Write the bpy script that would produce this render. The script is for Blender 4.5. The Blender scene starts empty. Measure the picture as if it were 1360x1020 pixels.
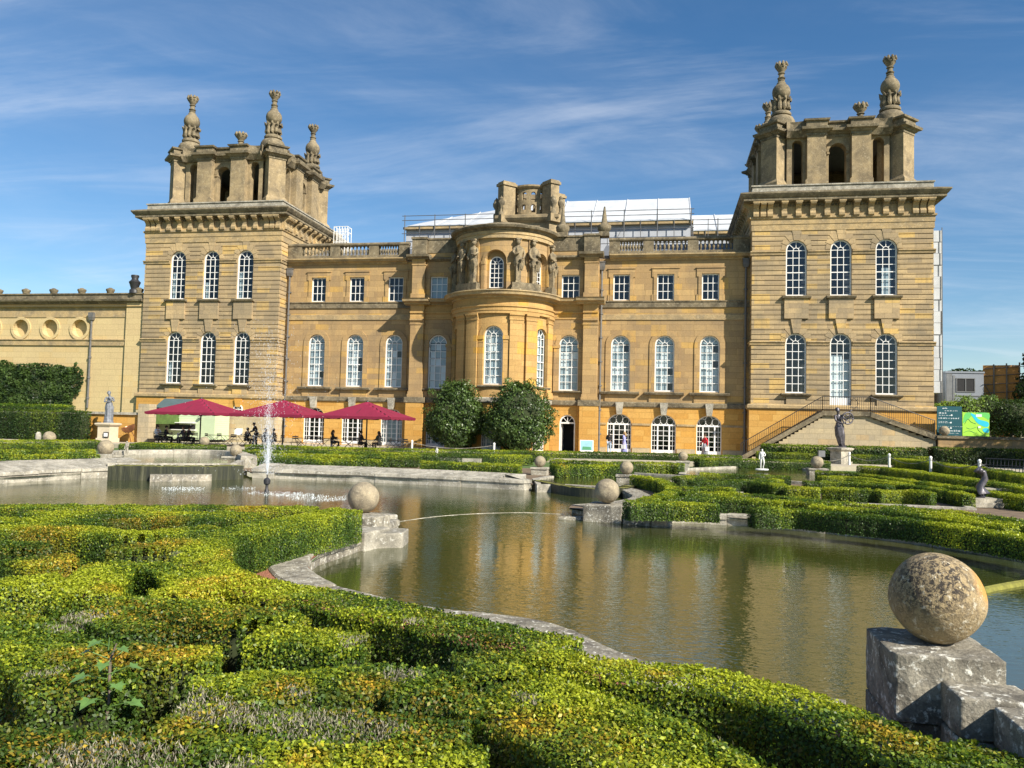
import bpy, bmesh, math, random
import numpy as np
from mathutils import Vector, Matrix
from mathutils.geometry import tessellate_polygon
random.seed(7); rng = np.random.default_rng(7)
scn = bpy.context.scene
COL = scn.collection
PI = math.pi
rad = math.radians

# ------------------------------------------------------------------ camera
CX, CY, CZ = 12.6205, -63.4373, 1.9418
FOC, YAW, PITCH, ROLL = 1063.418, -0.185559, 0.051947, 0.024492
_f = Vector((math.sin(YAW)*math.cos(PITCH), math.cos(YAW)*math.cos(PITCH), math.sin(PITCH)))
_r = Vector((math.cos(YAW), -math.sin(YAW), 0)); _u = _r.cross(_f)
_r2 = _r*math.cos(ROLL)+_u*math.sin(ROLL); _u2 = -_r*math.sin(ROLL)+_u*math.cos(ROLL)
camd = bpy.data.cameras.new('camera'); camo = bpy.data.objects.new('camera', camd); COL.objects.link(camo)
camo.matrix_world = Matrix(((_r2.x, _u2.x, -_f.x, CX), (_r2.y, _u2.y, -_f.y, CY), (_r2.z, _u2.z, -_f.z, CZ), (0, 0, 0, 1)))
camd.sensor_width = 36; camd.lens = FOC/1360*36; camd.clip_end = 5000; camd.clip_start = 0.05
scn.camera = camo

def at(px, py, z):
    """ground point seen at a pixel of the survey photo, on the horizontal plane z"""
    q = _f + _r2*((px-680)/FOC) - _u2*((py-510)/FOC)
    t = (z-CZ)/q.z
    return (CX+t*q.x, CY+t*q.y)
def at_y(px, py, Y):
    q = _f + _r2*((px-680)/FOC) - _u2*((py-510)/FOC)
    t = (Y-CY)/q.y
    return (CX+t*q.x, CZ+t*q.z)
def path(pts, z): return [at(a, b, z) for a, b in pts]

# ------------------------------------------------------------------ objects
def tag(o, label=None, cat=None, group=None, kind=None):
    if label: o['label'] = label
    if cat: o['category'] = cat
    if group: o['group'] = group
    if kind: o['kind'] = kind
    return o
def empty(name, loc=(0, 0, 0), rz=0.0):
    o = bpy.data.objects.new(name, None); COL.objects.link(o)
    o.location = loc; o.rotation_euler = (0, 0, rz); o.empty_display_size = .2
    return o
def thing(name, label, cat, loc=(0, 0, 0), rz=0.0, group=None):
    return tag(empty(name, loc, rz), label, cat, group)
def link(name, me, mats, parent=None):
    o = bpy.data.objects.new(name, me); COL.objects.link(o)
    if mats is not None:
        for m in (mats if isinstance(mats, (list, tuple)) else [mats]): me.materials.append(m)
    if parent: o.parent = parent
    return o
def copy_tree(o, parent=None):
    c = o.copy(); COL.objects.link(c)
    if parent: c.parent = parent
    for ch in [x for x in o.children]: copy_tree(ch, c)
    return c

class MB:
    SPLIT = False
    def __init__(s): s.v = []; s.f = []; s.m = []
    def pieces(s):
        """far-apart groups of faces, so that each can become an object of its own"""
        n = len(s.v); par = np.arange(n)
        key = {}
        rep = np.array([key.setdefault((round(v[0], 4), round(v[1], 4), round(v[2], 4)), i) for i, v in enumerate(s.v)])
        def find(a):
            while par[a] != a: par[a] = par[par[a]]; a = par[a]
            return a
        for i in range(n):
            a, b = find(i), find(rep[i])
            if a != b: par[a] = b
        for f in s.f:
            a = find(f[0])
            for i in f[1:]:
                b = find(i)
                if a != b: par[b] = a
        root = np.array([find(i) for i in range(n)]); u, isl = np.unique(root, return_inverse=True); k = len(u)
        if k < 2 or k > 900: return [s]
        P = np.array(s.v, float); lo = np.full((k, 3), np.inf); hi = np.full((k, 3), -np.inf)
        np.minimum.at(lo, isl, P); np.maximum.at(hi, isl, P); size = (hi-lo).max(1)
        gap = np.maximum(0, np.maximum(lo[:, None]-hi[None], lo[None]-hi[:, None])); dist = np.sqrt((gap**2).sum(2))
        near = dist <= np.maximum(.02, .5*np.maximum(size[:, None], size[None]))
        lab = -np.ones(k, int); c = 0
        for i in range(k):
            if lab[i] >= 0: continue
            st = [i]; lab[i] = c
            while st:
                j = st.pop()
                for q in np.nonzero(near[j] & (lab < 0))[0]: lab[q] = c; st.append(q)
            c += 1
        if c == 1: return [s]
        out = [MB() for _ in range(c)]; mp = [dict() for _ in range(c)]
        for f, m in zip(s.f, s.m):
            p = lab[isl[f[0]]]; o, d = out[p], mp[p]; g = []
            for i in f:
                if i not in d: d[i] = len(o.v); o.v.append(s.v[i])
                g.append(d[i])
            o.f.append(g); o.m.append(m)
        return [o for o in out if o.f]
    def add(s, vs, fs, mi=0):
        b = len(s.v); s.v.extend(vs)
        for f in fs: s.f.append([b+i for i in f]); s.m.append(mi)
    def quad(s, a, b, c, d, mi=0): s.add([a, b, c, d], [(0, 1, 2, 3)], mi)
    def box(s, x0, x1, y0, y1, z0, z1, mi=0):
        s.add([(x0,y0,z0),(x1,y0,z0),(x1,y1,z0),(x0,y1,z0),(x0,y0,z1),(x1,y0,z1),(x1,y1,z1),(x0,y1,z1)],
              [(0,3,2,1),(4,5,6,7),(0,1,5,4),(1,2,6,5),(2,3,7,6),(3,0,4,7)], mi)
    def rbox(s, cx, cy, w, d, z0, z1, ang=0, top=1.0, mi=0):
        ca, sa = math.cos(ang), math.sin(ang)
        def P(u, v, z, k=1): return (cx+ca*u*k-sa*v*k, cy+sa*u*k+ca*v*k, z)
        w /= 2; d /= 2
        s.add([P(-w,-d,z0),P(w,-d,z0),P(w,d,z0),P(-w,d,z0),P(-w,-d,z1,top),P(w,-d,z1,top),P(w,d,z1,top),P(-w,d,z1,top)],
              [(0,3,2,1),(4,5,6,7),(0,1,5,4),(1,2,6,5),(2,3,7,6),(3,0,4,7)], mi)
    def lathe(s, prof, c=(0, 0, 0), n=16, mi=0, sx=1, sy=1, fn=None, a0=0.0):
        b = len(s.v); k = len(prof)
        for (r, z) in prof:
            for i in range(n):
                a = 2*PI*i/n+a0
                rr = r*(fn(a, z) if fn else 1)
                s.v.append((c[0]+rr*math.cos(a)*sx, c[1]+rr*math.sin(a)*sy, c[2]+z))
        for j in range(k-1):
            for i in range(n):
                i2 = (i+1) % n
                s.f.append([b+j*n+i, b+j*n+i2, b+(j+1)*n+i2, b+(j+1)*n+i]); s.m.append(mi)
        s.f.append([b+i for i in range(n)][::-1]); s.m.append(mi)
        s.f.append([b+(k-1)*n+i for i in range(n)]); s.m.append(mi)
    def tube(s, pts, r, n=6, mi=0, closed=False):
        pts = [Vector(p) for p in pts]; b = len(s.v); k = len(pts)
        for j, p in enumerate(pts):
            t = (pts[min(j+1, k-1)]-pts[max(j-1, 0)]).normalized()
            ref = Vector((0, 0, 1)) if abs(t.z) < .95 else Vector((1, 0, 0))
            e1 = t.cross(ref).normalized(); e2 = t.cross(e1)
            rj = r[j] if isinstance(r, (list, tuple)) else r
            for i in range(n):
                a = 2*PI*i/n; q = p+e1*(rj*math.cos(a))+e2*(rj*math.sin(a)); s.v.append(tuple(q))
        for j in range(k-1):
            for i in range(n):
                i2 = (i+1) % n; s.f.append([b+j*n+i, b+j*n+i2, b+(j+1)*n+i2, b+(j+1)*n+i]); s.m.append(mi)
        s.f.append([b+i for i in range(n)][::-1]); s.m.append(mi)
        s.f.append([b+(k-1)*n+i for i in range(n)]); s.m.append(mi)
    def ball(s, c, r, n=16, m=10, mi=0, sx=1, sy=1, sz=1, fn=None):
        prof = []
        b = len(s.v)
        for j in range(m+1):
            ph = PI*j/m
            for i in range(n):
                a = 2*PI*i/n
                d = (math.sin(ph)*math.cos(a), math.sin(ph)*math.sin(a), -math.cos(ph))
                k = r*(fn(d) if fn else 1)
                s.v.append((c[0]+d[0]*k*sx, c[1]+d[1]*k*sy, c[2]+d[2]*k*sz))
        for j in range(m):
            for i in range(n):
                i2 = (i+1) % n
                s.f.append([b+j*n+i, b+j*n+i2, b+(j+1)*n+i2, b+(j+1)*n+i]); s.m.append(mi)
    def prism(s, poly, z0, z1, mi=0, holes=()):
        """xy polygon (ccw) with holes, z0..z1"""
        loops = [list(poly)]+[list(h) for h in holes]
        flat = [p for l in loops for p in l]
        tris = tessellate_polygon([[Vector((p[0], p[1], 0)) for p in l] for l in loops])
        b = len(s.v)
        s.v.extend([(p[0], p[1], z1) for p in flat])
        for t in tris:
            a, bb, c = [flat[i] for i in t]
            up = (bb[0]-a[0])*(c[1]-a[1])-(bb[1]-a[1])*(c[0]-a[0]) > 0
            s.f.append([b+i for i in (t if up else t[::-1])]); s.m.append(mi)
        if z0 is not None:
            b2 = len(s.v)
            s.v.extend([(p[0], p[1], z0) for p in flat])
            for t in tris:
                a, bb, c = [flat[i] for i in t]
                up = (bb[0]-a[0])*(c[1]-a[1])-(bb[1]-a[1])*(c[0]-a[0]) > 0
                s.f.append([b2+i for i in (t[::-1] if up else t)]); s.m.append(mi)
            o = 0
            for l in loops:
                n = len(l)
                for i in range(n):
                    j = (i+1) % n
                    s.f.append([b+o+i, b+o+j, b2+o+j, b2+o+i][::-1]); s.m.append(mi)
                o += n
    def ring(s, x0, x1, y0, y1, prof, mi=0, cap=True):
        """moulding: profile (offset outward, z) swept round a rectangle with mitred corners"""
        b = len(s.v)
        for (o, z) in prof:
            s.v += [(x0-o,y0-o,z),(x1+o,y0-o,z),(x1+o,y1+o,z),(x0-o,y1+o,z)]
        for j in range(len(prof)-1):
            for i in range(4):
                i2 = (i+1) % 4
                s.f.append([b+j*4+i, b+j*4+i2, b+(j+1)*4+i2, b+(j+1)*4+i]); s.m.append(mi)
        if cap:
            k = len(prof)-1
            s.f.append([b+k*4+i for i in range(4)]); s.m.append(mi)
            s.f.append([b+i for i in range(4)][::-1]); s.m.append(mi)
    # ---- things laid out on a wall: mp(u, d, z), d = how far it stands out
    def wbox(s, mp, u0, u1, d0, d1, z0, z1, mi=0, n=1, taper=0.0):
        us = [u0+(u1-u0)*i/n for i in range(n+1)]
        uc = (u0+u1)/2
        vs = []
        for u in us:
            ub = uc+(u-uc)*(1-taper)
            vs += [mp(ub,d0,z0), mp(ub,d1,z0), mp(u,d1,z1), mp(u,d0,z1)]
        fs = []
        for i in range(n):
            a = 4*i; c = a+4
            for k in range(4):
                k2 = (k+1) % 4
                fs.append((a+k, a+k2, c+k2, c+k))
        fs += [(3, 2, 1, 0), (4*n, 4*n+1, 4*n+2, 4*n+3)]
        s.add(vs, fs, mi)
    def wsweep(s, mp, u0, u1, prof, mi=0, n=1):
        """profile (d,z) closed polygon swept from u0 to u1"""
        k = len(prof); vs = []; fs = []
        for i in range(n+1):
            u = u0+(u1-u0)*i/n
            vs += [mp(u, d, z) for d, z in prof]
        for i in range(n):
            for j in range(k):
                j2 = (j+1) % k
                fs.append((i*k+j, i*k+j2, (i+1)*k+j2, (i+1)*k+j))
        fs += [tuple(range(k))[::-1], tuple(n*k+j for j in range(k))]
        s.add(vs, fs, mi)
    def wpoly(s, mp, poly, d0, d1, mi=0):
        """convex polygon in (u,z), extruded d0..d1"""
        k = len(poly)
        vs = [mp(u, d1, z) for u, z in poly]+[mp(u, d0, z) for u, z in poly]
        fs = [tuple(range(k))]+[tuple(range(k, 2*k))[::-1]]+[(j, k+j, k+(j+1) % k, (j+1) % k) for j in range(k)]
        s.add(vs, fs, mi)
    def wband(s, mp, outer, inner, d0, d1, mi=0, closed=True):
        """frame between two matching outlines in (u,z)"""
        k = len(outer)
        vs = [mp(u,d1,z) for u,z in outer]+[mp(u,d1,z) for u,z in inner]+[mp(u,d0,z) for u,z in outer]+[mp(u,d0,z) for u,z in inner]
        fs = []
        for j in range(k if closed else k-1):
            j2 = (j+1) % k
            fs += [(j,j2,k+j2,k+j), (2*k+j2,2*k+j,3*k+j,3*k+j2), (j2,j,2*k+j,2*k+j2), (k+j,k+j2,3*k+j2,3*k+j)]
        if not closed:
            for j in (0, k-1): fs.append((j, k+j, 3*k+j, 2*k+j))
        s.add(vs, fs, mi)
    def build(s, name, mats, parent=None, smooth=False, recalc=True):
        if MB.SPLIT and parent is not None and name not in ('pane', 'blind', 'curtain', 'sill', 'balustrade', 'lettering'):
            ps = s.pieces()
            if len(ps) > 1: return [p.build1(name, mats, parent, smooth, recalc) for p in ps][0]
        return s.build1(name, mats, parent, smooth, recalc)
    def build1(s, name, mats, parent=None, smooth=False, recalc=True):
        me = bpy.data.meshes.new(name)
        me.from_pydata(s.v, [], s.f)
        if len(set(s.m)) > 1: me.polygons.foreach_set('material_index', s.m)
        if recalc:
            bm = bmesh.new(); bm.from_mesh(me); bmesh.ops.recalc_face_normals(bm, faces=bm.faces); bm.to_mesh(me); bm.free()
        if smooth:
            me.polygons.foreach_set('use_smooth', [True]*len(me.polygons))
            if smooth != 'all':
                try: me.set_sharp_from_angle(angle=rad(smooth if smooth is not True else 40))
                except Exception: pass
        return link(name, me, mats, parent)

def smooth_path(pts, n=6, closed=False):
    P = [np.array(p, float) for p in pts]; out = []
    m = len(P)
    rngi = range(m) if closed else range(m-1)
    for i in rngi:
        p0 = P[(i-1) % m] if closed or i > 0 else 2*P[0]-P[1]
        p1 = P[i]; p2 = P[(i+1) % m]
        p3 = P[(i+2) % m] if closed or i+2 < m else 2*P[-1]-P[-2]
        for k in range(n):
            t = k/n
            out.append(.5*((2*p1)+(-p0+p2)*t+(2*p0-5*p1+4*p2-p3)*t*t+(-p0+3*p1-3*p2+p3)*t**3))
    if not closed: out.append(P[-1])
    return [tuple(p) for p in out]

# organic figures: skin modifier over a skeleton
def skin_mesh(verts, edges, radii, root=0, sub=2):
    me = bpy.data.meshes.new('skeleton'); me.from_pydata(verts, edges, [])
    ob = bpy.data.objects.new('skeleton', me); COL.objects.link(ob)
    md = ob.modifiers.new('skin', 'SKIN'); md.use_smooth_shade = True
    if not me.skin_vertices: 
        bm = bmesh.new(); bm.from_mesh(me); bm.verts.layers.skin.verify(); bm.to_mesh(me); bm.free()
    sv = me.skin_vertices[0].data
    for i, r in enumerate(radii):
        sv[i].radius = r if isinstance(r, tuple) else (r, r)
        sv[i].use_root = (i == root)
    sm = ob.modifiers.new('sub', 'SUBSURF'); sm.levels = sub; sm.render_levels = sub
    dg = bpy.context.evaluated_depsgraph_get(); dg.update()
    out = bpy.data.meshes.new_from_object(ob.evaluated_get(dg))
    out.polygons.foreach_set('use_smooth', [True]*len(out.polygons))
    bpy.data.objects.remove(ob); bpy.data.meshes.remove(me)
    out.materials.clear()
    return out

# ------------------------------------------------------------------ materials
class NT:
    def __init__(s, name):
        s.m = bpy.data.materials.new(name); s.m.use_nodes = True
        s.t = s.m.node_tree; s.n = s.t.nodes; s.l = s.t.links
        s.b = s.n['Principled BSDF']; s.out = s.n['Material Output']
        s.x = 0
    def node(s, typ, **kw):
        nd = s.n.new(typ)
        for k, v in kw.items(): setattr(nd, k, v)
        return nd
    def link(s, a, b): s.l.new(a, b)
    def coords(s, kind='Object'):
        return s.node('ShaderNodeTexCoord').outputs[kind]
    def noise(s, vec, scale, detail=4, rough=.55, dist=0):
        nd = s.node('ShaderNodeTexNoise'); nd.inputs['Scale'].default_value = scale
        nd.inputs['Detail'].default_value = detail; nd.inputs['Roughness'].default_value = rough
        nd.inputs['Distortion'].default_value = dist
        s.link(vec, nd.inputs['Vector']); return nd.outputs['Fac']
    def ramp(s, fac, stops):
        nd = s.node('ShaderNodeValToRGB'); e = nd.color_ramp.elements
        while len(e) < len(stops): e.new(.5)
        for el, (p, c) in zip(e, stops):
            el.position = p; el.color = (c if len(c) == 4 else (*c, 1)) if isinstance(c, tuple) else (c, c, c, 1)
        s.link(fac, nd.inputs['Fac']); return nd.outputs['Color']
    def mix(s, fac, a, b, mode='MIX'):
        nd = s.node('ShaderNodeMix', data_type='RGBA', blend_type=mode)
        for sock, v in ((nd.inputs[0], fac), (nd.inputs[6], a), (nd.inputs[7], b)):
            if isinstance(v, (int, float)): sock.default_value = v
            elif isinstance(v, tuple): sock.default_value = (*v, 1) if len(v) == 3 else v
            else: s.link(v, sock)
        return nd.outputs[2]
    def math(s, op, a, b=None):
        nd = s.node('ShaderNodeMath', operation=op)
        for i, v in enumerate((a, b)):
            if v is None: continue
            if isinstance(v, (int, float)): nd.inputs[i].default_value = v
            else: s.link(v, nd.inputs[i])
        return nd.outputs[0]
    def bump(s, h, strength=.4, dist=.02, normal=None):
        nd = s.node('ShaderNodeBump'); nd.inputs['Strength'].default_value = strength; nd.inputs['Distance'].default_value = dist
        s.link(h, nd.inputs['Height'])
        if normal is not None: s.link(normal, nd.inputs['Normal'])
        return nd.outputs['Normal']
    def set(s, col=None, rough=None, normal=None, **kw):
        if col is not None:
            if isinstance(col, tuple): s.b.inputs['Base Color'].default_value = (*col, 1)
            else: s.link(col, s.b.inputs['Base Color'])
        if rough is not None:
            if isinstance(rough, (int, float)): s.b.inputs['Roughness'].default_value = rough
            else: s.link(rough, s.b.inputs['Roughness'])
        if normal is not None: s.link(normal, s.b.inputs['Normal'])
        for k, v in kw.items(): s.b.inputs[k.replace('_', ' ')].default_value = v
        return s.m

def plain(name, col, rough=.6, var=.15, scale=6.0, bump=0.0, **kw):
    t = NT(name); c = t.coords()
    n = t.noise(c, scale, 5)
    lo = tuple(x*(1-var) for x in col); hi = tuple(min(1, x*(1+var)) for x in col)
    nm = t.bump(t.noise(c, scale*6, 4), bump, .01) if bump else None
    return t.set(t.ramp(n, [(.3, lo), (.7, hi)]), rough, nm, **kw)

def ashlar(name, c1, c2, rowh, bw, stain=(.17,.135,.09), stain_amt=.35, warm=(.5,.3,.09), warm_amt=.3, seed=0.0, joint=.012, jcol=.7):
    t = NT(name); c = t.coords()
    sp = t.node('ShaderNodeSeparateXYZ'); t.link(c, sp.inputs[0])
    u = t.math('ADD', sp.outputs[0], sp.outputs[1])
    cb = t.node('ShaderNodeCombineXYZ'); t.link(u, cb.inputs[0]); t.link(sp.outputs[2], cb.inputs[1])
    br = t.node('ShaderNodeTexBrick'); br.offset = .43; br.offset_frequency = 2; br.squash = .72; br.squash_frequency = 3
    for k, v in (('Scale', 1.0), ('Mortar Size', joint), ('Mortar Smooth', .3), ('Bias', 0.0), ('Brick Width', bw), ('Row Height', rowh)): br.inputs[k].default_value = v
    br.inputs['Color1'].default_value = (0, 0, 0, 1); br.inputs['Color2'].default_value = (1, 1, 1, 1); br.inputs['Mortar'].default_value = (.5, .5, .5, 1)
    t.link(cb.outputs[0], br.inputs['Vector'])
    col = t.mix(br.outputs['Color'], c1, c2)
    wn = t.node('ShaderNodeTexWhiteNoise', noise_dimensions='3D')   # a few blocks replaced with fresh warm stone
    sn = t.node('ShaderNodeVectorMath', operation='SNAP'); t.link(cb.outputs[0], sn.inputs[0]); sn.inputs[1].default_value = (bw*.9, rowh, 1)
    t.link(sn.outputs[0], wn.inputs['Vector'])
    col = t.mix(t.math('MULTIPLY', t.math('GREATER_THAN', wn.outputs['Value'], .86), warm_amt), col, warm)
    big = t.ramp(t.noise(c, .35, 6, .6, .5), [(.40, 0.0), (.66, 1.0)])
    col = t.mix(t.math('MULTIPLY', big, stain_amt), col, stain)
    mp = t.node('ShaderNodeMapping'); mp.inputs['Scale'].default_value = (2.2, 2.2, .25); t.link(c, mp.inputs[0])
    strk = t.ramp(t.noise(mp.outputs[0], 1.0, 5, .6), [(.52, 0.0), (.75, 1.0)])
    col = t.mix(t.math('MULTIPLY', strk, stain_amt*.7), col, stain)
    fine = t.noise(c, 9, 6, .7)
    col = t.mix(.5, col, t.ramp(fine, [(.25, .35), (.75, .75)]), 'OVERLAY')
    jn = t.math('SUBTRACT', 1.0, br.outputs['Fac'])
    col = t.mix(br.outputs['Fac'], col, t.mix(1.0, col, (jcol, jcol, jcol*.95), 'MULTIPLY'))
    h = t.math('ADD', t.math('MULTIPLY', jn, 1.0), t.math('MULTIPLY', fine, .35))
    return t.set(col, .9, t.bump(h, .5, .015), Specular_IOR_Level=.2)

def near_point(t, c, p, r0, r1):
    v = t.node('ShaderNodeVectorMath', operation='DISTANCE'); t.link(c, v.inputs[0]); v.inputs[1].default_value = p
    s = t.math('ADD', v.outputs['Value'], t.math('MULTIPLY', t.math('SUBTRACT', t.noise(c, 7, 5, .7), .5), .22))
    return t.ramp(s, [(r0, 1.0), (r1, 0.0)])
def weathered(name, base, dark, pale, amt=.6, scale=1.0, orange=None, sharp=False):
    """old grey limestone with lichen"""
    t = NT(name); c = t.coords()
    n1 = t.noise(c, 1.3*scale, 8, .65, .6); n2 = t.noise(c, 7*scale, 6, .7, .3); n3 = t.noise(c, 3.1*scale, 7, .7, 1.2)
    col = t.mix(t.ramp(n1, [(.46, 0.0), (.66, .3)] if sharp else [(.38, 0.0), (.62, 1.0)]), base, dark)
    col = t.mix(t.math('MULTIPLY', t.ramp(n2, [(.55, 0.0), (.64, 1.0)]), amt), col, pale)
    col = t.mix(t.math('MULTIPLY', t.ramp(n3, [(.58, 0.0), (.62, .6)] if sharp else [(.56, 0.0), (.62, 1.0)]), amt*.7), col, dark)
    if sharp: col = t.mix(t.math('MULTIPLY', t.ramp(t.noise(c, 8*scale, 7, .78, .6), [(.475, 0.0), (.53, 1.0)]), near_point(t, c, (-.10, -.20, .46), .16, .36)), col, dark)
    if orange:
        col = t.mix(t.math('MULTIPLY', near_point(t, c, (.26, -.10, .40), .05, .16), .85), col, orange)
    fine = t.noise(c, 26*scale, 5, .7)
    col = t.mix(.6, col, t.ramp(fine, [(.3, .3), (.72, .75)]), 'OVERLAY')
    vor = t.node('ShaderNodeTexVoronoi'); vor.inputs['Scale'].default_value = 16*scale; t.link(c, vor.inputs['Vector'])
    h = t.math('ADD', t.math('MULTIPLY', n2, .8), t.math('ADD', t.math('MULTIPLY', fine, .5), t.math('MULTIPLY', vor.outputs['Distance'], .3)))
    return t.set(col, .92, t.bump(h, .7, .02), Specular_IOR_Level=.2)

M = {}
M['tower'] = ashlar('golden_rusticated_stone', (.315,.235,.14), (.48,.35,.185), .372, 1.25, warm=(.60,.395,.13), warm_amt=.8, stain=(.20,.168,.118), stain_amt=.62)
M['ashlar'] = ashlar('golden_ashlar', (.32,.21,.10), (.46,.305,.135), .46, 1.3, warm=(.54,.325,.085), warm_amt=.65, stain=(.215,.16,.1), stain_amt=.6)
M['orange'] = ashlar('orange_ashlar', (.47,.245,.055), (.56,.325,.09), .46, 1.3, stain_amt=.12, warm=(.56,.27,.04))
M['bow'] = ashlar('warm_bow_ashlar', (.40,.245,.09), (.50,.315,.12), .46, 1.3, warm=(.60,.33,.05), warm_amt=.65, stain=(.27,.175,.085), stain_amt=.4)
M['cream'] = ashlar('cream_wing_stone', (.51,.385,.20), (.55,.42,.215), .5, 1.5, stain_amt=.2, warm=(.56,.38,.15), stain=(.34,.27,.16))
M['pale'] = ashlar('pale_masonry', (.40,.33,.215), (.51,.41,.245), .38, .95, stain_amt=.55, warm=(.52,.34,.14), warm_amt=.5, stain=(.26,.22,.165))
M['trim'] = weathered('golden_trim_stone', (.44,.315,.155), (.26,.20,.12), (.52,.42,.26), .5, .7)
M['grey'] = weathered('weathered_grey_stone', (.235,.19,.12), (.095,.08,.055), (.40,.35,.25), .55, .8)
M['belfry'] = weathered('belfry_stone', (.335,.255,.145), (.18,.142,.09), (.43,.35,.23), .55, .7)
M['carved'] = weathered('carved_stone', (.30,.235,.14), (.12,.10,.07), (.42,.36,.25), .6, 1.6)
M['garden'] = weathered('garden_limestone', (.36,.32,.25), (.13,.12,.10), (.60,.58,.52), .75, 1.6)
M['coping'] = weathered('coping_limestone', (.42,.385,.31), (.20,.185,.15), (.62,.60,.54), .6, 1.3)
M['dcoping'] = weathered('lichen_coping', (.33,.30,.235), (.12,.108,.088), (.68,.66,.58), .9, 2.2)
M['ball'] = weathered('lichen_ball', (.36,.275,.155), (.055,.047,.04), (.58,.52,.40), .9, 3.4, orange=(.52,.26,.06), sharp=True)
M['fball'] = weathered('stone_ball_far', (.36,.30,.20), (.19,.16,.115), (.46,.40,.29), .5, 3.0)
M['white'] = plain('white_window_paint', (.78,.77,.74), .45, .06, 3)
M['blind'] = plain('pale_window_blind', (.40,.47,.50), .8, .1, 2)
M['curtain'] = plain('white_and_sunlit_blind', (.82,.85,.85), .8, .06, 2)  # white curtains, and blind panes with sunlight put into their colour
M['inside'] = plain('dark_room', (.02,.02,.022), .9)  # near-black colour stands in for the shade of unlit interiors
M['lead'] = plain('lead_sheet', (.14,.145,.15), .55, .2, 4)
M['pipe'] = plain('lead_pipe', (.13,.125,.12), .5, .2, 4)
M['iron'] = plain('black_iron', (.025,.025,.028), .5, .2)
def glass():
    t = NT('window_glass'); t.n.remove(t.b)
    tr = t.node('ShaderNodeBsdfTransparent'); tr.inputs[0].default_value = (.80,.85,.87,1)
    gl = t.node('ShaderNodeBsdfGlossy'); gl.inputs['Roughness'].default_value = .015; gl.inputs[0].default_value = (.9,.95,1,1)
    w = t.noise(t.coords(), 1.2, 2); gl_n = t.bump(w, .25, .04); t.link(gl_n, gl.inputs['Normal'])
    fr = t.node('ShaderNodeLayerWeight'); fr.inputs['Blend'].default_value = .5   # same from both sides, so sunlight passes through
    mx = t.node('ShaderNodeMixShader'); t.link(t.math('ADD', t.math('MULTIPLY', t.math('POWER', fr.outputs['Facing'], 4.0), .7), .055), mx.inputs[0]); t.link(tr.outputs[0], mx.inputs[1]); t.link(gl.outputs[0], mx.inputs[2])
    t.link(mx.outputs[0], t.out.inputs[0]); return t.m
M['glass'] = glass()
# ====================================================================== PALACE
MB.SPLIT = True
palace = thing('palace', 'golden stone baroque palace with two belfry towers and a round central bow', 'palace', (0, 0, 0))

def flat(x0, y0, dx, dy, nx, ny):
    return lambda u, d, z: (x0+dx*u+nx*d, y0+dy*u+ny*d, z)
def round_map(cx, cy, R):
    return lambda u, d, z: (cx+(R+d)*math.sin(u/R), cy-(R+d)*math.cos(u/R), z)

class Op:
    """opening in a wall: centre u, half width w, bottom z0, spring zs, crown z1 (zs==z1: square head)"""
    def __init__(s, u, w, z0, zs, z1): s.u, s.w, s.z0, s.zs, s.z1 = u, w, z0, zs, z1
    def hw(s, z):
        if z < s.z0-1e-6 or z > s.z1+1e-6: return None
        if z <= s.zs: return s.w
        k = (z-s.zs)/(s.z1-s.zs)
        return s.w*math.sqrt(max(0, 1-k*k))
    def outline(s, g=0.0, n=14, gb=None):
        """ccw outline grown by g; bottom grown by gb"""
        w = s.w+g; gb = g if gb is None else gb
        pts = [(s.u-w, s.z0-gb), (s.u+w, s.z0-gb)]
        if s.zs >= s.z1-1e-6: pts += [(s.u+w, s.z1+g), (s.u-w, s.z1+g)]
        else:
            h = s.z1-s.zs+g
            for i in range(n+1):
                a = PI*i/n; pts.append((s.u+w*math.cos(a), s.zs+h*math.sin(a)))
        return pts

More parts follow.
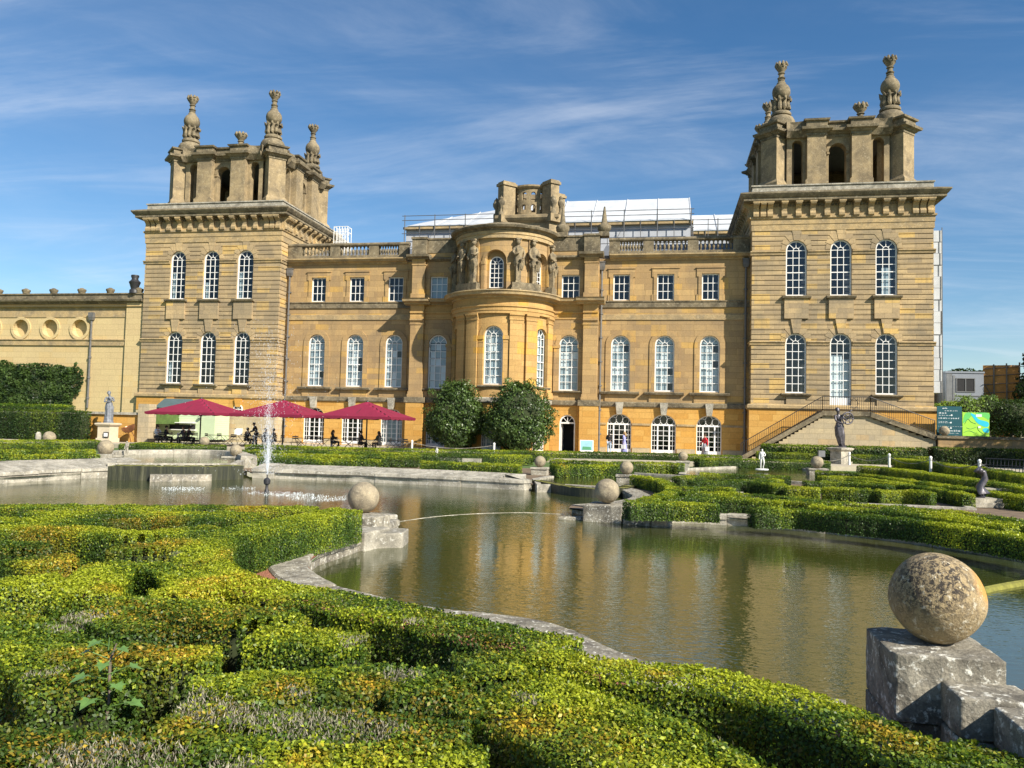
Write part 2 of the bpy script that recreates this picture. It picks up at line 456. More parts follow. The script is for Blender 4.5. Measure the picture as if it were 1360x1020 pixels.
def wall(mb, mp, u0, u1, z0, z1, ops, depth=.3, course=None, groove=(.035, .04), du=None, mi=0, c0=None):
    lv = {z0, z1}
    for o in ops:
        for z in (o.z0, o.zs, o.z1):
            if z0 < z < z1: lv.add(z)
        if o.z1 > o.zs:
            for i in range(1, 9):
                z = o.zs+(o.z1-o.zs)*math.sin(PI/2*i/9)
                if z0 < z < z1: lv.add(z)
    gr = []
    if course:
        z = (c0 if c0 is not None else z0)
        while z < z1-.1:
            z += course
            if z-groove[0] > z0 and z < z1: lv.update((z-groove[0], z)); gr.append((z-groove[0], z))
    lv = sorted(lv)
    lv2 = [lv[0]]
    for z in lv[1:]:
        if z-lv2[-1] > 1e-4: lv2.append(z)
    lv = lv2
    def isg(a, b):
        m = (a+b)/2
        return any(g0 < m < g1 for g0, g1 in gr)
    def span(a, b):
        m = (a+b)/2
        xs = [(u0, u0)]
        for o in sorted(ops, key=lambda o: o.u):
            if o.hw(m) is None: continue
            ha, hb = o.hw(a), o.hw(b)
            ha = o.hw(m) if ha is None else ha; hb = o.hw(m) if hb is None else hb
            xs += [(o.u-ha, o.u-hb), (o.u+ha, o.u+hb)]
        xs.append((u1, u1))
        return [(xs[i], xs[i+1]) for i in range(0, len(xs), 2)]
    def cut(ua, ub):
        n = 1 if not du else max(1, int(math.ceil(abs(ub-ua)/du)))
        return n
    for a, b in zip(lv, lv[1:]):
        g = isg(a, b); d = -groove[1] if g else 0.0
        for (la, lb), (ra, rb) in span(a, b):
            n = cut(la, ra)
            for i in range(n):
                t0, t1 = i/n, (i+1)/n
                pa, qa = la+(ra-la)*t0, la+(ra-la)*t1
                pb, qb = lb+(rb-lb)*t0, lb+(rb-lb)*t1
                mb.quad(mp(pa, d, a), mp(qa, d, a), mp(qb, d, b), mp(pb, d, b), mi)
                if g:
                    mb.quad(mp(pa, d, a), mp(pa, 0, a), mp(qa, 0, a), mp(qa, d, a), mi)
                    mb.quad(mp(pb, d, b), mp(qb, d, b), mp(qb, 0, b), mp(pb, 0, b), mi)
    for o in ops:
        ol = o.outline()
        for i in range(len(ol)):
            (ua, za), (ub, zb) = ol[i], ol[(i+1) % len(ol)]
            mb.quad(mp(ua, 0, za), mp(ub, 0, zb), mp(ub, -depth, zb), mp(ua, -depth, za), mi)

def window(mp, o, d, rows=6, cols=3, bar=.045, sash=True, blind=None, sill=None, name='window', fan=True, backd=.9, fw=.10, solid_bottom=0.0, parent=None):
    """white sash window sitting in opening o at depth d (negative = set in)"""
    parent = parent or palace
    f = MB()
    out = o.outline(.0); inn = o.outline(-fw)
    f.wband(mp, out, inn, d-.06, d+.03)
    w = o.w-fw; zb = o.z0+fw; zt = o.zs if o.zs < o.z1 else o.z1-fw
    for i in range(1, cols):
        u = o.u-w+2*w*i/cols
        f.wbox(mp, u-bar/2, u+bar/2, d-.03, d+.012, zb, zt)
    for j in range(1, rows+(1 if o.zs < o.z1 else 0)):
        z = zb+(zt-zb)*j/rows; h = bar*(1.5 if (sash and j == rows//2) else 1)/2
        f.wbox(mp, o.u-w, o.u+w, d-.033, d+(.024 if (sash and j == rows//2) else .009), z-h, z+h)
    if o.zs < o.z1 and fan:
        r0 = w/cols; hh = o.z1-o.zs-fw; k = hh/w
        N = 8
        a1 = [(o.u+(r0+bar/2)*math.cos(PI*i/N), o.zs+(r0+bar/2)*k*math.sin(PI*i/N)) for i in range(N+1)]
        a0 = [(o.u+(r0-bar/2)*math.cos(PI*i/N), o.zs+(r0-bar/2)*k*math.sin(PI*i/N)) for i in range(N+1)]
        f.wband(mp, a1, a0, d-.03, d+.012, closed=False)
        for a in (PI*.25, PI*.5, PI*.75) if fan is True else fan:
            c, s_ = math.cos(a), math.sin(a)
            p0 = (o.u+r0*c, o.zs+r0*k*s_); p1 = (o.u+(w+.01)*c, o.zs+(hh+.01)*s_)
            nx, nz = -s_*bar/2, c*bar/2
            f.wpoly(mp, [(p0[0]-nx, p0[1]-nz), (p1[0]-nx, p1[1]-nz), (p1[0]+nx, p1[1]+nz), (p0[0]+nx, p0[1]+nz)], d-.027, d+.006)
    if solid_bottom: f.wbox(mp, o.u-w, o.u+w, d-.04, d+.02, zb, zb+solid_bottom)
    win = f.build(name, M['white'], parent)
    g = MB(); pts = [mp(u, d-.02, z) for u, z in o.outline(-.02)]
    g.add(pts, [tuple(range(len(pts)))])
    g.build('pane', M['glass'], win, recalc=False)
    if blind:
        bm_ = MB()
        for (ua, ub, za, zb_, kind) in blind:
            uu0 = o.u-w+2*w*ua; uu1 = o.u-w+2*w*ub; z_0 = o.z0+.1+(o.z1-o.z0-.15)*za; z_1 = o.z0+.1+(o.z1-o.z0-.15)*zb_
            bm_.wbox(mp, uu0, uu1, d-.16-.03*kind, d-.14-.03*kind, z_0, z_1, kind)
        bm_.build('blind', [M['blind'], M['curtain']], win)
    if sill:
        s_ = MB(); sw, sp, zt_, zb2 = sill
        s_.wsweep(mp, o.u-sw, o.u+sw, [(-.05, zt_), (sp-.05, zt_-.03), (sp, zt_-.08), (sp-.06, zb2+.04), (.04, zb2), (-.05, zb2)])
        s_.build('sill', M['grey'], win)
    return win

# ---------------------------------------------------------------- towers
YT = -1.336; TB = 11.3; TH = 6.35; TZ = 17.05
C0 = 4.02
def tower(k):
    xc = 25.5*k
    front = flat(xc, YT, 1, 0, 0, -1)
    inner = flat(xc-k*TH, YT, 0, 1, -k, 0); outer = flat(xc+k*TH, YT, 0, 1, k, 0)
    dz = TB-YT
    up = [Op(i*3.15, .75, 12.13, 15.56, 16.31) for i in (-1, 0, 1)]
    lo = [Op(i*3.15, .75, 4.86, 8.57, 9.32) for i in (-1, 0, 1)]
    if k > 0: lo[1] = Op(0, .75, 3.72, 8.57, 9.32)
    m = MB()
    wall(m, front, -TH, TH, C0, TZ, up+lo, .34, .372, c0=C0, groove=(.055, .11))
    wall(m, inner, 0, dz, C0, TZ, [], .3, .372, c0=C0, groove=(.055, .11))
    wall(m, outer, 0, dz, C0, TZ, [], .3, .372, c0=C0, groove=(.055, .11))
    m.quad((xc-TH, TB, 0), (xc+TH, TB, 0), (xc+TH, TB, 20), (xc-TH, TB, 20))
    # wedge stones round the arches
    for o in up+lo:
        for j in range(7):
            a = PI*(j+.5)/7
            if j == 3: continue
            a0, a1 = PI*j/7+.025, PI*(j+1)/7-.025
            r0, r1 = .752, (1.25 if j in (1, 5) else 1.38 if j in (2, 4) else 1.12)
            pl = [(o.u+r0*math.cos(a0), o.zs+r0*math.sin(a0)), (o.u+r1*math.cos(a0), o.zs+r1*math.sin(a0)), (o.u+r1*math.cos(a1), o.zs+r1*math.sin(a1)), (o.u+r0*math.cos(a1), o.zs+r0*math.sin(a1))]
            m.wpoly(front, pl, -.046, .022)
        if o in up: m.wpoly(front, [(o.u-.2, o.z1), (o.u+.2, o.z1), (o.u+.33, 17.03), (o.u-.33, 17.03)], -.046, .045)
        else: m.wpoly(front, [(o.u-.22, o.z1), (o.u+.22, o.z1), (o.u+.4, 10.38), (o.u-.4, 10.38)], -.046, .12)
    # plain aprons below the sills
    for o in up: m.wbox(front, o.u-.86, o.u+.86, -.046, .16, 10.4, 11.9)
    for o in lo:
        if o.z0 > 4.5: m.wbox(front, o.u-.68, o.u+.68, -.046, .1, 4.03, 4.62)
    m.build('tower_wall', M['tower'], palace)
    # base storey
    b = MB()
    bop = [Op(i*3.15, .8, .5, 1.9, 2.7) for i in (-1, 0, 1)] if k < 0 else []
    wall(b, flat(xc, YT-.12, 1, 0, 0, -1), -TH-.12, TH+.12, 0, 3.64, [], .4)
    wall(b, flat(xc-k*(TH+.12), YT-.12, 0, 1, -k, 0), 0, dz, 0, 3.64, [])
    wall(b, flat(xc+k*(TH+.12), YT-.12, 0, 1, k, 0), 0, dz, 0, 3.64, [])
    b.build('base_wall', M['pale'] if k < 0 else M['orange'], palace)
    if k < 0:
        ob = MB(); ob.wbox(flat(xc, YT-.12, 1, 0, 0, -1), -TH-.1, TH+.1, .0, .03, 2.55, 3.62)
        for i in (-1, 1):
            ob.wpoly(flat(xc, YT-.12, 1, 0, 0, -1), [(i*3.15-.2, 2.95), (i*3.15+.2, 2.95), (i*3.15+.33, 3.62), (i*3.15-.33, 3.62)], 0, .2)
        ob.build('orange_course', M['orange'], palace)
        for i in (-1, 1):     # round iron-latticed lights below the band
            q = MB(); fm = flat(xc, YT-.15, 1, 0, 0, -1)
            N = 16
            cir = lambda r: [(i*3.15+r*math.cos(2*PI*j/N), 2.75+r*math.sin(2*PI*j/N)) for j in range(N)]
            q.wband(fm, cir(.42), cir(.34), 0, .08)
            for a in range(0, 180, 60):
                c, s_ = math.cos(rad(a)), math.sin(rad(a))
                q.wpoly(fm, [(i*3.15-.34*c+.03*s_, 2.75-.34*s_-.03*c), (i*3.15+.34*c+.03*s_, 2.75+.34*s_-.03*c), (i*3.15+.34*c-.03*s_, 2.75+.34*s_+.03*c), (i*3.15-.34*c-.03*s_, 2.75-.34*s_+.03*c)], .01, .05)
            w_ = q.build('round_window', M['white'], palace)
            q = MB(); q.wpoly(fm, cir(.35), .0, .012); q.build('pane', M['inside'], w_)
    # mouldings
    t = MB()
    t.ring(xc-TH, xc+TH, YT, TB, [(.0, 3.60), (.2, 3.62), (.28, 3.72), (.28, 3.92), (.2, 4.0), (.0, 4.03)], cap=False)
    for zt, ht in ((15.2, .3), (8.42, .3)):
        ops = up if zt > 12 else lo
        e = [-TH-.12]
        for o in ops: e += [o.u-o.w-.04, o.u+o.w+.04]
        e.append(TH+.12)
        for i in range(0, len(e), 2):
            t.wsweep(front, e[i], e[i+1], [(-.05, zt), (.06, zt), (.1, zt+ht*.55), (.17, zt+ht*.75), (.15, zt+ht), (-.05, zt+ht+.02)])
        for mp in (inner, outer):
            t.wsweep(mp, 0, dz, [(-.05, zt), (.06, zt), (.1, zt+ht*.55), (.17, zt+ht*.75), (.15, zt+ht), (-.05, zt+ht+.02)])
    t.build('string_course', M['trim'], palace)
    c = MB()
    c.ring(xc-TH, xc+TH, YT, TB, [(.0, 17.0), (.06, 17.05), (.06, 17.5), (.1, 17.52), (.1, 17.88), (.2, 17.95), (.2, 18.08), (.08, 18.12), (.08, 19.0), (.2, 19.06)], cap=False)
    c.build('frieze', M['trim'], palace)
    c = MB()
    c.ring(xc-TH, xc+TH, YT, TB, [(.1, 19.0), (.14, 19.12), (.66, 19.16), (.7, 19.2), (.7, 19.38), (.78, 19.42), (.88, 19.55), (.96, 19.66), (.96, 19.76), (.2, 20.02), (.12, 20.02)], cap=False)
    bk = MB(); bk.ring(xc-TH, xc+TH, YT, TB, [(.02, 19.9), (.02, 20.42), (.1, 20.44), (.1, 20.54), (-.05, 20.58)]); bk.build('blocking_course', M['coping'], palace)
    dn = MB()
    def console(mp, u):
        w = .20
        poly = [(.05, 18.02), (.2, 18.0), (.32, 18.1), (.34, 18.28), (.24, 18.46), (.27, 18.7), (.42, 18.86), (.58, 18.9), (.64, 18.98), (.64, 19.13), (.05, 19.13)]
        dn.wsweep(mp, u-w, u+w, poly)
        dn.wbox(mp, u-w-.05, u+w+.05, .06, .665, 19.04, 19.175)
    us = [-6.1+12.2*i/12 for i in range(13)]
    for u in us+[-5.58, 5.58]: console(front, u)
    n = 12
    for i in range(n+1):
        console(inner, .25+i*(dz-.5)/n)
    console(inner, .75)
    for i in range(-31, 32):
        c.wbox(front, i*.2-.05, i*.2+.05, .07, .19, 18.86, 19.04)
    dn.build('modillion', M['trim'], palace)
    c.build('cornice', M['grey'], palace)
    iw = MB(); iw.box(xc-TH+.4, xc+TH-.4, YT+1.6, YT+1.7, C0, 17); iw.build('dark_backing', M['inside'], palace)  # added dark sheet, as in the other blocks, keeps the rooms dark
    # windows
    for i, o in enumerate(up):
        bl = None
        if k > 0 and i == 2: bl = [(.3, .8, 0, .5, 1)]
        if k < 0: bl = [(0, .22, 0, .55 if i != 1 else .35, 1)]
        window(front, o, -.2, rows=6, sill=(1.02, .36, 12.12, 11.88), blind=bl)
    for i, o in enumerate(lo):
        if k > 0 and i == 1:
            w = window(front, o, -.2, rows=7, name='glazed_door', solid_bottom=.75, blind=[(0, .62, .12, .72, 1), (.62, 1, .12, .66, 0)])
        else:
            bl = [(0, .2, 0, .4, 1)] if k < 0 and i == 0 else None
            window(front, o, -.2, rows=6, sill=(1.05, .36, 4.85, 4.63), blind=bl)
    belfry(xc, 5.0, k)

def crown(mb, c, s=1.0):
    x, y, z = c
    mb.lathe([(.26*s, 0), (.3*s, .06*s), (.2*s, .14*s), (.19*s, .3*s), (.27*s, .36*s), (.2*s, .42*s), (.24*s, .5*s), (.37*s, .66*s), (.42*s, .9*s), (.36*s, .96*s), (.2*s, .9*s)], c, 12)
    for i in range(9):
        a = 2*PI*i/9; r = .36*s
        mb.tube([(x+r*.85*math.cos(a), y+r*.85*math.sin(a), z+.74*s), (x+r*1.12*math.cos(a), y+r*1.12*math.sin(a), z+.92*s), (x+r*1.06*math.cos(a), y+r*1.06*math.sin(a), z+1.06*s)], [.12*s, .12*s, .07*s], 6)
def finial(c):
    mb = MB(); x, y, z = c
    mb.lathe([(1.02, 0), (1.02, .3), (.98, .42), (.85, .62), (.62, .74), (.72, .78), (.74, .9), (.66, 1.0), (.46, 1.06), (.42, 1.2), (.44, 1.6), (.5, 1.8), (.44, 1.86)], c, 24)
    for i in range(10):       # curling leaves
        a = 2*PI*i/10
        P = lambda r, h: (x+r*math.cos(a), y+r*math.sin(a), z+h)
        mb.tube([P(.42, 1.0), P(.56, 1.25), P(.52, 1.5), P(.62, 1.78), P(.74, 1.86), P(.74, 1.72)], [.14, .17, .15, .13, .09, .03], 6)
    mb.ball((x, y, z+2.34), .66, 20, 14, sz=.88)
    mb.lathe([(.36, 2.82), (.32, 2.95), (.24, 3.02), (.27, 3.12), (.2, 3.18), (.21, 3.3)], c, 14)
    crown(mb, (x, y, z+3.2), 1.0)
    mb.v = [(x+(vx-x)*1.05, y+(vy-y)*1.05, z+(vz-z)*1.235) for vx, vy, vz in mb.v]
    return mb

def belfry(xc, yc, k):
    z0, z1, z2 = 20.56, 21.2, 24.75
    H = 5.5
    root = MB()
    # plinth slab
    root.box(xc-H+.1, xc+H-.1, yc-H+.1, yc+H-.1, 20.5, z0+.14)
    ins = 5.0
    sides = [flat(xc, yc-ins, 1, 0, 0, -1), flat(xc+ins, yc, 0, 1, 1, 0), flat(xc, yc+ins, -1, 0, 0, 1), flat(xc-ins, yc, 0, -1, -1, 0)]
    for mp in sides:
        ops = [Op(0, .64, z0+.14, 23.4, 24.04), Op(-2.92, .40, z0+.14, 24.0, 24.4), Op(2.92, .40, z0+.14, 24.0, 24.4)]
        wall(root, mp, -3.7, 3.7, z0+.1, z2+.1, ops, .7)
        # inner face of the wall
        wall(root, lambda u, d, z, mp=mp: mp(u, d-.7, z), -3.5, 3.5, z0+.1, z2+.1, ops, .0)
        for s in (-1, 1):
            root.wbox(mp, s*1.6-.68, s*1.6+.68, -.1, .53, z1, z2)
            root.wbox(mp, s*1.6-.82, s*1.6+.82, -.1, .68, z0+.1, z1-.12)
            root.wpoly(mp, [(s*1.6-.82, z1-.12), (s*1.6+.82, z1-.12), (s*1.6+.68, z1+.02), (s*1.6-.68, z1+.02)], -.1, .6)
            # little imposts to the arches
            for o in ops[:1]:
                root.wbox(mp, o.u+s*.64-(.1 if s < 0 else .0)-.04, o.u+s*.64+(.1 if s > 0 else 0)+.04, -.6, .1, 23.2, 23.36)
        ring_o = ops[0]
        a1 = [(ring_o.u+.86*math.cos(PI*i/10), 23.4+.86*math.sin(PI*i/10)) for i in range(11)]
        a0 = [(ring_o.u+.645*math.cos(PI*i/10), 23.4+.645*math.sin(PI*i/10)) for i in range(11)]
        root.wband(mp, a1, a0, -.1, .07, closed=False)
    cor = [(-1, -1), (1, -1), (1, 1), (-1, 1)]
    for sx, sy in cor:
        a = math.atan2(sy, sx)
        cx, cy = xc+sx*4.3, yc+sy*4.3
        root.rbox(cx, cy, 2.1, 1.46, z1, z2, a)
        root.rbox(cx, cy, 2.5, 1.86, z0+.1, z1-.2, a)
        root.rbox(cx, cy, 2.5, 1.86, z1-.2, z1+.1, a, .82)
    root.build('belfry', M['belfry'], palace)
    ct = MB()
    prof = [(0, z2-.25), (.05, z2-.2), (.05, z2-.02), (.14, z2), (.2, z2+.1), (.42, z2+.18), (.46, z2+.36), (.1, z2+.44)]
    prof2 = [(.08, z2+.42), (.08, z2+.85), (.22, z2+.9), (.26, z2+1.03), (.0, z2+1.1)]
    def entab(cx, cy, w, d, ang, top):
        sub = MB(); sub.ring(-w/2, w/2, -d/2, d/2, prof); sub.ring(-w/2, w/2, -d/2, d/2, prof2 if top == 1 else [(o, z-(.05 if top == 0 else .02)) for o, z in prof2])
        ca, sa = math.cos(ang), math.sin(ang)
        ct.add([(cx+ca*x-sa*y, cy+sa*x+ca*y, z) for x, y, z in sub.v], sub.f)
    for q, mp in enumerate(sides):
        c0 = mp(0, -.35, 0); ang = q*PI/2
        entab(c0[0], c0[1], 7.4, .72, ang, 0)
        for s in (-1, 1):
            c1 = mp(s*1.6, .2, 0); entab(c1[0], c1[1], 1.38, .68, ang, 1)
    for sx, sy in cor:
        entab(xc+sx*4.3, yc+sy*4.3, 2.1, 1.47, math.atan2(sy, sx), 2)
    # concave links between corner piers and middle piers
    for q, mp in enumerate(sides):
        for s in (-1, 1):
            pts = []
            for i in range(7):
                t = i/6; a = PI/2*t
                pts.append((s*(2.2+1.6*math.sin(a*.9)), .46-.30*math.sin(PI*t)))
            for (ua, da), (ub, db) in zip(pts, pts[1:]):
                vs = [mp(ua, -.5, z2-.24), mp(ua, da, z2-.24), mp(ua, da+.34, z2+.2), mp(ua, da+.36, z2+.35), mp(ua, -.5, z2+.36),
                      mp(ub, -.5, z2-.24), mp(ub, db, z2-.24), mp(ub, db+.34, z2+.2), mp(ub, db+.36, z2+.35), mp(ub, -.5, z2+.36)]
                ct.add(vs, [(i, (i+1) % 5, 5+(i+1) % 5, 5+i) for i in range(5)]+[(4, 3, 2, 1, 0), (5, 6, 7, 8, 9)])
                vs = [mp(ua, -.4, z2+.33), mp(ua, da+.02, z2+.33), mp(ua, da+.05, z2+1.0), mp(ua, -.4, z2+1.01), mp(ub, -.4, z2+.33), mp(ub, db+.02, z2+.33), mp(ub, db+.05, z2+1.0), mp(ub, -.4, z2+1.01)]
                ct.add(vs, [(i, (i+1) % 4, 4+(i+1) % 4, 4+i) for i in range(4)]+[(3, 2, 1, 0), (4, 5, 6, 7)])
    ct.build('belfry_cornice', M['grey'], palace)
    rf = MB(); rf.prism([(xc-3.9, yc-3.9), (xc+3.9, yc-3.9), (xc+3.9, yc+3.9), (xc-3.9, yc+3.9)], z2-.1, z2+.3); rf.build('belfry_roof', M['lead'], palace)
    for sx, sy in cor:
        if sy > 0 and sx == k: continue
        f = finial((xc+sx*4.0, yc+sy*4.0, z2+.98)); f.build('finial', M['grey'], palace, smooth=50)
    cm = MB(); p = sides[0](1.6, .2, z2+1.0); crown(cm, p, 1.12)
    if k > 0: crown(cm, sides[3](1.6, .2, z2+1.0), 1.12)
    cm.build('crown_ornament', M['grey'], palace, smooth=50)
for k in (-1, 1): tower(k)

# ---------------------------------------------------------------- main ranges between towers and centre
FR = {}
def main_range(k):
    front = flat(0, 0, 1, 0, 0, -1)
    s = lambda u: u*k
    a, b = sorted((7.6*k, 19.3*k))
    cs = (9.36, 12.78, 16.21)
    upo = [Op(s(c), .66, 12.06, 14.12, 14.12) for c in cs]
    loo = [Op(s(c), .75, 4.88, 8.52, 9.27) for c in cs]
    gro = [Op(s(c), .94, .04, 2.26, 3.08) for c in cs]
    m = MB(); wall(m, front, a, b, 3.68, 15.4, upo+loo, .28); m.build('range_wall', M['ashlar'], palace)
    g = MB(); wall(g, flat(0, -.06, 1, 0, 0, -1), a, b, .0, 3.7, gro, .34)
    g.build('basement_wall', M['orange'], palace)
    t = MB(); gm = flat(0, -.06, 1, 0, 0, -1)
    for o in upo:      # eared architraves
        O = [(o.u-.92, 12.0), (o.u-.92, 13.9), (o.u-1.05, 13.9), (o.u-1.05, 14.56), (o.u+1.05, 14.56), (o.u+1.05, 13.9), (o.u+.92, 13.9), (o.u+.92, 12.0)]
        I = [(o.u-.66, 12.0), (o.u-.66, 13.9), (o.u-.66, 13.9), (o.u-.66, 14.12), (o.u+.66, 14.12), (o.u+.66, 13.9), (o.u+.66, 13.9), (o.u+.66, 12.0)]
        t.wband(front, O[::-1], I[::-1], -.02, .07, closed=False)
        t.wbox(front, o.u-1.1, o.u+1.1, -.02, .13, 14.56, 14.63)
        t.wbox(front, o.u-1.08, o.u-.93, -.02, .05, 12.0, 12.5); t.wbox(front, o.u+.93, o.u+1.08, -.02, .05, 12.0, 12.5)
    for o in loo:      # raised arched surrounds
        n = 14
        O = [(o.u+1.17, 4.75)]+[(o.u+1.17*math.cos(PI*i/n), 8.52+1.17*math.sin(PI*i/n)) for i in range(n+1)]+[(o.u-1.17, 4.75)]
        I = [(o.u+.75, 4.75)]+[(o.u+.75*math.cos(PI*i/n), 8.52+.75*math.sin(PI*i/n)) for i in range(n+1)]+[(o.u-.75, 4.75)]
        t.wband(front, O, I, -.02, .075, closed=False)
        t.wbox(front, o.u-1.17, o.u+1.17, -.02, .09, 4.03, 4.6)
    t.build('window_surround', M['ashlar'], palace)
    t = MB()
    t.wsweep(front, a, b, [(-.03, 11.46), (.1, 11.48), (.1, 11.88), (.16, 11.92), (.16, 12.0), (-.03, 12.03)])
    t.wsweep(front, a, b, [(-.03, 3.62), (.16, 3.62), (.2, 3.7), (.2, 3.95), (.14, 4.02), (-.03, 4.03)])
    t.build('sill_band', M['grey'], palace)
    t = MB()
    t.wsweep(front, a, b, [(-.03, 10.5), (.08, 10.5), (.08, 10.9), (-.03, 10.94)])
    e = [a]
    for o in sorted(gro, key=lambda o: o.u): e += [o.u-1.0, o.u+1.0]
    e.append(b)
    for i in range(0, len(e), 2): t.wbox(gm, e[i], e[i+1], -.02, .07, 2.2, 2.36)
    t.build('string_course', M['trim'], palace)
    t = MB()
    for o in gro:
        t.wpoly(gm, [(o.u-.2, 3.05), (o.u+.2, 3.05), (o.u+.31, 3.98), (o.u-.31, 3.98)], -.05, .36)
        n = 12
    t.build('keystone', M['coping'], palace)
    t = MB()
    for i in range(0, len(e), 2): t.wbox(gm, e[i]+(.02 if i else 0), e[i+1]-.02, -.02, .06, 0, .45)
    t.build('plinth', M['pale'], palace)
    cn = MB(); a2, b2 = sorted((8.4*k, 19.15*k))
    cn.wsweep(front, a2, b2, [(-.05, 15.22), (.06, 15.24), (.1, 15.34), (.38, 15.42), (.42, 15.5), (.52, 15.58), (.52, 15.68), (-.05, 15.72)])
    cn.build('cornice', M['trim'], palace)
    # balustrade
    bal = MB()
    A, B = sorted((8.3*k, 19.1*k))
    bal.wbox(front, A, B, -.34, .06, 15.7, 15.98)
    bal.wsweep(front, A, B, [(-.36, 16.8), (.08, 16.8), (.13, 16.86), (.13, 16.98), (.06, 17.05), (-.34, 17.05), (-.41, 16.98), (-.41, 16.86)])
    piers = [s(u) for u in (8.75, 11.4, 14.85, 18.3)]
    for u in piers: bal.wbox(front, u-.42, u+.42, -.33, .055, 15.97, 16.81)
    bal.wbox(front, *sorted((s(18.3), s(19.1))), -.33, .05, 15.97, 16.81)
    for u0, u1 in zip(sorted(piers), sorted(piers)[1:]):
        n = 8; g0, g1 = u0+.42, u1-.42
        for i in range(n):
            u = g0+(g1-g0)*(i+.5)/n
            bal.lathe([(.09, 0), (.09, .06), (.05, .1), (.11, .28), (.115, .36), (.055, .58), (.05, .66), (.09, .72), (.09, .84)], front(u, -.14, 15.97), 8)
    bal.build('balustrade', M['grey'], palace, smooth=50)
    for i, o in enumerate(upo): window(front, o, -.16, rows=3, sash=False, fw=.09)
    for i, o in enumerate(loo):
        random.seed(i*7+(3 if k > 0 else 40))
        bl = []
        for ci in range(3):
            for ri in range(6):
                r = random.random()
                if ci == 2: kind = 0 if r < .85 else None  # right column kept darker: its shade is put into the blind colours
                else: kind = 1 if r < .42 else 0
                if kind is not None: bl.append((ci/3+.01, ci/3+.325, ri/7, (ri+.9)/7, kind))
        bl.append((0, 1, .86, .985, 0))
        window(front, o, -.16, rows=6, sill=(1.5, .4, 4.84, 4.58), blind=bl)
    for i, o in enumerate(gro):
        w = french_window(gm, o, -.18, curtain=(k < 0 and i > 0) is False and k < 0)
    iw = MB(); iw.box(a+.1, b-.1, 1.5, 1.6, 0, 15.2); iw.build('dark_backing', M['inside'], palace)

def french_window(mp, o, d, curtain=False, rows=5):
    f = MB(); fw = .07; bar = .035
    f.wband(mp, o.outline(0, gb=0), o.outline(-fw, gb=-.1), d-.06, d+.03)
    w = o.w-fw
    f.wbox(mp, o.u-w, o.u+w, d-.06, d+.045, o.zs-.05, o.zs+.07)
    for s in (-1, 1): f.wbox(mp, o.u+s*.47*o.w-.055, o.u+s*.47*o.w+.055, d-.05, d+.035, o.z0+.1, o.zs-.05)
    f.wbox(mp, o.u-.02, o.u+.02, d-.04, d+.022, o.z0+.1, o.zs-.05)
    for s in (-1, 1): f.wbox(mp, o.u+s*.74*o.w-.015, o.u+s*.74*o.w+.015, d-.04, d+.012, o.z0+.1, o.zs-.05)
    for j in range(1, rows):
        z = o.z0+.25+(o.zs-o.z0-.3)*j/rows
        f.wbox(mp, o.u-w, o.u+w, d-.042, d+.015, z-.018, z+.018)
    f.wbox(mp, o.u-w, o.u+w, d-.05, d+.028, o.z0+.1, o.z0+.3)
    # looping tracery in the lunette
    h = (o.z1-o.zs-fw)
    for c, rx, rz in ((0, .27, h*.48), (-.52, .26, h*.36), (.52, .26, h*.36)):
        zc = o.zs+.06+rz if c == 0 else o.zs+.06+rz*.9
        N = 14
        a1 = [(o.u+c*o.w+(rx+.018)*math.cos(2*PI*i/N), zc+(rz+.018)*math.sin(2*PI*i/N)) for i in range(N)]
        a0 = [(o.u+c*o.w+(rx-.018)*math.cos(2*PI*i/N), zc+(rz-.018)*math.sin(2*PI*i/N)) for i in range(N)]
        f.wband(mp, a1, a0, d-.03, d+.012)
    win = f.build('french_window', M['white'], palace)
    g = MB(); pts = [mp(u, d-.02, z) for u, z in o.outline(-.02)]
    g.add(pts, [tuple(range(len(pts)))]); g.build('pane', M['glass'], win, recalc=False)
    if curtain:
        c = MB(); c.wbox(mp, o.u-w, o.u+w, d-.2, d-.17, o.z0+.1, o.zs); c.build('curtain', M['blind'], win)
    return win
for k in (-1, 1): main_range(k)

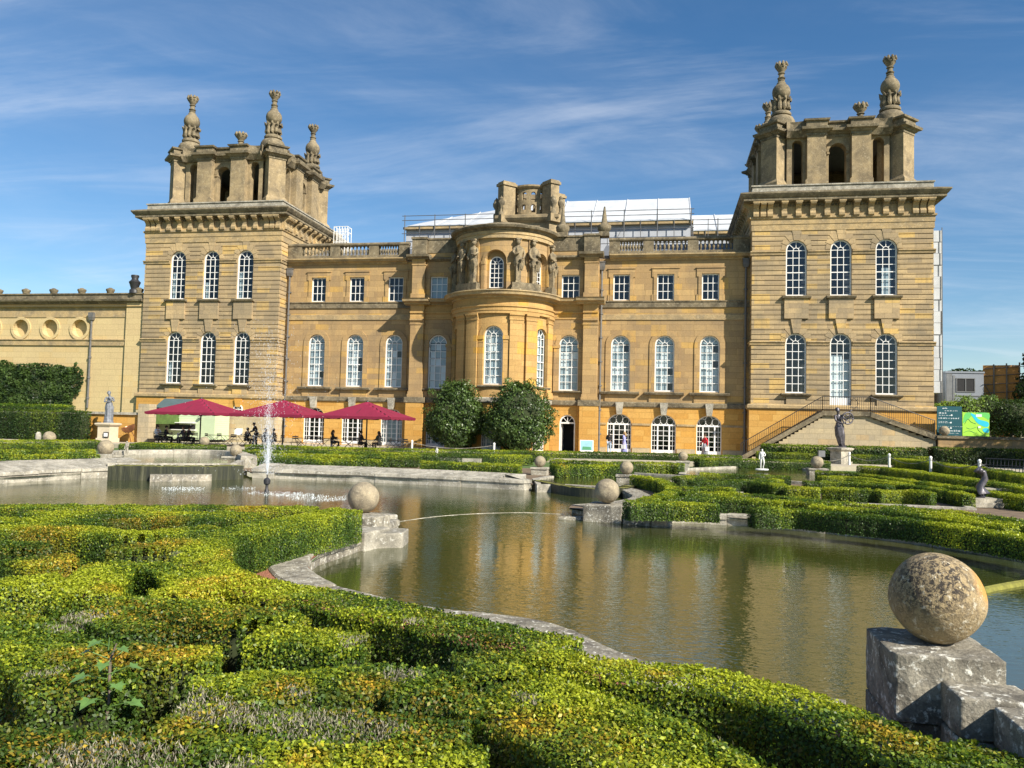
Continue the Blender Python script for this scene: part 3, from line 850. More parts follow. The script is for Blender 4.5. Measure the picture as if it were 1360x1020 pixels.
# ---------------------------------------------------------------- centre: flat bays and the round bow
YC = -.8
fc = flat(0, YC, 1, 0, 0, -1)
def centre():
    ms = (-1, 1)
    upo = [Op(5.4*s, .72, 12.1, 13.98, 13.98) for s in ms]
    loo = [Op(5.36*s, .78, 4.8, 8.4, 9.18) for s in ms]
    for s in ms:
        m = MB(); a, b = sorted((3.0*s, 7.62*s))
        wall(m, fc, a, b, 3.68, 17.05, [o for o in upo+loo if o.u*s > 0], .3)
        wall(m, flat(7.62*s, YC, 0, 1, s, 0), 0, .9, 0, 17.05, [])
        # impost blocks and arch mouldings
        o = loo[0] if s < 0 else loo[1]
        n = 14
        m.wband(fc, [(o.u+1.1*math.cos(PI*i/n), 8.4+1.1*math.sin(PI*i/n)) for i in range(n+1)], [(o.u+.78*math.cos(PI*i/n), 8.4+.78*math.sin(PI*i/n)) for i in range(n+1)], -.02, .06, closed=False)
        for q in (-1, 1):
            c = o.u+q*.97
            m.wbox(fc, c-.22, c+.22, -.02, .1, 4.05, 8.15); m.wbox(fc, c-.28, c+.28, -.02, .16, 8.15, 8.42)
        O = upo[0] if s < 0 else upo[1]
        m.wband(fc, [(O.u+1.0, 12.1), (O.u+1.0, 14.4), (O.u-1.0, 14.4), (O.u-1.0, 12.1)], [(O.u+.72, 12.1), (O.u+.72, 13.98), (O.u-.72, 13.98), (O.u-.72, 12.1)], -.02, .06, closed=False)
        m.build('centre_wall', M['ashlar'], palace)
    g = MB()
    gl = [Op(-5.36, .8, .04, 2.2, 2.95)]; gr = [Op(5.36, .62, .04, 2.25, 2.9)]
    gmap = flat(0, YC-.05, 1, 0, 0, -1)
    wall(g, gmap, -7.67, -3.2, 0, 3.7, gl, .35); wall(g, gmap, 3.2, 7.67, 0, 3.7, gr, .35)
    for s in ms: g.wbox(gmap, 7.05*s-.72, 7.05*s+.72, -.05, .5, 0, 3.66)
    g.build('basement_wall', M['orange'], palace)
    french_window(gmap, gl[0], -.2, True)
    # open garden door on the right
    o = gr[0]; f = MB()
    f.wband(gmap, o.outline(0, gb=0), o.outline(-.1, gb=0), -.26, -.08)
    f.wbox(gmap, o.u-.52, o.u+.52, -.25, -.07, 2.2, 2.32)
    for a in (45, 90, 135):
        c, s_ = math.cos(rad(a)), math.sin(rad(a))
        f.wpoly(gmap, [(o.u-.02*s_, 2.3+.02*c), (o.u+.02*s_, 2.3-.02*c), (o.u+.5*c+.02*s_, 2.3+.55*s_-.02*c), (o.u+.5*c-.02*s_, 2.3+.55*s_+.02*c)], -.2, -.15)
    d = f.build('garden_door', M['white'], palace)
    L = MB(); L.wbox(lambda u, dd, z: (o.u-.5+.04*dd, YC+.25+u, z), 0, .95, 0, 1, .06, 2.2); L.build('door_leaf', M['white'], d)
    # pilasters
    p = MB(); ph = MB()
    for s in ms:
        u = 7.05*s
        p.wbox(fc, u-.55, u+.55, -.05, .42, 4.5, 10.0)
        p.wbox(fc, u-.64, u+.64, -.05, .52, 4.05, 4.3); p.wbox(fc, u-.6, u+.6, -.05, .47, 4.3, 4.52)
        p.wbox(fc, u-.6, u+.6, -.05, .47, 9.96, 10.06); p.wsweep(fc, u-.58, u+.58, [(0, 10.06), (.43, 10.06), (.45, 10.2), (.56, 10.3), (.56, 10.42), (0, 10.42)])
        p.wbox(fc, u-.52, u+.52, -.05, .40, 12.5, 15.1); p.wbox(fc, u-.6, u+.6, -.05, .48, 12.1, 12.5)
        p.wbox(fc, u-.57, u+.57, -.05, .45, 14.85, 14.95); 
        p.wsweep(fc, u-.56, u+.56, [(0, 15.0), (.42, 15.0), (.5, 15.2), (.5, 15.3), (0, 15.3)])
        ph.wsweep(fc, u-.95, u+.95, [(-.05, 15.28), (.52, 15.3), (.6, 15.4), (.85, 15.48), (.9, 15.66), (-.05, 15.74)])
        ph.wbox(fc, u-.6, u+.6, -.5, .42, 15.72, 17.0); ph.wbox(fc, u-.67, u+.67, -.55, .5, 17.0, 17.16)
        ph.wbox(fc, u-.85, u+.85, -.05, .6, 3.62, 4.06)
        a, b = sorted((3.2*s, 6.2*s))
        ph.wsweep(fc, a, b, [(-.03, 3.62), (.16, 3.62), (.2, 3.7), (.2, 3.95), (.14, 4.02), (-.03, 4.03)])
        a, b = sorted((3.3*s, 6.4*s))
        ph.wbox(fc, a, b, -.5, .05, 15.9, 17.0); ph.wbox(fc, a, b, -.55, .12, 17.0, 17.13); ph.wsweep(fc, a, b, [(-.03, 15.2), (.05, 15.2), (.25, 15.35), (.25, 15.5), (-.03, 15.55)])
    p.build('pilaster', M['ashlar'], palace); ph.build('parapet', M['grey'], palace)
    # entablature over the flat bays, breaking forward over the pilasters
    e = MB(); ec = MB()
    pr_f = [(-.05, 10.42), (.06, 10.44), (.06, 10.85), (.16, 10.9), (.16, 11.02), (.05, 11.04), (.05, 11.6), (-.05, 11.6)]
    pr_c = [(-.05, 11.58), (.14, 11.6), (.2, 11.72), (.62, 11.8), (.66, 11.95), (.74, 12.05), (-.05, 12.12)]
    for s in ms:
        a, b = sorted((3.0*s, 6.5*s)); e.wsweep(fc, a, b, pr_f); ec.wsweep(fc, a, b, pr_c)
        sh = lambda pr, q: [(d_+q if d_ > 0 else d_, z_) for d_, z_ in pr]
        e.wsweep(fc, 7.05*s-.58, 7.05*s+.58, sh(pr_f, .4))
        ec.wsweep(fc, 7.05*s-1.1, 7.05*s+1.1, sh(pr_c, .42))
    e.build('entablature', M['bow'], palace); ec.build('cornice', M['trim'], palace)
    for s in ms:
        random.seed(5+s)
        bl = []
        o = loo[0] if s < 0 else loo[1]
        for ci in range(3):
            for ri in range(6):
                bl.append((ci/3+.01, ci/3+.325, ri/7, (ri+.9)/7, 1 if random.random() < .4 else 0))
        bl.append((0, 1, .86, .98, 0))
        window(fc, o, -.18, rows=6, blind=bl, sill=(1.15, .35, 4.79, 4.58))
        window(fc, upo[0] if s < 0 else upo[1], -.18, rows=3, sash=False, fw=.09, blind=[(0, 1, 0, 1, 0)] if s < 0 else None)
    iw = MB(); iw.box(-7.4, 7.4, 1.0, 1.1, 0, 15.2); iw.build('dark_backing', M['inside'], palace)
centre()

BY = -.5
def bow():
    R = 3.9; mp = round_map(0, BY, R); A = rad(86)*R
    th = [rad(-60)*R, 0, rad(60)*R]
    lo = [Op(t, .76, 5.0, 8.72, 9.48) for t in th]
    m = MB(); wall(m, mp, -A, A, 3.68, 10.6, lo, .32, du=.35)
    g = MB(); gop = [Op(t, .78, .04, 2.2, 2.95) for t in th]
    mg = round_map(0, BY, R+.08); wall(g, mg, -A, A, 0, 3.7, [Op(o.u*(R+.08)/R, o.w, o.z0, o.zs, o.z1) for o in gop], .36, du=.35)
    g.build('bow_base_wall', M['orange'], palace)
    for t in th:
        n = 14
        m.wband(mp, [(t+1.12*math.cos(PI*i/n), 8.72+1.12*math.sin(PI*i/n)) for i in range(n+1)], [(t+.76*math.cos(PI*i/n), 8.72+.76*math.sin(PI*i/n)) for i in range(n+1)], -.02, .05, closed=False)
        for q in (-1, 1):
            c = t+q*.97; m.wbox(mp, c-.2, c+.2, -.02, .07, 4.6, 8.45, n=2); m.wbox(mp, c-.24, c+.24, -.02, .14, 8.45, 8.72, n=2)
            m.wbox(mp, c-.22, c+.22, -.02, .09, 8.2, 8.27, n=2)
    pil = [-77, -44, -25.5, 25.5, 44, 77]
    for a in pil:
        u = rad(a)*R
        m.wbox(mp, u-.5, u+.5, -.05, .2, 4.55, 10.0, n=4); m.wbox(mp, u-.58, u+.58, -.05, .3, 4.05, 4.57, n=4)
        m.wbox(mp, u-.54, u+.54, -.05, .25, 9.93, 10.02, n=4); m.wsweep(mp, u-.54, u+.54, [(0, 10.0), (.21, 10.02), (.23, 10.2), (.33, 10.3), (.33, 10.44), (0, 10.44)], n=4)
    m.build('bow_wall', M['bow'], palace)
    e = MB()
    e.wsweep(mp, -A, A, [(-.4, 10.42), (.22, 10.42), (.22, 10.62), (.26, 10.64), (.26, 10.86), (.36, 10.94), (.36, 11.05), (.2, 11.08), (.2, 11.6), (-.4, 11.6)], n=36)
    e.build('bow_entablature', M['bow'], palace)
    e = MB(); e.wsweep(mp, -A-.2, A+.2, [(-.6, 11.58), (.28, 11.6), (.34, 11.72), (.82, 11.8), (.86, 11.95), (.96, 12.05), (.94, 12.12), (-.6, 12.2)], n=40)
    e.build('bow_cornice', M['trim'], palace)
    e = MB(); e.wsweep(mp, -A, A, [(-.05, 3.62), (.2, 3.62), (.26, 3.7), (.26, 3.95), (.18, 4.02), (-.05, 4.05)], n=36); e.build('bow_band', M['coping'], palace)
    for i, o in enumerate(lo):
        bl = [(0, 1, .86, .98, 0)]
        random.seed(11+i)
        for ci in range(3):
            for ri in range(6):
                bl.append((ci/3+.01, ci/3+.325, ri/7, (ri+.9)/7, 1 if ci < 2 and random.random() < .6 else 0))  # no white in the right column, painting in its shade
        window(mp, o, -.2, rows=6, blind=bl, sill=(1.05, .34, 4.98, 4.76))
    for o in gop: french_window(mp, o, -.1, True)
    # upper drum
    R2 = 3.75; m2 = round_map(0, BY, R2); A2 = rad(87)*R2
    th2 = [rad(-60)*R2, 0, rad(60)*R2]
    ni = [Op(t, .84, 12.15, 14.5, 15.34) for t in th2]
    d = MB(); wall(d, m2, -A2, A2, 12.15, 16.3, ni, .42, du=.3)
    for o in ni:
        n = 14
        d.wband(m2, [(o.u+1.08*math.cos(PI*i/n), 14.5+1.08*math.sin(PI*i/n)) for i in range(n+1)], [(o.u+.84*math.cos(PI*i/n), 14.5+.84*math.sin(PI*i/n)) for i in range(n+1)], -.02, .05, closed=False)
        inner = Op(o.u, .56, 12.45, 14.33, 14.89)
        md = round_map(0, BY, R2-.42); k = (R2-.42)/R2
        i2 = Op(inner.u*k, inner.w, inner.z0, inner.zs, inner.z1)
        wall(d, md, (o.u-1.0)*k, (o.u+1.0)*k, 12.15, 15.5, [i2], .1)
        for q in (-1, 1):
            c = o.u+q*1.0; d.wbox(m2, c-.16, c+.16, -.1, .08, 14.22, 14.5, n=2); d.wbox(m2, c-.13, c+.13, -.02, .05, 12.3, 14.22, n=2)
        window(md, i2, -.06, rows=5, fw=.07, bar=.035)
    for a in pil:
        u = rad(a)*R2; d.wbox(m2, u-.3, u+.3, -.03, .12, 12.9, 16.2, n=3)
    d.build('drum_wall', M['ashlar'], palace)
    e = MB(); e.wsweep(m2, -A2-.1, A2+.1, [(-.4, 16.2), (.2, 16.22), (.2, 16.5), (.26, 16.52), (.26, 16.76), (-.4, 16.8)], n=36); e.build('drum_entablature', M['trim'], palace)
    e = MB(); e.wsweep(m2, -A2-.2, A2+.2, [(-.5, 16.76), (.3, 16.78), (.36, 16.9), (.62, 16.98), (.7, 17.14), (.55, 17.24), (-1.4, 17.75), (-1.4, 16.9)], n=40)
    e.build('drum_cornice', M['grey'], palace)
    ped = MB()
    for a0, a1 in ((-53, -18), (18, 53), (-88, -70), (70, 88)):
        ped.wbox(m2, rad(a0)*R2, rad(a1)*R2, -.05, .62, 12.14, 12.34, n=6); ped.wbox(m2, rad(a0+1)*R2, rad(a1-1)*R2, -.05, .54, 12.34, 12.78, n=6)
    ped.build('statue_pedestal', M['grey'], palace)
    for i, a in enumerate(pil):
        t = rad(a); x, y = (R2+.32)*math.sin(t), BY-(R2+.32)*math.cos(t)
        herm(x, y, 12.78, t, i)
    iw = MB(); iw.box(-3.2, 3.2, -1.0, -.9, 0, 16.5); iw.build('dark_backing', M['inside'], palace)
    rp = MB()
    rp.lathe([(3.0, 0), (2.6, .5), (.1, .9)], (0, BY+.2, 17.3), 32); rp.build('drum_roof', M['grey'], palace, smooth=True)

def herm(x, y, z, t, i):
    """terminal figure: tapering pillar below, draped torso and head above"""
    mb = MB(); ca, sa = math.cos(t), math.sin(t)
    W = lambda p: (x+ca*p[0]-sa*p[1], y+sa*p[0]+ca*p[1], z+p[2])
    sub = MB()
    sub.rbox(0, 0, .34, .3, 0, 1.5, 0, 1.35); sub.rbox(0, 0, .46, .42, 0, .12)
    rr = random.Random(i)
    m1, m2_ = (1, -1)[i % 2], rr.uniform(-.04, .04)
    def fold(a, zz): return 1+.13*math.sin(7*a+zz*5+i)+.07*math.sin(13*a-zz*9)
    sub.lathe([(.1, 1.12), (.3, 1.25), (.36, 1.5), (.33, 1.75), (.29, 1.95), (.31, 2.1), (.36, 2.35), (.37, 2.55), (.3, 2.72), (.14, 2.8), (.1, 2.9), (.1, 2.96)], (0, 0, 0), 22, sx=1.0, sy=.78, fn=fold)
    sub.ball((m2_, -.04, 3.1), .165, 12, 10, sz=1.22); sub.ball((m2_, .02, 3.17), .185, 10, 8)
    sub.ball((m2_, -.2, 3.08), .035, 6, 4)                     # nose
    sub.rbox(0, .05, .42, .42, 3.28, 3.42)
    # arms: one folded across, one gathering drapery
    sub.tube([(.32*m1, 0, 2.6), (.44*m1, -.08, 2.3), (.36*m1, -.28, 2.1), (.05*m1, -.36, 2.2)], [.11, .1, .085, .06], 8)
    sub.tube([(-.32*m1, 0, 2.6), (-.45*m1, -.05, 2.28), (-.4*m1, -.2, 1.95), (-.24*m1, -.32, 1.8)], [.11, .1, .085, .06], 8)
    for s in range(4):                                         # swags of cloth
        a = -1.2+s*.8
        sub.tube([(.3*math.cos(a), -.12+.2*math.sin(a)-.1, 1.75), (.34*math.cos(a+.2), -.25, 1.4), (.26*math.cos(a+.3), -.2, 1.0-.1*(s % 2))], [.12, .13, .05], 7)
    mb.add([W(p) for p in sub.v], sub.f)
    mb.build('term_statue', M['carved'], palace, smooth=55)
bow()

# ---------------------------------------------------------------- roofs, lantern, chimney works, pipes
def tops():
    m = MB()
    m.box(-19.1, -7.4, .3, 24, 15.2, 15.72); m.box(7.4, 19.1, .3, 24, 15.2, 15.72); m.box(-7.4, 7.4, -.2, 24, 15.3, 16.2)
    m.box(-19.1, 19.1, 23.9, 24.2, 0, 15.3)
    for s in (-1, 1): m.add([(7.5*s, 1.0, 15.7), (19.1*s, 1.0, 15.7), (19.1*s, 8, 18.3), (7.5*s, 8, 18.3), (7.5*s, 15, 15.7), (19.1*s, 15, 15.7)], [(0,1,2,3),(3,2,5,4)])
    m.build('lead_roof', M['lead'], palace)
    L = MB(); yc = 12.0; zb = 21.7
    L.box(-2.5, 2.5, yc-2.5, yc+2.5, 16.2, 21.1); 
    L.ring(-2.5, 2.5, yc-2.5, yc+2.5, [(0, 20.9), (.35, 21.1), (.5, 21.3), (.5, 21.55), (.1, 21.7)])
    for sx in (-1, 1):
        for sy in (-1, 1):
            a = math.atan2(sy, sx); cx, cy = sx*2.1, yc+sy*2.1
            L.rbox(cx, cy, 1.35, .95, zb-.1, 24.5, a)
            L.rbox(cx, cy, 1.6, 1.2, 24.5, 24.75, a); L.rbox(cx, cy, 1.35, 1.0, 24.75, 24.9, a)
            L.rbox(cx, cy, 2.0, 1.35, 20.9, 21.62, a)
            L.rbox(sx*2.0, yc+sy*2.0, 1.6, 1.2, 16.2, 21.0, a)
    R = 2.0; mp = round_map(0, yc, R); C = 2*PI*R
    ops = []
    for i in range(14):
        u = -C/2+C*(i+.5)/14
        ops += [Op(u, .23, zb+.35, 22.6, 22.83), Op(u, .23, 23.25, 23.8, 24.03)]
    wall(L, mp, -C/2, C/2, zb-.1, 24.4, ops, .3, du=.2)
    wall(L, round_map(0, yc, R-.3), -C/2*(R-.3)/R, C/2*(R-.3)/R, zb-.1, 24.4, [Op(o.u*(R-.3)/R, o.w, o.z0, o.zs, o.z1) for o in ops], .0, du=.2)
    L.wsweep(mp, -C/2, C/2, [(-.4, 24.35), (.1, 24.35), (.25, 24.5), (.25, 24.65), (-.4, 24.8)], n=32)
    L.wsweep(mp, -C/2, C/2, [(-.4, 21.65), (.15, 21.65), (.15, 21.85), (-.4, 21.9)], n=32)
    lan = L.build('lantern', M['belfry'], palace)
    for sx, sy in ((-1, -1), (1, -1), (1.25, -.75), (-1.25, -.75)):
        u = MB(); u.lathe([(.3, 0), (.3, .25), (.16, .4), (.14, .7), (.34, 1.05), (.36, 1.3), (.24, 1.5), (.26, 1.6), (.12, 1.75), (.03, 1.9)], (sx*2.45, yc+sy*2.75, 21.6), 12)
        u.build('urn', M['grey'], lan, smooth=50)
    for x in (4.65, 7.95):        # stone pinnacles on the parapet
        u = MB(); u.rbox(x, YC+.1, .8, .8, 17.0, 17.35); u.lathe([(.3, 0), (.52, .25), (.55, .55), (.5, .62), (.3, .7), (.24, .8), (.12, 1.7), (.06, 2.1), (.0, 2.15)], (x, YC+.1, 17.3), 10)
        u.build('pinnacle', M['grey'], palace, smooth=40)
    for (px, py0, Y, z0, z1) in ((382, 360, -.15, .2, 14.3), (798, 360, -.2, .2, 14.5), (990, 350, -.15, .2, 14.6)):
        x = at_y(px, 440, Y)[0]
        p = MB(); p.tube([(x, Y, z0), (x, Y, z1)], .085, 8)
        for z in np.arange(z0+1.2, z1, 1.9): p.lathe([(.13, 0), (.13, .12)], (x, Y, z), 8); p.box(x-.16, x+.16, Y+.02, Y+.15, z+.02, z+.1)
        p.rbox(x, Y, .34, .26, z1-.05, z1+.2, 0, 1.4); p.rbox(x, Y, .48, .36, z1+.2, z1+.55); p.rbox(x, Y, .56, .42, z1+.55, z1+.62)
        p.build('drainpipe', M['pipe'], palace)
tops()

# ---------------------------------------------------------------- garden stair of the right-hand tower
def stair():
    y0, y1 = YT-.13, -3.2; zl = 3.55
    xl0, xl1 = 23.9, 27.1; fL = (18.3, 0.0); fR = (31.3, 2.0)
    s = MB()
    poly = [(fL[0]+.3, -.1), (31.4, -.1), (31.4, fR[1]-.1), (xl1, zl-.35), (xl0, zl-.35)]
    s.wpoly(flat(0, y1+.1, 1, 0, 0, -1), poly, -(y0-y1-.12)+.0, 0)
    body = s.build('garden_stair', M['pale'], palace)
    st = MB()
    nL, nR = 21, 9
    for i in range(nL):
        x1 = xl0-(xl0-fL[0])*i/nL; z = zl-(zl-fL[1])*(i+1)/nL
        st.box(x1-(xl0-fL[0])/nL-.03, x1+.25, y1+.1, y0, z-.22, z+.0-.004*0)
    for i in range(nR):
        x0 = xl1+(fR[0]-xl1)*i/nR; z = zl-(zl-fR[1])*(i+1)/nR
        st.box(x0-.25, x0+(fR[0]-xl1)/nR+.03, y1+.1, y0, z-.22, z)
    st.box(xl0-.05, xl1+.05, y1-.08, y0, zl-.34, zl)
    st.build('step', M['grey'], body)
    sg = MB()       # stone strings along the flights
    def string(xa, za, xb, zb):
        sg.wpoly(flat(0, y1-.06, 1, 0, 0, -1), [(xa, za-.38), (xb, zb-.38), (xb, zb-.02), (xa, za-.02)], -.16, .05)
    string(fL[0]-.1, fL[1]+.1, xl0, zl); string(xl1, zl, fR[0]+.1, fR[1]+.05)
    sg.build('stair_string', M['grey'], body)
    r = MB(); y = y1-.02
    def rail(xa, za, xb, zb, n):
        r.tube([(xa, y, za+1.02), (xb, y, zb+1.02)], .03, 6); r.tube([(xa, y, za+.12), (xb, y, zb+.12)], .014, 5)
        for i in range(n+1):
            t = i/n; X = xa+(xb-xa)*t; Z = za+(zb-za)*t
            r.tube([(X, y, Z-.05), (X, y, Z+1.02)], .014 if i not in (0, n) else .028, 5)
    rail(fL[0], fL[1]+.05, xl0, zl, 44); rail(xl0, zl, xl1, zl, 22); rail(xl1, zl, fR[0], fR[1], 30)
    N = 16    # wreath in the middle of the landing rail
    cx, cz = 26.0, zl+.55
    r.tube([(cx+.26*math.cos(2*PI*i/N), y-.02, cz+.32*math.sin(2*PI*i/N)) for i in range(N+1)], .02, 5)
    for i in range(8):
        a = 2*PI*i/8; r.tube([(cx+.26*math.cos(a), y-.02, cz+.32*math.sin(a)), (cx+.4*math.cos(a), y-.02, cz+.46*math.sin(a))], .016, 5)
    r.build('railing', M['iron'], body)
stair()

# ---------------------------------------------------------------- left wing
def wing():
    w = thing('wing_building', 'low cream stone wing with round recesses under its parapet, joined to the left tower', 'building', (-45, -.9, 0))
    L = lambda p: (p[0]+45, p[1]+.9, p[2])
    mp0 = flat(0, -.9, 1, 0, 0, -1); mp = lambda u, d, z: L(mp0(u, d, z))
    xs = [-56.4, -53.4, -50.3, -47.3, -44.3, -41.3, -38.3]
    m = MB(); x0, x1 = -75.0, -32.0
    # wall in rows, with round recesses
    cops = []
    for c in xs:
        o = Op(c, .78, 8.86, 9.64, 10.42)
        o.hw = (lambda z, o=o: math.sqrt(max(0, .78**2-(z-9.64)**2)) if 8.86 <= z <= 10.42 else None)
        o.outline = (lambda g=0, n=22, gb=None, o=o: [(o.u+(.78+g)*math.cos(2*PI*i/n), 9.64+(.78+g)*math.sin(2*PI*i/n)) for i in range(n)])
        cops.append(o)
    lvl = MB()
    # extra levels for the circles
    zs = sorted({0, 12.0, 8.86, 10.42}|{9.64-.78*math.cos(PI*i/12) for i in range(1, 12)})
    for a, b in zip(zs, zs[1:]):
        e = [(x0, x0)]
        mid = (a+b)/2
        for o in cops:
            if o.hw(mid) is not None:
                ha, hb = o.hw(max(a, 8.86)) or 0, o.hw(min(b, 10.42)) or 0
                e += [(o.u-ha, o.u-hb), (o.u+ha, o.u+hb)]
        e.append((x1, x1))
        for i in range(0, len(e), 2):
            (la, lb), (ra, rb) = e[i], e[i+1]
            m.quad(mp(la, 0, a), mp(ra, 0, a), mp(rb, 0, b), mp(lb, 0, b))
    for o in cops:
        ol = o.outline()
        for i in range(len(ol)):
            (ua, za), (ub, zb) = ol[i], ol[(i+1) % len(ol)]
            m.quad(mp(ua, 0, za), mp(ub, 0, zb), mp(ub, -.45, zb), mp(ua, -.45, za))
        m.add([mp(u, -.45, z) for u, z in ol], [tuple(range(len(ol)))])
        m.wband(mp, [(o.u+1.02*math.cos(2*PI*i/22), 9.64+1.02*math.sin(2*PI*i/22)) for i in range(22)], o.outline(), -.02, .09)
    m.wbox(mp, -33.6, x1, -.1, .22, 0, 12.0)
    m.build('wing_wall', M['cream'], w, recalc=True)
    t = MB()
    t.wsweep(mp, x0, x1, [(-.05, 8.08), (.12, 8.1), (.12, 8.5), (.2, 8.56), (.2, 8.64), (-.05, 8.68)])
    t.wsweep(mp, x0, x1, [(-.05, 10.62), (.06, 10.62), (.06, 11.45), (.3, 11.5), (.34, 11.55), (-.05, 11.56)])
    t.build('wing_band', M['trim'], w)
    c = MB(); c.wsweep(mp, x0, x1, [(-.8, 11.8), (.2, 11.8), (.28, 11.92), (.5, 12.0), (.56, 12.16), (.2, 12.24), (.2, 12.6), (.3, 12.64), (.3, 12.74), (-.8, 12.8)])
    c.build('wing_cornice', M['grey'], w)
    b = MB(); b.box(*(x0+45, x1+45), 1.2, 12, 0, 12.2); b.build('wing_roof', M['lead'], w)
    for i in range(9):
        u = MB(); p = mp(-55.4+2.85*i+.0, .0, 12.78); u.lathe([(.28, 0), (.3, .12), (.36, .2), (.36, .34), (.2, .4), (.12, .46)], p, 10); u.build('cap_stone', M['grey'], w, smooth=40)
    u = MB(); p = mp(-33.0, .1, 12.7); u.lathe([(.42, 0), (.42, .3), (.3, .4), (.42, .8), (.5, 1.0), (.3, 1.2), (.26, 1.3), (.34, 1.5), (.32, 1.62), (.1, 1.66)], p, 12); u.build('urn', M['iron'], w, smooth=50)
    p = MB(); x, y, z1 = -37.05+45, -.14, 10.4
    p.tube([(x, y, 2.6), (x, y, z1)], .085, 8)
    for z in (3.4, 5.2, 7.0, 8.6): p.lathe([(.14, 0), (.14, .14)], (x, y, z), 8)
    p.rbox(x, y, .34, .28, z1-.05, z1+.2, 0, 1.4); p.rbox(x, y, .5, .38, z1+.2, z1+.62); p.build('drainpipe', M['pipe'], w)
wing()

MB.SPLIT = False
# ====================================================================== LIGHT AND SKY
SUN = Vector((1.43, -1.0, 1.27)).normalized()
sund = bpy.data.lights.new('sun', 'SUN'); sund.energy = 4.9; sund.angle = rad(.53); sund.color = (1.0, .93, .80)
suno = bpy.data.objects.new('sun', sund); COL.objects.link(suno); suno.location = SUN*200
suno.rotation_euler = SUN.to_track_quat('Z', 'Y').to_euler()
W = bpy.data.worlds.new('World'); scn.world = W; W.use_nodes = True
wt = W.node_tree; bg = wt.nodes['Background']; bg.inputs['Strength'].default_value = .075
sky = wt.nodes.new('ShaderNodeTexSky'); sky.sky_type = 'NISHITA'; sky.sun_disc = False
sky.sun_elevation = math.asin(SUN.z); sky.sun_rotation = math.atan2(SUN.x, SUN.y); sky.air_density = 1.0; sky.dust_density = .25; sky.ozone_density = 2.5
hs = wt.nodes.new('ShaderNodeHueSaturation'); hs.inputs['Saturation'].default_value = 1.25; hs.inputs['Value'].default_value = 1.0
wt.links.new(sky.outputs[0], hs.inputs['Color'])
tc = wt.nodes.new('ShaderNodeTexCoord')
sp = wt.nodes.new('ShaderNodeSeparateXYZ'); wt.links.new(tc.outputs['Generated'], sp.inputs[0])
def wm(op, a, b=None):
    n = wt.nodes.new('ShaderNodeMath'); n.operation = op
    for i, v in enumerate((a, b)):
        if v is None: continue
        if isinstance(v, (int, float)): n.inputs[i].default_value = v
        else: wt.links.new(v, n.inputs[i])
    return n.outputs[0]
zz = wm('MAXIMUM', wm('ADD', sp.outputs[2], .12), .03)
cb = wt.nodes.new('ShaderNodeCombineXYZ'); wt.links.new(wm('DIVIDE', sp.outputs[0], zz), cb.inputs[0]); wt.links.new(wm('DIVIDE', sp.outputs[1], zz), cb.inputs[1])
def cloud(rot, scl, scale, lo, hi, dist, seed):
    mp = wt.nodes.new('ShaderNodeMapping'); mp.inputs['Rotation'].default_value = (0, 0, rad(rot)); mp.inputs['Scale'].default_value = scl; mp.inputs['Location'].default_value = (seed, seed*.7, 0)
    wt.links.new(cb.outputs[0], mp.inputs[0])
    n = wt.nodes.new('ShaderNodeTexNoise'); n.inputs['Scale'].default_value = scale; n.inputs['Detail'].default_value = 9; n.inputs['Roughness'].default_value = .62; n.inputs['Distortion'].default_value = dist
    wt.links.new(mp.outputs[0], n.inputs['Vector'])
    r = wt.nodes.new('ShaderNodeMapRange'); r.inputs[1].default_value = lo; r.inputs[2].default_value = hi; r.interpolation_type = 'SMOOTHSTEP'
    wt.links.new(n.outputs['Fac'], r.inputs[0]); return r.outputs[0]
c1 = cloud(10, (.42, 2.0, 1), .75, .45, .74, .9, 3.1)
c2 = cloud(-32, (.45, 1.7, 1), 1.15, .47, .80, 1.3, 8.4)
c3 = cloud(20, (.8, 1.0, 1), .6, .38, .68, .6, 1.7)
cl = wm('MINIMUM', wm('ADD', wm('MULTIPLY', c1, wm('ADD', wm('MULTIPLY', c3, .8), .12)), wm('MULTIPLY', c2, .5)), 1.0)
cl = wm('MULTIPLY', wm('ADD', cl, wm('MULTIPLY', c3, .20)), .44)
mx = wt.nodes.new('ShaderNodeMix'); mx.data_type = 'RGBA'
wt.links.new(cl, mx.inputs[0]); wt.links.new(hs.outputs[0], mx.inputs[6]); mx.inputs[7].default_value = (7.6, 7.9, 8.4, 1)
wt.links.new(mx.outputs[2], bg.inputs['Color'])
scn.view_settings.view_transform = 'Standard'; scn.view_settings.look = 'None'; scn.view_settings.exposure = 0.82; scn.view_settings.gamma = 1.0
try: scn.view_settings.use_curve_mapping = False
except Exception: pass
scn.cycles.max_bounces = 7; scn.cycles.transparent_max_bounces = 10; scn.cycles.diffuse_bounces = 3; scn.cycles.glossy_bounces = 4
scn.cycles.use_denoising = True

# ====================================================================== GROUND MATERIALS
def m_ground():
    t = NT('garden_ground'); c = t.coords()
    col = t.mix(t.ramp(t.noise(c, .5, 5), [(.35, 0.0), (.65, 1.0)]), (.30, .115, .07), (.36, .16, .10))
    n = t.noise(c, 60, 4, .7); vo = t.node('ShaderNodeTexVoronoi'); vo.inputs['Scale'].default_value = 70; t.link(c, vo.inputs['Vector'])
    col = t.mix(.7, col, t.ramp(vo.outputs['Color'], [(.2, .3), (.8, .75)]), 'OVERLAY')
    return t.set(col, .95, t.bump(vo.outputs['Distance'], .8, .02), Specular_IOR_Level=.2)
M['gravel'] = m_ground()
M['soil'] = plain('brown_soil_path', (.15,.105,.065), .95, .3, 3, .6)
M['terrace'] = plain('terrace_gravel', (.40,.35,.26), .95, .15, 3, .5)
M['grass'] = plain('lawn_grass', (.07,.12,.025), .95, .3, 4, .6)
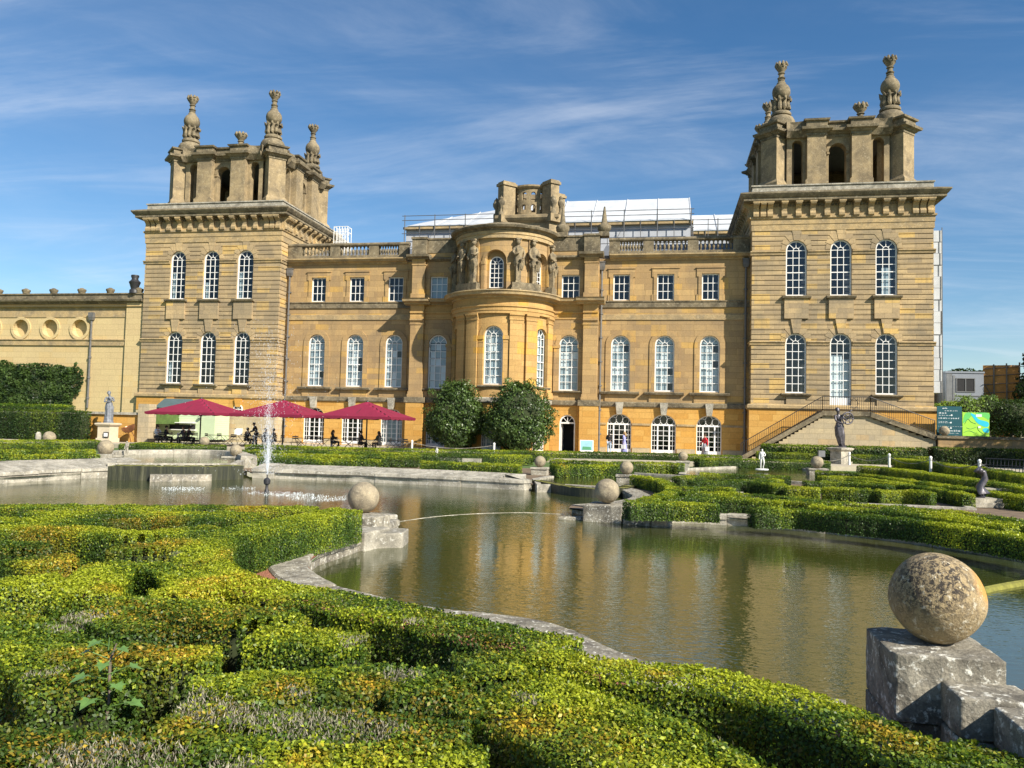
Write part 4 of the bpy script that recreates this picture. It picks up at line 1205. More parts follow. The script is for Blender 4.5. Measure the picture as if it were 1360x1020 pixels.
def m_water():
    t = NT('pond_water'); c = t.coords()
    col = t.mix(t.ramp(t.noise(c, .22, 4), [(.4, 0.0), (.65, 1.0)]), (.052,.056,.010), (.034,.046,.012))
    mp = t.node('ShaderNodeMapping'); mp.inputs['Rotation'].default_value = (0, 0, .19); mp.inputs['Scale'].default_value = (1.0, 2.0, 1); t.link(c, mp.inputs[0])
    n1 = t.noise(mp.outputs[0], 7.5, 2, .5, .3); n2 = t.noise(mp.outputs[0], 2.2, 2, .5, .6); n3 = t.noise(mp.outputs[0], 21, 1, .5)
    patch = t.ramp(t.noise(c, .16, 3), [(.40, .45), (.6, 1.0)])
    h = t.math('ADD', t.math('MULTIPLY', n2, .55), t.math('ADD', t.math('MULTIPLY', n1, .50), t.math('MULTIPLY', n3, .09)))
    h = t.math('MULTIPLY', h, patch)
    return t.set(col, .012, t.bump(h, .22, .05), IOR=3.1, Specular_IOR_Level=.5)
M['water'] = m_water()
M['moss'] = plain('yellow_moss', (.17,.165,.03), .95, .35, 9, .8)
def m_algae():
    t = NT('dripping_weir'); c = t.coords(); mp = t.node('ShaderNodeMapping'); mp.inputs['Scale'].default_value = (5, 5, .5); t.link(c, mp.inputs[0])
    n = t.noise(mp.outputs[0], 1.4, 5, .7); col = t.ramp(n, [(.38, (.010,.012,.006)), (.54, (.028,.030,.012)), (.66, (.06,.06,.03)), (.78, (.13,.12,.08))])
    return t.set(col, .6, t.bump(n, .6, .05))
M['algae'] = m_algae()

# ====================================================================== GROUND AND POOLS
WZ = -.42
pool = [(6.3,-45.7),(6.98,-46.4),(7.2,-48.3),(7.22,-49.5),(7.14,-50.9),(7.36,-51.95),(7.85,-52.75),(8.5,-53.5),(9.9,-54.25),(11.4,-54.6),(12.2,-55.55),(13.1,-56.25),(14.1,-56.55),(14.5,-57.75),(15.6,-58.1),(17.5,-58.6),(20.5,-58.2),(22.6,-55.5),(22.2,-51.5),(20.6,-48.3),(19.3,-46.2),(18.25,-44.75),(16.5,-43.4),(14.2,-42.5),(12.1,-42.65),(11.0,-42.5),(10.2,-41.9),(10.2,-41.2),(10.9,-40.4),(11.55,-39.0),(11.75,-37.4),(11.4,-35.6),(10.9,-34.2),(9.4,-33.3),(7.9,-33.9),(7.5,-34.3),(4.8,-33.8),(1.0,-33.3),(-3.6,-33.4),(-4.4,-32.3),(-7.7,-33.6),(-8.1,-35.3),(-8.7,-37.6),(-9.1,-40.2),(-8.9,-43.0),(-7.2,-46.0),(-4.0,-48.0),(0,-48.9),(3.4,-48.7),(5.4,-47.6)]
g = MB(); R_ = 2500
g.prism([(-R_,-R_),(R_,-R_),(R_,R_),(-R_,R_)], None, -.26, holes=[pool[::-1]])
gr = tag(g.build('ground', M['grass'], recalc=False), kind='structure')
g = MB(); big = [(-40,-31),(-22,-26),(-8,-26),(3,-23),(14,-22),(30,-22),(40,-40),(36,-62),(20,-66),(8,-66),(-4,-62),(-14,-54),(-24,-46)]
g.prism(big, None, -.22, holes=[pool[::-1]])
tag(g.build('parterre_ground', M['soil'], recalc=False), kind='structure')
g = MB(); g.prism(pool[1:13]+[(14.2,-58.5),(13.5,-61),(9.5,-61),(6,-57.5),(4.6,-52),(5.2,-48)][::1], None, -.213); tag(g.build('gravel_path', M['gravel'], recalc=False), kind='structure')
g = MB(); g.prism([(-80,-13.5),(-28,-13.5),(-16,-15.0),(0,-14.5),(12,-14.0),(22,-13.2),(31,-10.5),(45,-30),(60,-30),(60,16),(-80,16)], -.3, .0); tag(g.build('terrace', M['terrace']), kind='structure')
g = MB(); g.prism([(p[0], p[1]) for p in [(a+(a-7)*.03, b+(b+46)*.03) for a, b in pool]], None, WZ)
tag(g.build('pond_water', M['water'], recalc=False), kind='structure')

def offset_path(pts, d):
    out = []
    n = len(pts)
    for i in range(n):
        a = Vector(pts[max(i-1, 0)]); b = Vector(pts[min(i+1, n-1)]); t = (b-a).normalized()
        out.append((pts[i][0]-t.y*d, pts[i][1]+t.x*d))
    return out
def coping(name, label, pts, w, ztop, zbot, mat, step=1.15, batter=.0, lip=.03, group='stone pool kerbs', wob=.012, slope=.0):
    """row of kerb stones along pts (water on the right-hand side): each stone is cut by a thin joint"""
    sm = smooth_path(pts, 5)
    L = [0]
    for a, b in zip(sm, sm[1:]): L.append(L[-1]+math.dist(a, b))
    def atlen(s):
        for i in range(len(L)-1):
            if L[i+1] >= s or i == len(L)-2:
                t = (s-L[i])/max(1e-6, L[i+1]-L[i]); t = min(1, t)
                a, b = Vector(sm[i]), Vector(sm[i+1]); d = (b-a).normalized()
                return a+(b-a)*t, Vector((d.y, -d.x))
    mb = MB(); s = 0; rr = random.Random(len(name)+int(abs(pts[0][0])*10))
    while s < L[-1]-.05:
        e = min(L[-1], s+step*rr.uniform(.75, 1.25)); n = max(1, int((e-s)/.22)); dz = rr.uniform(-wob, wob); dw = rr.uniform(-wob, wob)*2
        prof = [(-.0+dw, zbot), (-.0+dw-batter, ztop-.14+dz), (-abs(lip)+dw, ztop-.12+dz), (-abs(lip)+.012+dw, ztop-.015+dz), (.02+dw-batter, ztop+dz), (w-.03, ztop+dz+slope), (w, ztop-.03+dz+slope), (w, zbot)]
        k = len(prof); vs = []
        for i in range(n+1):
            p, nn = atlen(s+.006+(e-s-.012)*i/n)
            vs += [(p.x+nn.x*o, p.y+nn.y*o, z) for o, z in prof]
        fs = [(i*k+j, i*k+(j+1) % k, (i+1)*k+(j+1) % k, (i+1)*k+j) for i in range(n) for j in range(k)]
        fs += [tuple(range(k))[::-1], tuple(n*k+j for j in range(k))]
        mb.add(vs, fs); s = e
    o = mb.build(name, mat)
    return tag(o, label, 'kerb', group)
P = pool
coping('pool_kerb', 'cream stone pool kerb on the far bank right of the fountain jet', [P[i] for i in (34,35,36,37,38)], 1.0, -.04, -.8, M['coping'], 1.5, lip=-.05, slope=.17)
coping('pool_kerb', 'cream stone pool kerb curving along the left end of the fountain pool', [P[i] for i in range(40, 46)], 1.7, -.03, -.8, M['coping'], 1.7, lip=-.05, slope=.26)
coping('pool_kerb', 'lichen-spotted grey kerb curving round the near left side of the pool beside red gravel', [P[i] for i in range(1, 8)], .55, -.17, -.8, M['dcoping'], 1.0)
coping('pool_kerb', 'flat grey kerb slab showing between the front hedge and the water', [P[i] for i in range(7, 13)], .6, -.18, -.8, M['dcoping'], 1.1)
coping('pool_kerb', 'weathered low kerb along the right bank below the parterre hedges', [P[i] for i in range(18, 26)], .5, -.15, -.8, M['coping'], 1.4)
coping('pool_kerb', 'short kerb curving back behind the middle stone ball', [P[i] for i in range(27, 33)], .6, -.18, -.8, M['dcoping'], 1.2)
coping('pool_kerb', 'low inner kerb of the fountain pool behind the near hedges', [P[i] for i in (46,47,48,49,0)], .5, -.14, -.8, M['coping'], 1.4)
# ledge and thin rim that breaks the water between the balls
rim = MB()
a = [at(528, 693, WZ), at(580, 686, WZ), at(640, 682, WZ), at(700, 681, WZ), at(748, 683, WZ)]
s_ = smooth_path(a, 6); rim.tube([(x, y, WZ-.008) for x, y in s_], .017, 5); tag(rim.build('pool_rim', M['coping']), 'thin pale stone rim just breaking the water between two stone balls', 'pool rim')
rim = MB(); a = [at(1290, 790, WZ), at(1320, 783, WZ), at(1362, 776, WZ), at(1420, 772, WZ)]
s_ = smooth_path(a, 6); rim.tube([(x, y, WZ-.0) for x, y in s_], .075, 8); tag(rim.build('pool_rim', M['moss']), 'yellow mossy rim crossing the water behind the large near stone ball', 'pool rim')
def basin(label, outline, z, rimw=.28, rimh=.1, rimmat='coping', weir=None, rim=True):
    """raised side basin: kerb round a sheet of still water"""
    root = thing('side_basin', label, 'basin', (outline[0][0], outline[0][1], -.14)); ox, oy = outline[0]
    loc = [(x-ox, y-oy) for x, y in outline]; cx = sum(p[0] for p in loc)/len(loc); cy = sum(p[1] for p in loc)/len(loc)
    ar = sum(a[0]*b[1]-b[0]*a[1] for a, b in zip(loc, loc[1:]+loc[:1]))
    if ar < 0: loc = loc[::-1]
    def grow(d):
        n = len(loc); out = []
        for i in range(n):
            a, b, c = Vector(loc[i-1]), Vector(loc[i]), Vector(loc[(i+1) % n]); t = ((b-a).normalized()+(c-b).normalized()); t = t.normalized() if t.length > 1e-6 else (b-a).normalized()
            out.append((b.x+t.y*d, b.y-t.x*d))
        return out
    m = MB(); m.prism(grow(rimw), -.5, z+.14+rimh, holes=[loc[::-1]]); m.build('rim', M[rimmat], root)
    w = MB(); w.prism(grow(.02), None, z+.14); w.build('water', M['water'], root, recalc=False)
    return root
LY = -.1
# near block wall by the big ball is with the stonework below
basin('shallow side basin behind the mossy weir in the middle of the garden', [at(*p, -.06) for p in ((719,640),(716,633),(745,628),(768,622),(800,623),(850,626),(903,629),(900,636),(850,634),(838,640),(815,643),(790,642),(752,640))], -.2, rimh=.06)
basin('side basin with a small white statuette in it, on the right', [at(*p, -.06) for p in ((909,628),(914,621),(985,618),(1060,620),(1120,628),(1098,640),(1000,634),(940,632))], -.2)
basin('long narrow side basin between the right-hand parterre hedges', [at(*p, -.12) for p in ((985,650),(1010,649),(1075,651),(1150,655),(1212,658),(1260,664),(1285,672),(1200,668),(1080,664),(995,661))], -.26)
basin('upper left basin beyond the mossy cascade', [at(*p, .05) for p in ((153,617),(165,606),(240,603),(300,606),(318,612),(306,618))], .10, rimh=.03, rimw=.35)
coping('pool_kerb', 'long grey kerb along the back of the upper left basin', [at(*p, .3) for p in ((320,606),(300,600),(240,598),(165,599),(150,604))], .7, .32, -.3, M['coping'], 1.6, lip=.0)
def weir(label, pts, h, z0, w=.35, mats=('algae', 'moss')):
    m = MB(); sm = smooth_path(pts, 6); lp = offset_path(sm, -w)
    k = len(sm)
    rr = random.Random(3)
    for i in range(k-1):
        a, b, c, d = sm[i], sm[i+1], lp[i+1], lp[i]
        j = rr.uniform(-.02, .02)
        m.add([(*a, z0), (*b, z0), (*b, z0+h+j), (*a, z0+h+j), (*d, z0), (*c, z0), (*c, z0+h+j), (*d, z0+h+j)], [(0,1,2,3),(7,6,5,4),(0,4,5,1)])
        m.add([(*a, z0+h+j), (*b, z0+h+j), (*c, z0+h+j), (*d, z0+h+j)], [(0,1,2,3)], 1)
        for q in range(3):     # hanging weed
            t = rr.random(); x = a[0]+(b[0]-a[0])*t; y = a[1]+(b[1]-a[1])*t; L = rr.uniform(.15, h*.9)
            m.rbox(x, y-.01, rr.uniform(.04, .12), .05, z0+h-L, z0+h+.02, 0)
    return tag(m.build('weir', [M[x] for x in mats]), label, 'weir')
weir('dark mossy curved weir wall behind the middle stone ball', [at(*p, WZ) for p in ((717,648),(735,652),(760,657),(787,660),(815,659),(832,655))], .40, WZ-.1)
weir('dark dripping weir below the upper left basin', [at(*p, WZ) for p in ((150,636),(200,636.5),(260,636.5),(312,635))], .62, WZ-.1, w=.7)

m = MB(); sa, sb, sc_, sd = at(199,640,WZ), at(281,639,WZ), at(281,632,WZ), at(199,633,WZ)
m.prism([sa, sb, sc_, sd], WZ-.3, WZ+.24); tag(m.build('stone_slab', M['garden']), 'pale stone slab lying at the foot of the mossy cascade', 'slab')
# ====================================================================== HEDGES
def vnoise(x, y, seed=0):
    xi = np.floor(x).astype(np.int64); yi = np.floor(y).astype(np.int64); fx = x-xi; fy = y-yi
    fx = fx*fx*(3-2*fx); fy = fy*fy*(3-2*fy)
    def h(a, b):
        n = (a*374761393+b*668265263+seed*1442695041) & 0xffffffff
        n = ((n ^ (n >> 13))*1274126177) & 0xffffffff
        return ((n ^ (n >> 16)) & 0xffff)/65535.0
    return (h(xi, yi)*(1-fx)+h(xi+1, yi)*fx)*(1-fy)+(h(xi, yi+1)*(1-fx)+h(xi+1, yi+1)*fx)*fy
def fbm(x, y, seed=0): return vnoise(x, y, seed)*.55+vnoise(x*2.1, y*2.1, seed+1)*.3+vnoise(x*4.3, y*4.3, seed+2)*.15

def m_leaf(name, rough=.45, trans=.35, spec=.35):
    t = NT(name); a = t.node('ShaderNodeAttribute'); a.attribute_name = 'leaf'
    t.set(a.outputs['Color'], rough, None, Specular_IOR_Level=spec)
    tr = t.node('ShaderNodeBsdfTranslucent'); t.link(t.mix(1.0, a.outputs['Color'], (1.15, 1.2, .6), 'MULTIPLY'), tr.inputs[0])
    mx = t.node('ShaderNodeMixShader'); mx.inputs[0].default_value = trans
    t.link(t.b.outputs[0], mx.inputs[1]); t.link(tr.outputs[0], mx.inputs[2]); t.link(mx.outputs[0], t.out.inputs[0]); return t.m
M['leaf'] = m_leaf('box_leaves'); M['gloss_leaf'] = m_leaf('glossy_leaves', .42, .2, .4)
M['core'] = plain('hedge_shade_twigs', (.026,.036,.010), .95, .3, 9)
M['bark'] = plain('grey_bark', (.14,.11,.08), .9, .3, 8, .8)

def leaf_mesh(name, pos, nrm, size, col, aspect=.6, jitter=.8, upright=None, extra=None):
    """one mesh of small folded leaves. pos,nrm (N,3); size (N,) ; col (N,3)"""
    N = len(pos)
    n = nrm+rng.normal(0, jitter, (N, 3)); n /= np.linalg.norm(n, axis=1)[:, None]+1e-9
    t = rng.normal(0, 1, (N, 3)); t[:, 2] += .6
    if upright is not None: 
        t[upright] = rng.normal(0, .45, (upright.sum(), 3)); t[upright, 2] = 1.0
        n[upright, 2] *= .1; n[upright] /= np.linalg.norm(n[upright], axis=1)[:, None]+1e-9
    t -= n*(t*n).sum(1)[:, None]; t /= np.linalg.norm(t, axis=1)[:, None]+1e-9
    b = np.cross(n, t)
    asp = np.full(N, aspect)
    if upright is not None: asp = np.where(upright, .17, asp); size = np.where(upright, size*1.35, size)
    L = (size*.5)[:, None]*t; Wd = (size*.5*asp)[:, None]*b; up = (size*.14)[:, None]*n
    v = np.empty((N, 4, 3))
    v[:, 0] = pos-L; v[:, 1] = pos+Wd-L*.1+up; v[:, 2] = pos+L; v[:, 3] = pos-Wd-L*.1+up
    V = v.reshape(-1, 3)
    quads = np.arange(N*4, dtype=np.int32)
    ev, ef = (np.zeros((0, 3)), []) if extra is None else (np.array(extra.v, float), extra.f)
    me = bpy.data.meshes.new(name)
    nl_e = sum(len(f) for f in ef)
    me.vertices.add(len(V)+len(ev)); me.vertices.foreach_set('co', np.concatenate([V, ev]).ravel())
    loops = np.concatenate([quads, np.array([N*4+i for f in ef for i in f], dtype=np.int32)]) if nl_e else quads
    me.loops.add(len(loops)); me.loops.foreach_set('vertex_index', loops.astype(np.int32))
    st = np.concatenate([np.arange(N, dtype=np.int32)*4, N*4+np.cumsum([0]+[len(f) for f in ef])[:-1].astype(np.int32)]) if nl_e else np.arange(N, dtype=np.int32)*4
    tot = np.concatenate([np.full(N, 4, np.int32), np.array([len(f) for f in ef], np.int32)]) if nl_e else np.full(N, 4, np.int32)
    me.polygons.add(len(st)); me.polygons.foreach_set('loop_start', st.astype(np.int32)); me.polygons.foreach_set('loop_total', tot.astype(np.int32))
    me.polygons.foreach_set('material_index', np.concatenate([np.zeros(N, np.int32), np.ones(len(ef), np.int32)]))
    me.update(calc_edges=True)
    ca = me.color_attributes.new('leaf', 'FLOAT_COLOR', 'POINT')
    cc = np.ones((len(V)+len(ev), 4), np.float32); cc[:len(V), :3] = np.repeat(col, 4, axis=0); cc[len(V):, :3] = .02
    ca.data.foreach_set('color', cc.ravel())
    me.validate()
    return me

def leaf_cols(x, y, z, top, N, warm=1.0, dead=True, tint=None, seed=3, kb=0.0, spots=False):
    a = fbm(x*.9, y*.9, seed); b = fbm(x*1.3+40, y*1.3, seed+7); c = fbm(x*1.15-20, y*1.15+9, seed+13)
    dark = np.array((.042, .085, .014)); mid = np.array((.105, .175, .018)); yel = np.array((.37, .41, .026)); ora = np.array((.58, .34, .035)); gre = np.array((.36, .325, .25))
    k = np.clip((a-.44)*2.2+.62*top+kb+rng.normal(0, .24, N), 0, 1)  # top leaves lighter: young growth, plus side shade painted into the colour
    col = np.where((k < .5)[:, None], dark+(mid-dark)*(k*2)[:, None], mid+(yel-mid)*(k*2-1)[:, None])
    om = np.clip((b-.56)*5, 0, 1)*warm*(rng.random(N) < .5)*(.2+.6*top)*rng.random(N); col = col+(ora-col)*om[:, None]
    dm = np.zeros(N, bool)
    if spots:
        wob = (fbm(x*5, y*5, 9)-.5)*.25; pd = np.zeros(N); po = np.zeros(N)
        for sx, sy, sr in DEADS: pd = np.maximum(pd, 1.15-np.hypot(x-sx, y-sy)/sr+wob*1.5)
        for sx, sy, sr in ORANGES: po = np.maximum(po, 1.1-np.hypot(x-sx, y-sy)/sr+wob*2)
        om = np.clip(po, 0, 1)*(rng.random(N) < .75)*(.3+.7*top)*rng.random(N)**.6; col = col+(ora-col)*om[:, None]
        dm = (top > .5) & (rng.random(N) < np.clip(pd*1.2, 0, .62))
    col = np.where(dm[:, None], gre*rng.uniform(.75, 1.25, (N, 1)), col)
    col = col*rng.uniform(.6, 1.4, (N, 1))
    if tint is not None: col = col*np.array(tint)
    return col, dm

def hedge(label, pts, w, h, z0, leaf, cover=1.5, group=None, closed=False, warm=1.0, dead=True, tint=None, name='box_hedge', seed=3, smooth=5, lump=1.0, kb=0.0, spots=False):
    sm = smooth_path(pts, smooth) if smooth > 1 else list(pts)
    S = np.array(sm); seg = np.diff(S, axis=0); ln = np.linalg.norm(seg, axis=1); cum = np.concatenate([[0], np.cumsum(ln)]); L = cum[-1]
    # shaded twiggy body, a little smaller than the leaf shell
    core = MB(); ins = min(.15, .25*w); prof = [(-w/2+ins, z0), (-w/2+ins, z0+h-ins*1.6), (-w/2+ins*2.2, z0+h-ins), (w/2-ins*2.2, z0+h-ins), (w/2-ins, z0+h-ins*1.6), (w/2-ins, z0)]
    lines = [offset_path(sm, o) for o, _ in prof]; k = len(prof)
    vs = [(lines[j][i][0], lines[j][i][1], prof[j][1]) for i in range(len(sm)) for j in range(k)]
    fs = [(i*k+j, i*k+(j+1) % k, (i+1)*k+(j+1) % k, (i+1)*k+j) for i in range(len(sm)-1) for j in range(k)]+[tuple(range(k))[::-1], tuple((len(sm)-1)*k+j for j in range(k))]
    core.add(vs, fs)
    per = w+2*h
    N = int(L*per*cover/(leaf*leaf*.42)); Ne = int(2*w*h*cover/(leaf*leaf*.42))
    s = rng.random(N)*L; i = np.clip(np.searchsorted(cum, s)-1, 0, len(ln)-1); tt = (s-cum[i])/np.maximum(ln[i], 1e-6)
    p = S[i]+seg[i]*tt[:, None]; d = seg[i]/np.maximum(ln[i], 1e-6)[:, None]; nn = np.stack([-d[:, 1], d[:, 0]], 1)
    q = rng.random(N)*per
    top = (q < w); left = (q >= w) & (q < w+h)
    off = np.where(top, q-w/2, np.where(left, w/2, -w/2)); zz = np.where(top, h, np.where(left, q-w, q-w-h))
    edge = np.where(top, np.clip((np.abs(off)-w*.36)/(w*.14), 0, 1), 0.0)
    X = p[:, 0]+nn[:, 0]*off; Y = p[:, 1]+nn[:, 1]*off
    bump = (fbm(X*3.2, Y*3.2, 21)-.5)*.09*lump+(vnoise(X*9, Y*9, 5)-.5)*.05*lump
    out = bump+rng.normal(0, .35, N)*leaf
    side = np.where(top, 0, np.where(left, 1, -1))
    X = X+nn[:, 0]*side*out; Y = Y+nn[:, 1]*side*out; Z = z0+zz+np.where(top, out-edge*edge*.05, 0)
    nr = np.stack([nn[:, 0]*side, nn[:, 1]*side, np.where(top, 1.0, .25)], 1)
    tv = top*1.0+(~top)*np.clip(.12+(zz/h-.55)*1.6, .12, .7)  # top factor, falling down the sides to paint in their shade
    # ends
    e = rng.integers(0, 2, Ne); pe = np.where(e[:, None] == 0, S[0], S[-1]); de = np.where(e[:, None] == 0, -seg[0]/ln[0], seg[-1]/ln[-1]); ne = np.stack([-de[:, 1], de[:, 0]], 1)
    oe = (rng.random(Ne)-.5)*w; ze = rng.random(Ne)*h
    Xe = pe[:, 0]+ne[:, 0]*oe+de[:, 0]*rng.normal(.0, .4, Ne)*leaf; Ye = pe[:, 1]+ne[:, 1]*oe+de[:, 1]*rng.normal(.0, .4, Ne)*leaf
    pos = np.concatenate([np.stack([X, Y, Z], 1), np.stack([Xe, Ye, z0+ze], 1)]); nr = np.concatenate([nr, np.stack([de[:, 0], de[:, 1], np.full(Ne, .25)], 1)])
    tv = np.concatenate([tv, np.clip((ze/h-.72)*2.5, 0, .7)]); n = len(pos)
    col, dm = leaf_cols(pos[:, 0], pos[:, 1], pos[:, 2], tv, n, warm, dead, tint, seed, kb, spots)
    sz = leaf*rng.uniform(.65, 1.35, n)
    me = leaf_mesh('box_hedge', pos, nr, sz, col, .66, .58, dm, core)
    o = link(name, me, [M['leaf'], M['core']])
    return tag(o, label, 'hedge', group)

NG = 'near parterre box hedges'; RG = 'right bank parterre box hedges'; FG = 'far parterre box hedges'
ZG = -.22
DEADS = [(*at(px, py, .36), r) for px, py, r in ((95,1003,.20),(150,995,.22),(205,1000,.18),(260,930,.16),(300,940,.2),(350,950,.2),(400,955,.22),(450,958,.2),(500,965,.15),(320,1010,.12),(110,818,.22),(85,835,.14),(480,850,.18),(510,862,.18),(535,895,.14),(400,915,.10),(60,895,.12),(220,735,.2),(550,825,.1),(290,1015,.12),(990,975,.2),(700,930,.1))]
ORANGES = [(*at(px, py, .36), r) for px, py, r in ((268,772,.26),(265,790,.2),(235,868,.25),(200,865,.2),(155,872,.2),(380,912,.2),(490,905,.22),(110,737,.5),(90,745,.5),(215,722,.5),(60,705,.6),(330,675,.5),(200,690,.7),(820,915,.1),(440,825,.25),(500,835,.2),(150,782,.25),(700,960,.2),(880,897,.15),(1200,985,.2),(1160,970,.15),(400,1003,.15),(240,955,.12),(100,870,.2))]
def near(label, px, w, z=.36, leaf=.026, cover=2.0, **k):
    k.setdefault('spots', True); k.setdefault('lump', .6)
    return hedge(label, path(px, z), w*.94, z-ZG, ZG, leaf, cover, NG, **k)
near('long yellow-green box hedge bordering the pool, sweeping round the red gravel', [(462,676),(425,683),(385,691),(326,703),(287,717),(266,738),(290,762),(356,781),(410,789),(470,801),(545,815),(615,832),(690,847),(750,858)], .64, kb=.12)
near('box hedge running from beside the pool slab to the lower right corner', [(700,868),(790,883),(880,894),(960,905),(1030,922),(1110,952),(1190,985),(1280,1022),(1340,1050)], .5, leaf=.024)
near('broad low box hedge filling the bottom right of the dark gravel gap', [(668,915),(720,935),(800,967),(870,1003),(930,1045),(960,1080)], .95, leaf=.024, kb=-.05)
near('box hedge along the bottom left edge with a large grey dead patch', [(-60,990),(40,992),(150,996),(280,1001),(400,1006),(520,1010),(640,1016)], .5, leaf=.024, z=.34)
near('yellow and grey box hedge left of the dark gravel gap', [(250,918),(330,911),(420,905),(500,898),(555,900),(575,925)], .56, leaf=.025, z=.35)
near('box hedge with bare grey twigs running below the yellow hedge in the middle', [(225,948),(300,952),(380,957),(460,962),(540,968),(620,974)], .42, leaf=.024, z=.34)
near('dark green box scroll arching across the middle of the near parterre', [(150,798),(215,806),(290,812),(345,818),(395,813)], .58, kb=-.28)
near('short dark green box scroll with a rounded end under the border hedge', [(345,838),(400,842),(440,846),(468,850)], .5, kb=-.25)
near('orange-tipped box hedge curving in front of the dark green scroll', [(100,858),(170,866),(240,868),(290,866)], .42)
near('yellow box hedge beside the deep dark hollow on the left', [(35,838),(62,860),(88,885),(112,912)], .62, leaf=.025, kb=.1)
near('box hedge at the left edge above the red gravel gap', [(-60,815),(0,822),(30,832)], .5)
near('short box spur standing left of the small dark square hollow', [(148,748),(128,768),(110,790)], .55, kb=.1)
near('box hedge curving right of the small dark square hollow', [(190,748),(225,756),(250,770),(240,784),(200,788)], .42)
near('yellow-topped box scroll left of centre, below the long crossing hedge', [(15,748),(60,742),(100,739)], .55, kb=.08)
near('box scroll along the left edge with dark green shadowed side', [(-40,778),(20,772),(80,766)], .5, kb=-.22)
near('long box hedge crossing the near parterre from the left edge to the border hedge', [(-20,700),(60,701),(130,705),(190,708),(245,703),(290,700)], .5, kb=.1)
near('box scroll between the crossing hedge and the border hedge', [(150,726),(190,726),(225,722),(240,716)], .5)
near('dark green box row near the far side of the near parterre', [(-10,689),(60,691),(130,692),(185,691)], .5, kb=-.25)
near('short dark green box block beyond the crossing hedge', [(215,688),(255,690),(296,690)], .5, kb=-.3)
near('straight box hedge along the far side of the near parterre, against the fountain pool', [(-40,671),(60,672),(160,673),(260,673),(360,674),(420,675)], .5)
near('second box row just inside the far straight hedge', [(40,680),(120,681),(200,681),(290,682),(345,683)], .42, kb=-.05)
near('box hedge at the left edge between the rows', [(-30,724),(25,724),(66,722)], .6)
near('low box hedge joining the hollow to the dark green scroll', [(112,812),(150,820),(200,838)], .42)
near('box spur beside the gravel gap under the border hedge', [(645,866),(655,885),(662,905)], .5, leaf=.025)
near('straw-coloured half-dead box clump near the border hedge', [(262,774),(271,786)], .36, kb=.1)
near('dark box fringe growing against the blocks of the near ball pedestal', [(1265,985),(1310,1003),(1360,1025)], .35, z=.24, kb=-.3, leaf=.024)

def rh(label, px, w=.42, z=.2, leaf=.036, cover=1.6, g=RG, zg=ZG, **k):
    k.setdefault('dead', False); k.setdefault('warm', .4)
    return hedge(label, [(x, y+.22) for x, y in path(px, z)], w, z-zg, zg, leaf, cover, g, **k)
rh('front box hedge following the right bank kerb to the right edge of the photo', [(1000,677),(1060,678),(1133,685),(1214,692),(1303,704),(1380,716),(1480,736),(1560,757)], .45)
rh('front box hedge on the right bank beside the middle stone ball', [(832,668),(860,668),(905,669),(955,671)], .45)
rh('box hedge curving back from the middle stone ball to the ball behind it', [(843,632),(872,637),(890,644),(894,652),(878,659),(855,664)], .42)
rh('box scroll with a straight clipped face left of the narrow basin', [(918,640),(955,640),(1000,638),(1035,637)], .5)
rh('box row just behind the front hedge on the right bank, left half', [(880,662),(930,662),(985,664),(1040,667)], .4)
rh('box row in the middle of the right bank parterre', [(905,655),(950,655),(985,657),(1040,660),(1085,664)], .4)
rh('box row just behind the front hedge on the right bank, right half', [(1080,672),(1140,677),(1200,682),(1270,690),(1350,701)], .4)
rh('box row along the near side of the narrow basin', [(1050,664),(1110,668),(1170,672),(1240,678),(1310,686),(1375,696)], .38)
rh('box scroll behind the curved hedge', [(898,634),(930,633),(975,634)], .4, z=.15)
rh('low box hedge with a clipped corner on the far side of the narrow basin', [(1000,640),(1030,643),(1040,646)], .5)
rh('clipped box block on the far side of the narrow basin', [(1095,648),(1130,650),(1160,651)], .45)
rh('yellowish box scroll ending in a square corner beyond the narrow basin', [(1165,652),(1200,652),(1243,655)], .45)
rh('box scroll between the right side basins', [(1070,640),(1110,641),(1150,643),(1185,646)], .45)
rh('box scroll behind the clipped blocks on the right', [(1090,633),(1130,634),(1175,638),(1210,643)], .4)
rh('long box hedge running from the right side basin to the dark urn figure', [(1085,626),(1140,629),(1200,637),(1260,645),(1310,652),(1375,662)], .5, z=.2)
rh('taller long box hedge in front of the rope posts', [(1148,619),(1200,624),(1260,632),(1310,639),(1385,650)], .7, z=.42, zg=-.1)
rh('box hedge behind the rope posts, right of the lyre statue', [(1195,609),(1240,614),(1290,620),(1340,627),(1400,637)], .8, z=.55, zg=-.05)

rh('narrow box row filling the gap between the middle rows of the right bank', [(925,659),(990,662),(1060,667),(1120,671)], .34)
rh('short box row beside the bend of the curved hedge', [(905,648),(940,648),(975,650)], .45)
rh('box row beyond the straight-faced scroll, nearest the right side basin', [(930,629),(985,631),(1050,633)], .45, z=.14)
rh('box row left of the clipped blocks beyond the narrow basin', [(1045,647),(1070,648),(1090,649)], .5)
rh('long thin box row right of the clipped blocks', [(1130,638),(1190,643),(1250,650),(1290,657)], .38)
rh('box row near the right edge behind the front hedge', [(1180,676),(1250,683),(1320,692),(1390,702)], .36)
def fh(label, px, w=.6, z=.3, leaf=.055, cover=1.5, zg=-.2, **k):
    k.setdefault('dead', False); k.setdefault('warm', .35)
    return hedge(label, path(px, z), w, z-zg, zg, leaf, cover, FG, smooth=3, **k)
fh('far box hedge running below the café terrace to the palace door', [(330,591),(430,594),(560,597),(700,599),(850,602),(985,606)], .8, z=.4)
fh('far box hedge, second row below the café terrace', [(335,598),(440,600),(560,602),(640,604),(705,605)], .7)
fh('far box hedge just behind the far pool kerb, left half', [(335,608),(400,609),(505,611)], .6, z=.22)
fh('far box hedge just behind the far pool kerb, right half', [(560,613),(620,615),(690,618)], .6, z=.22)
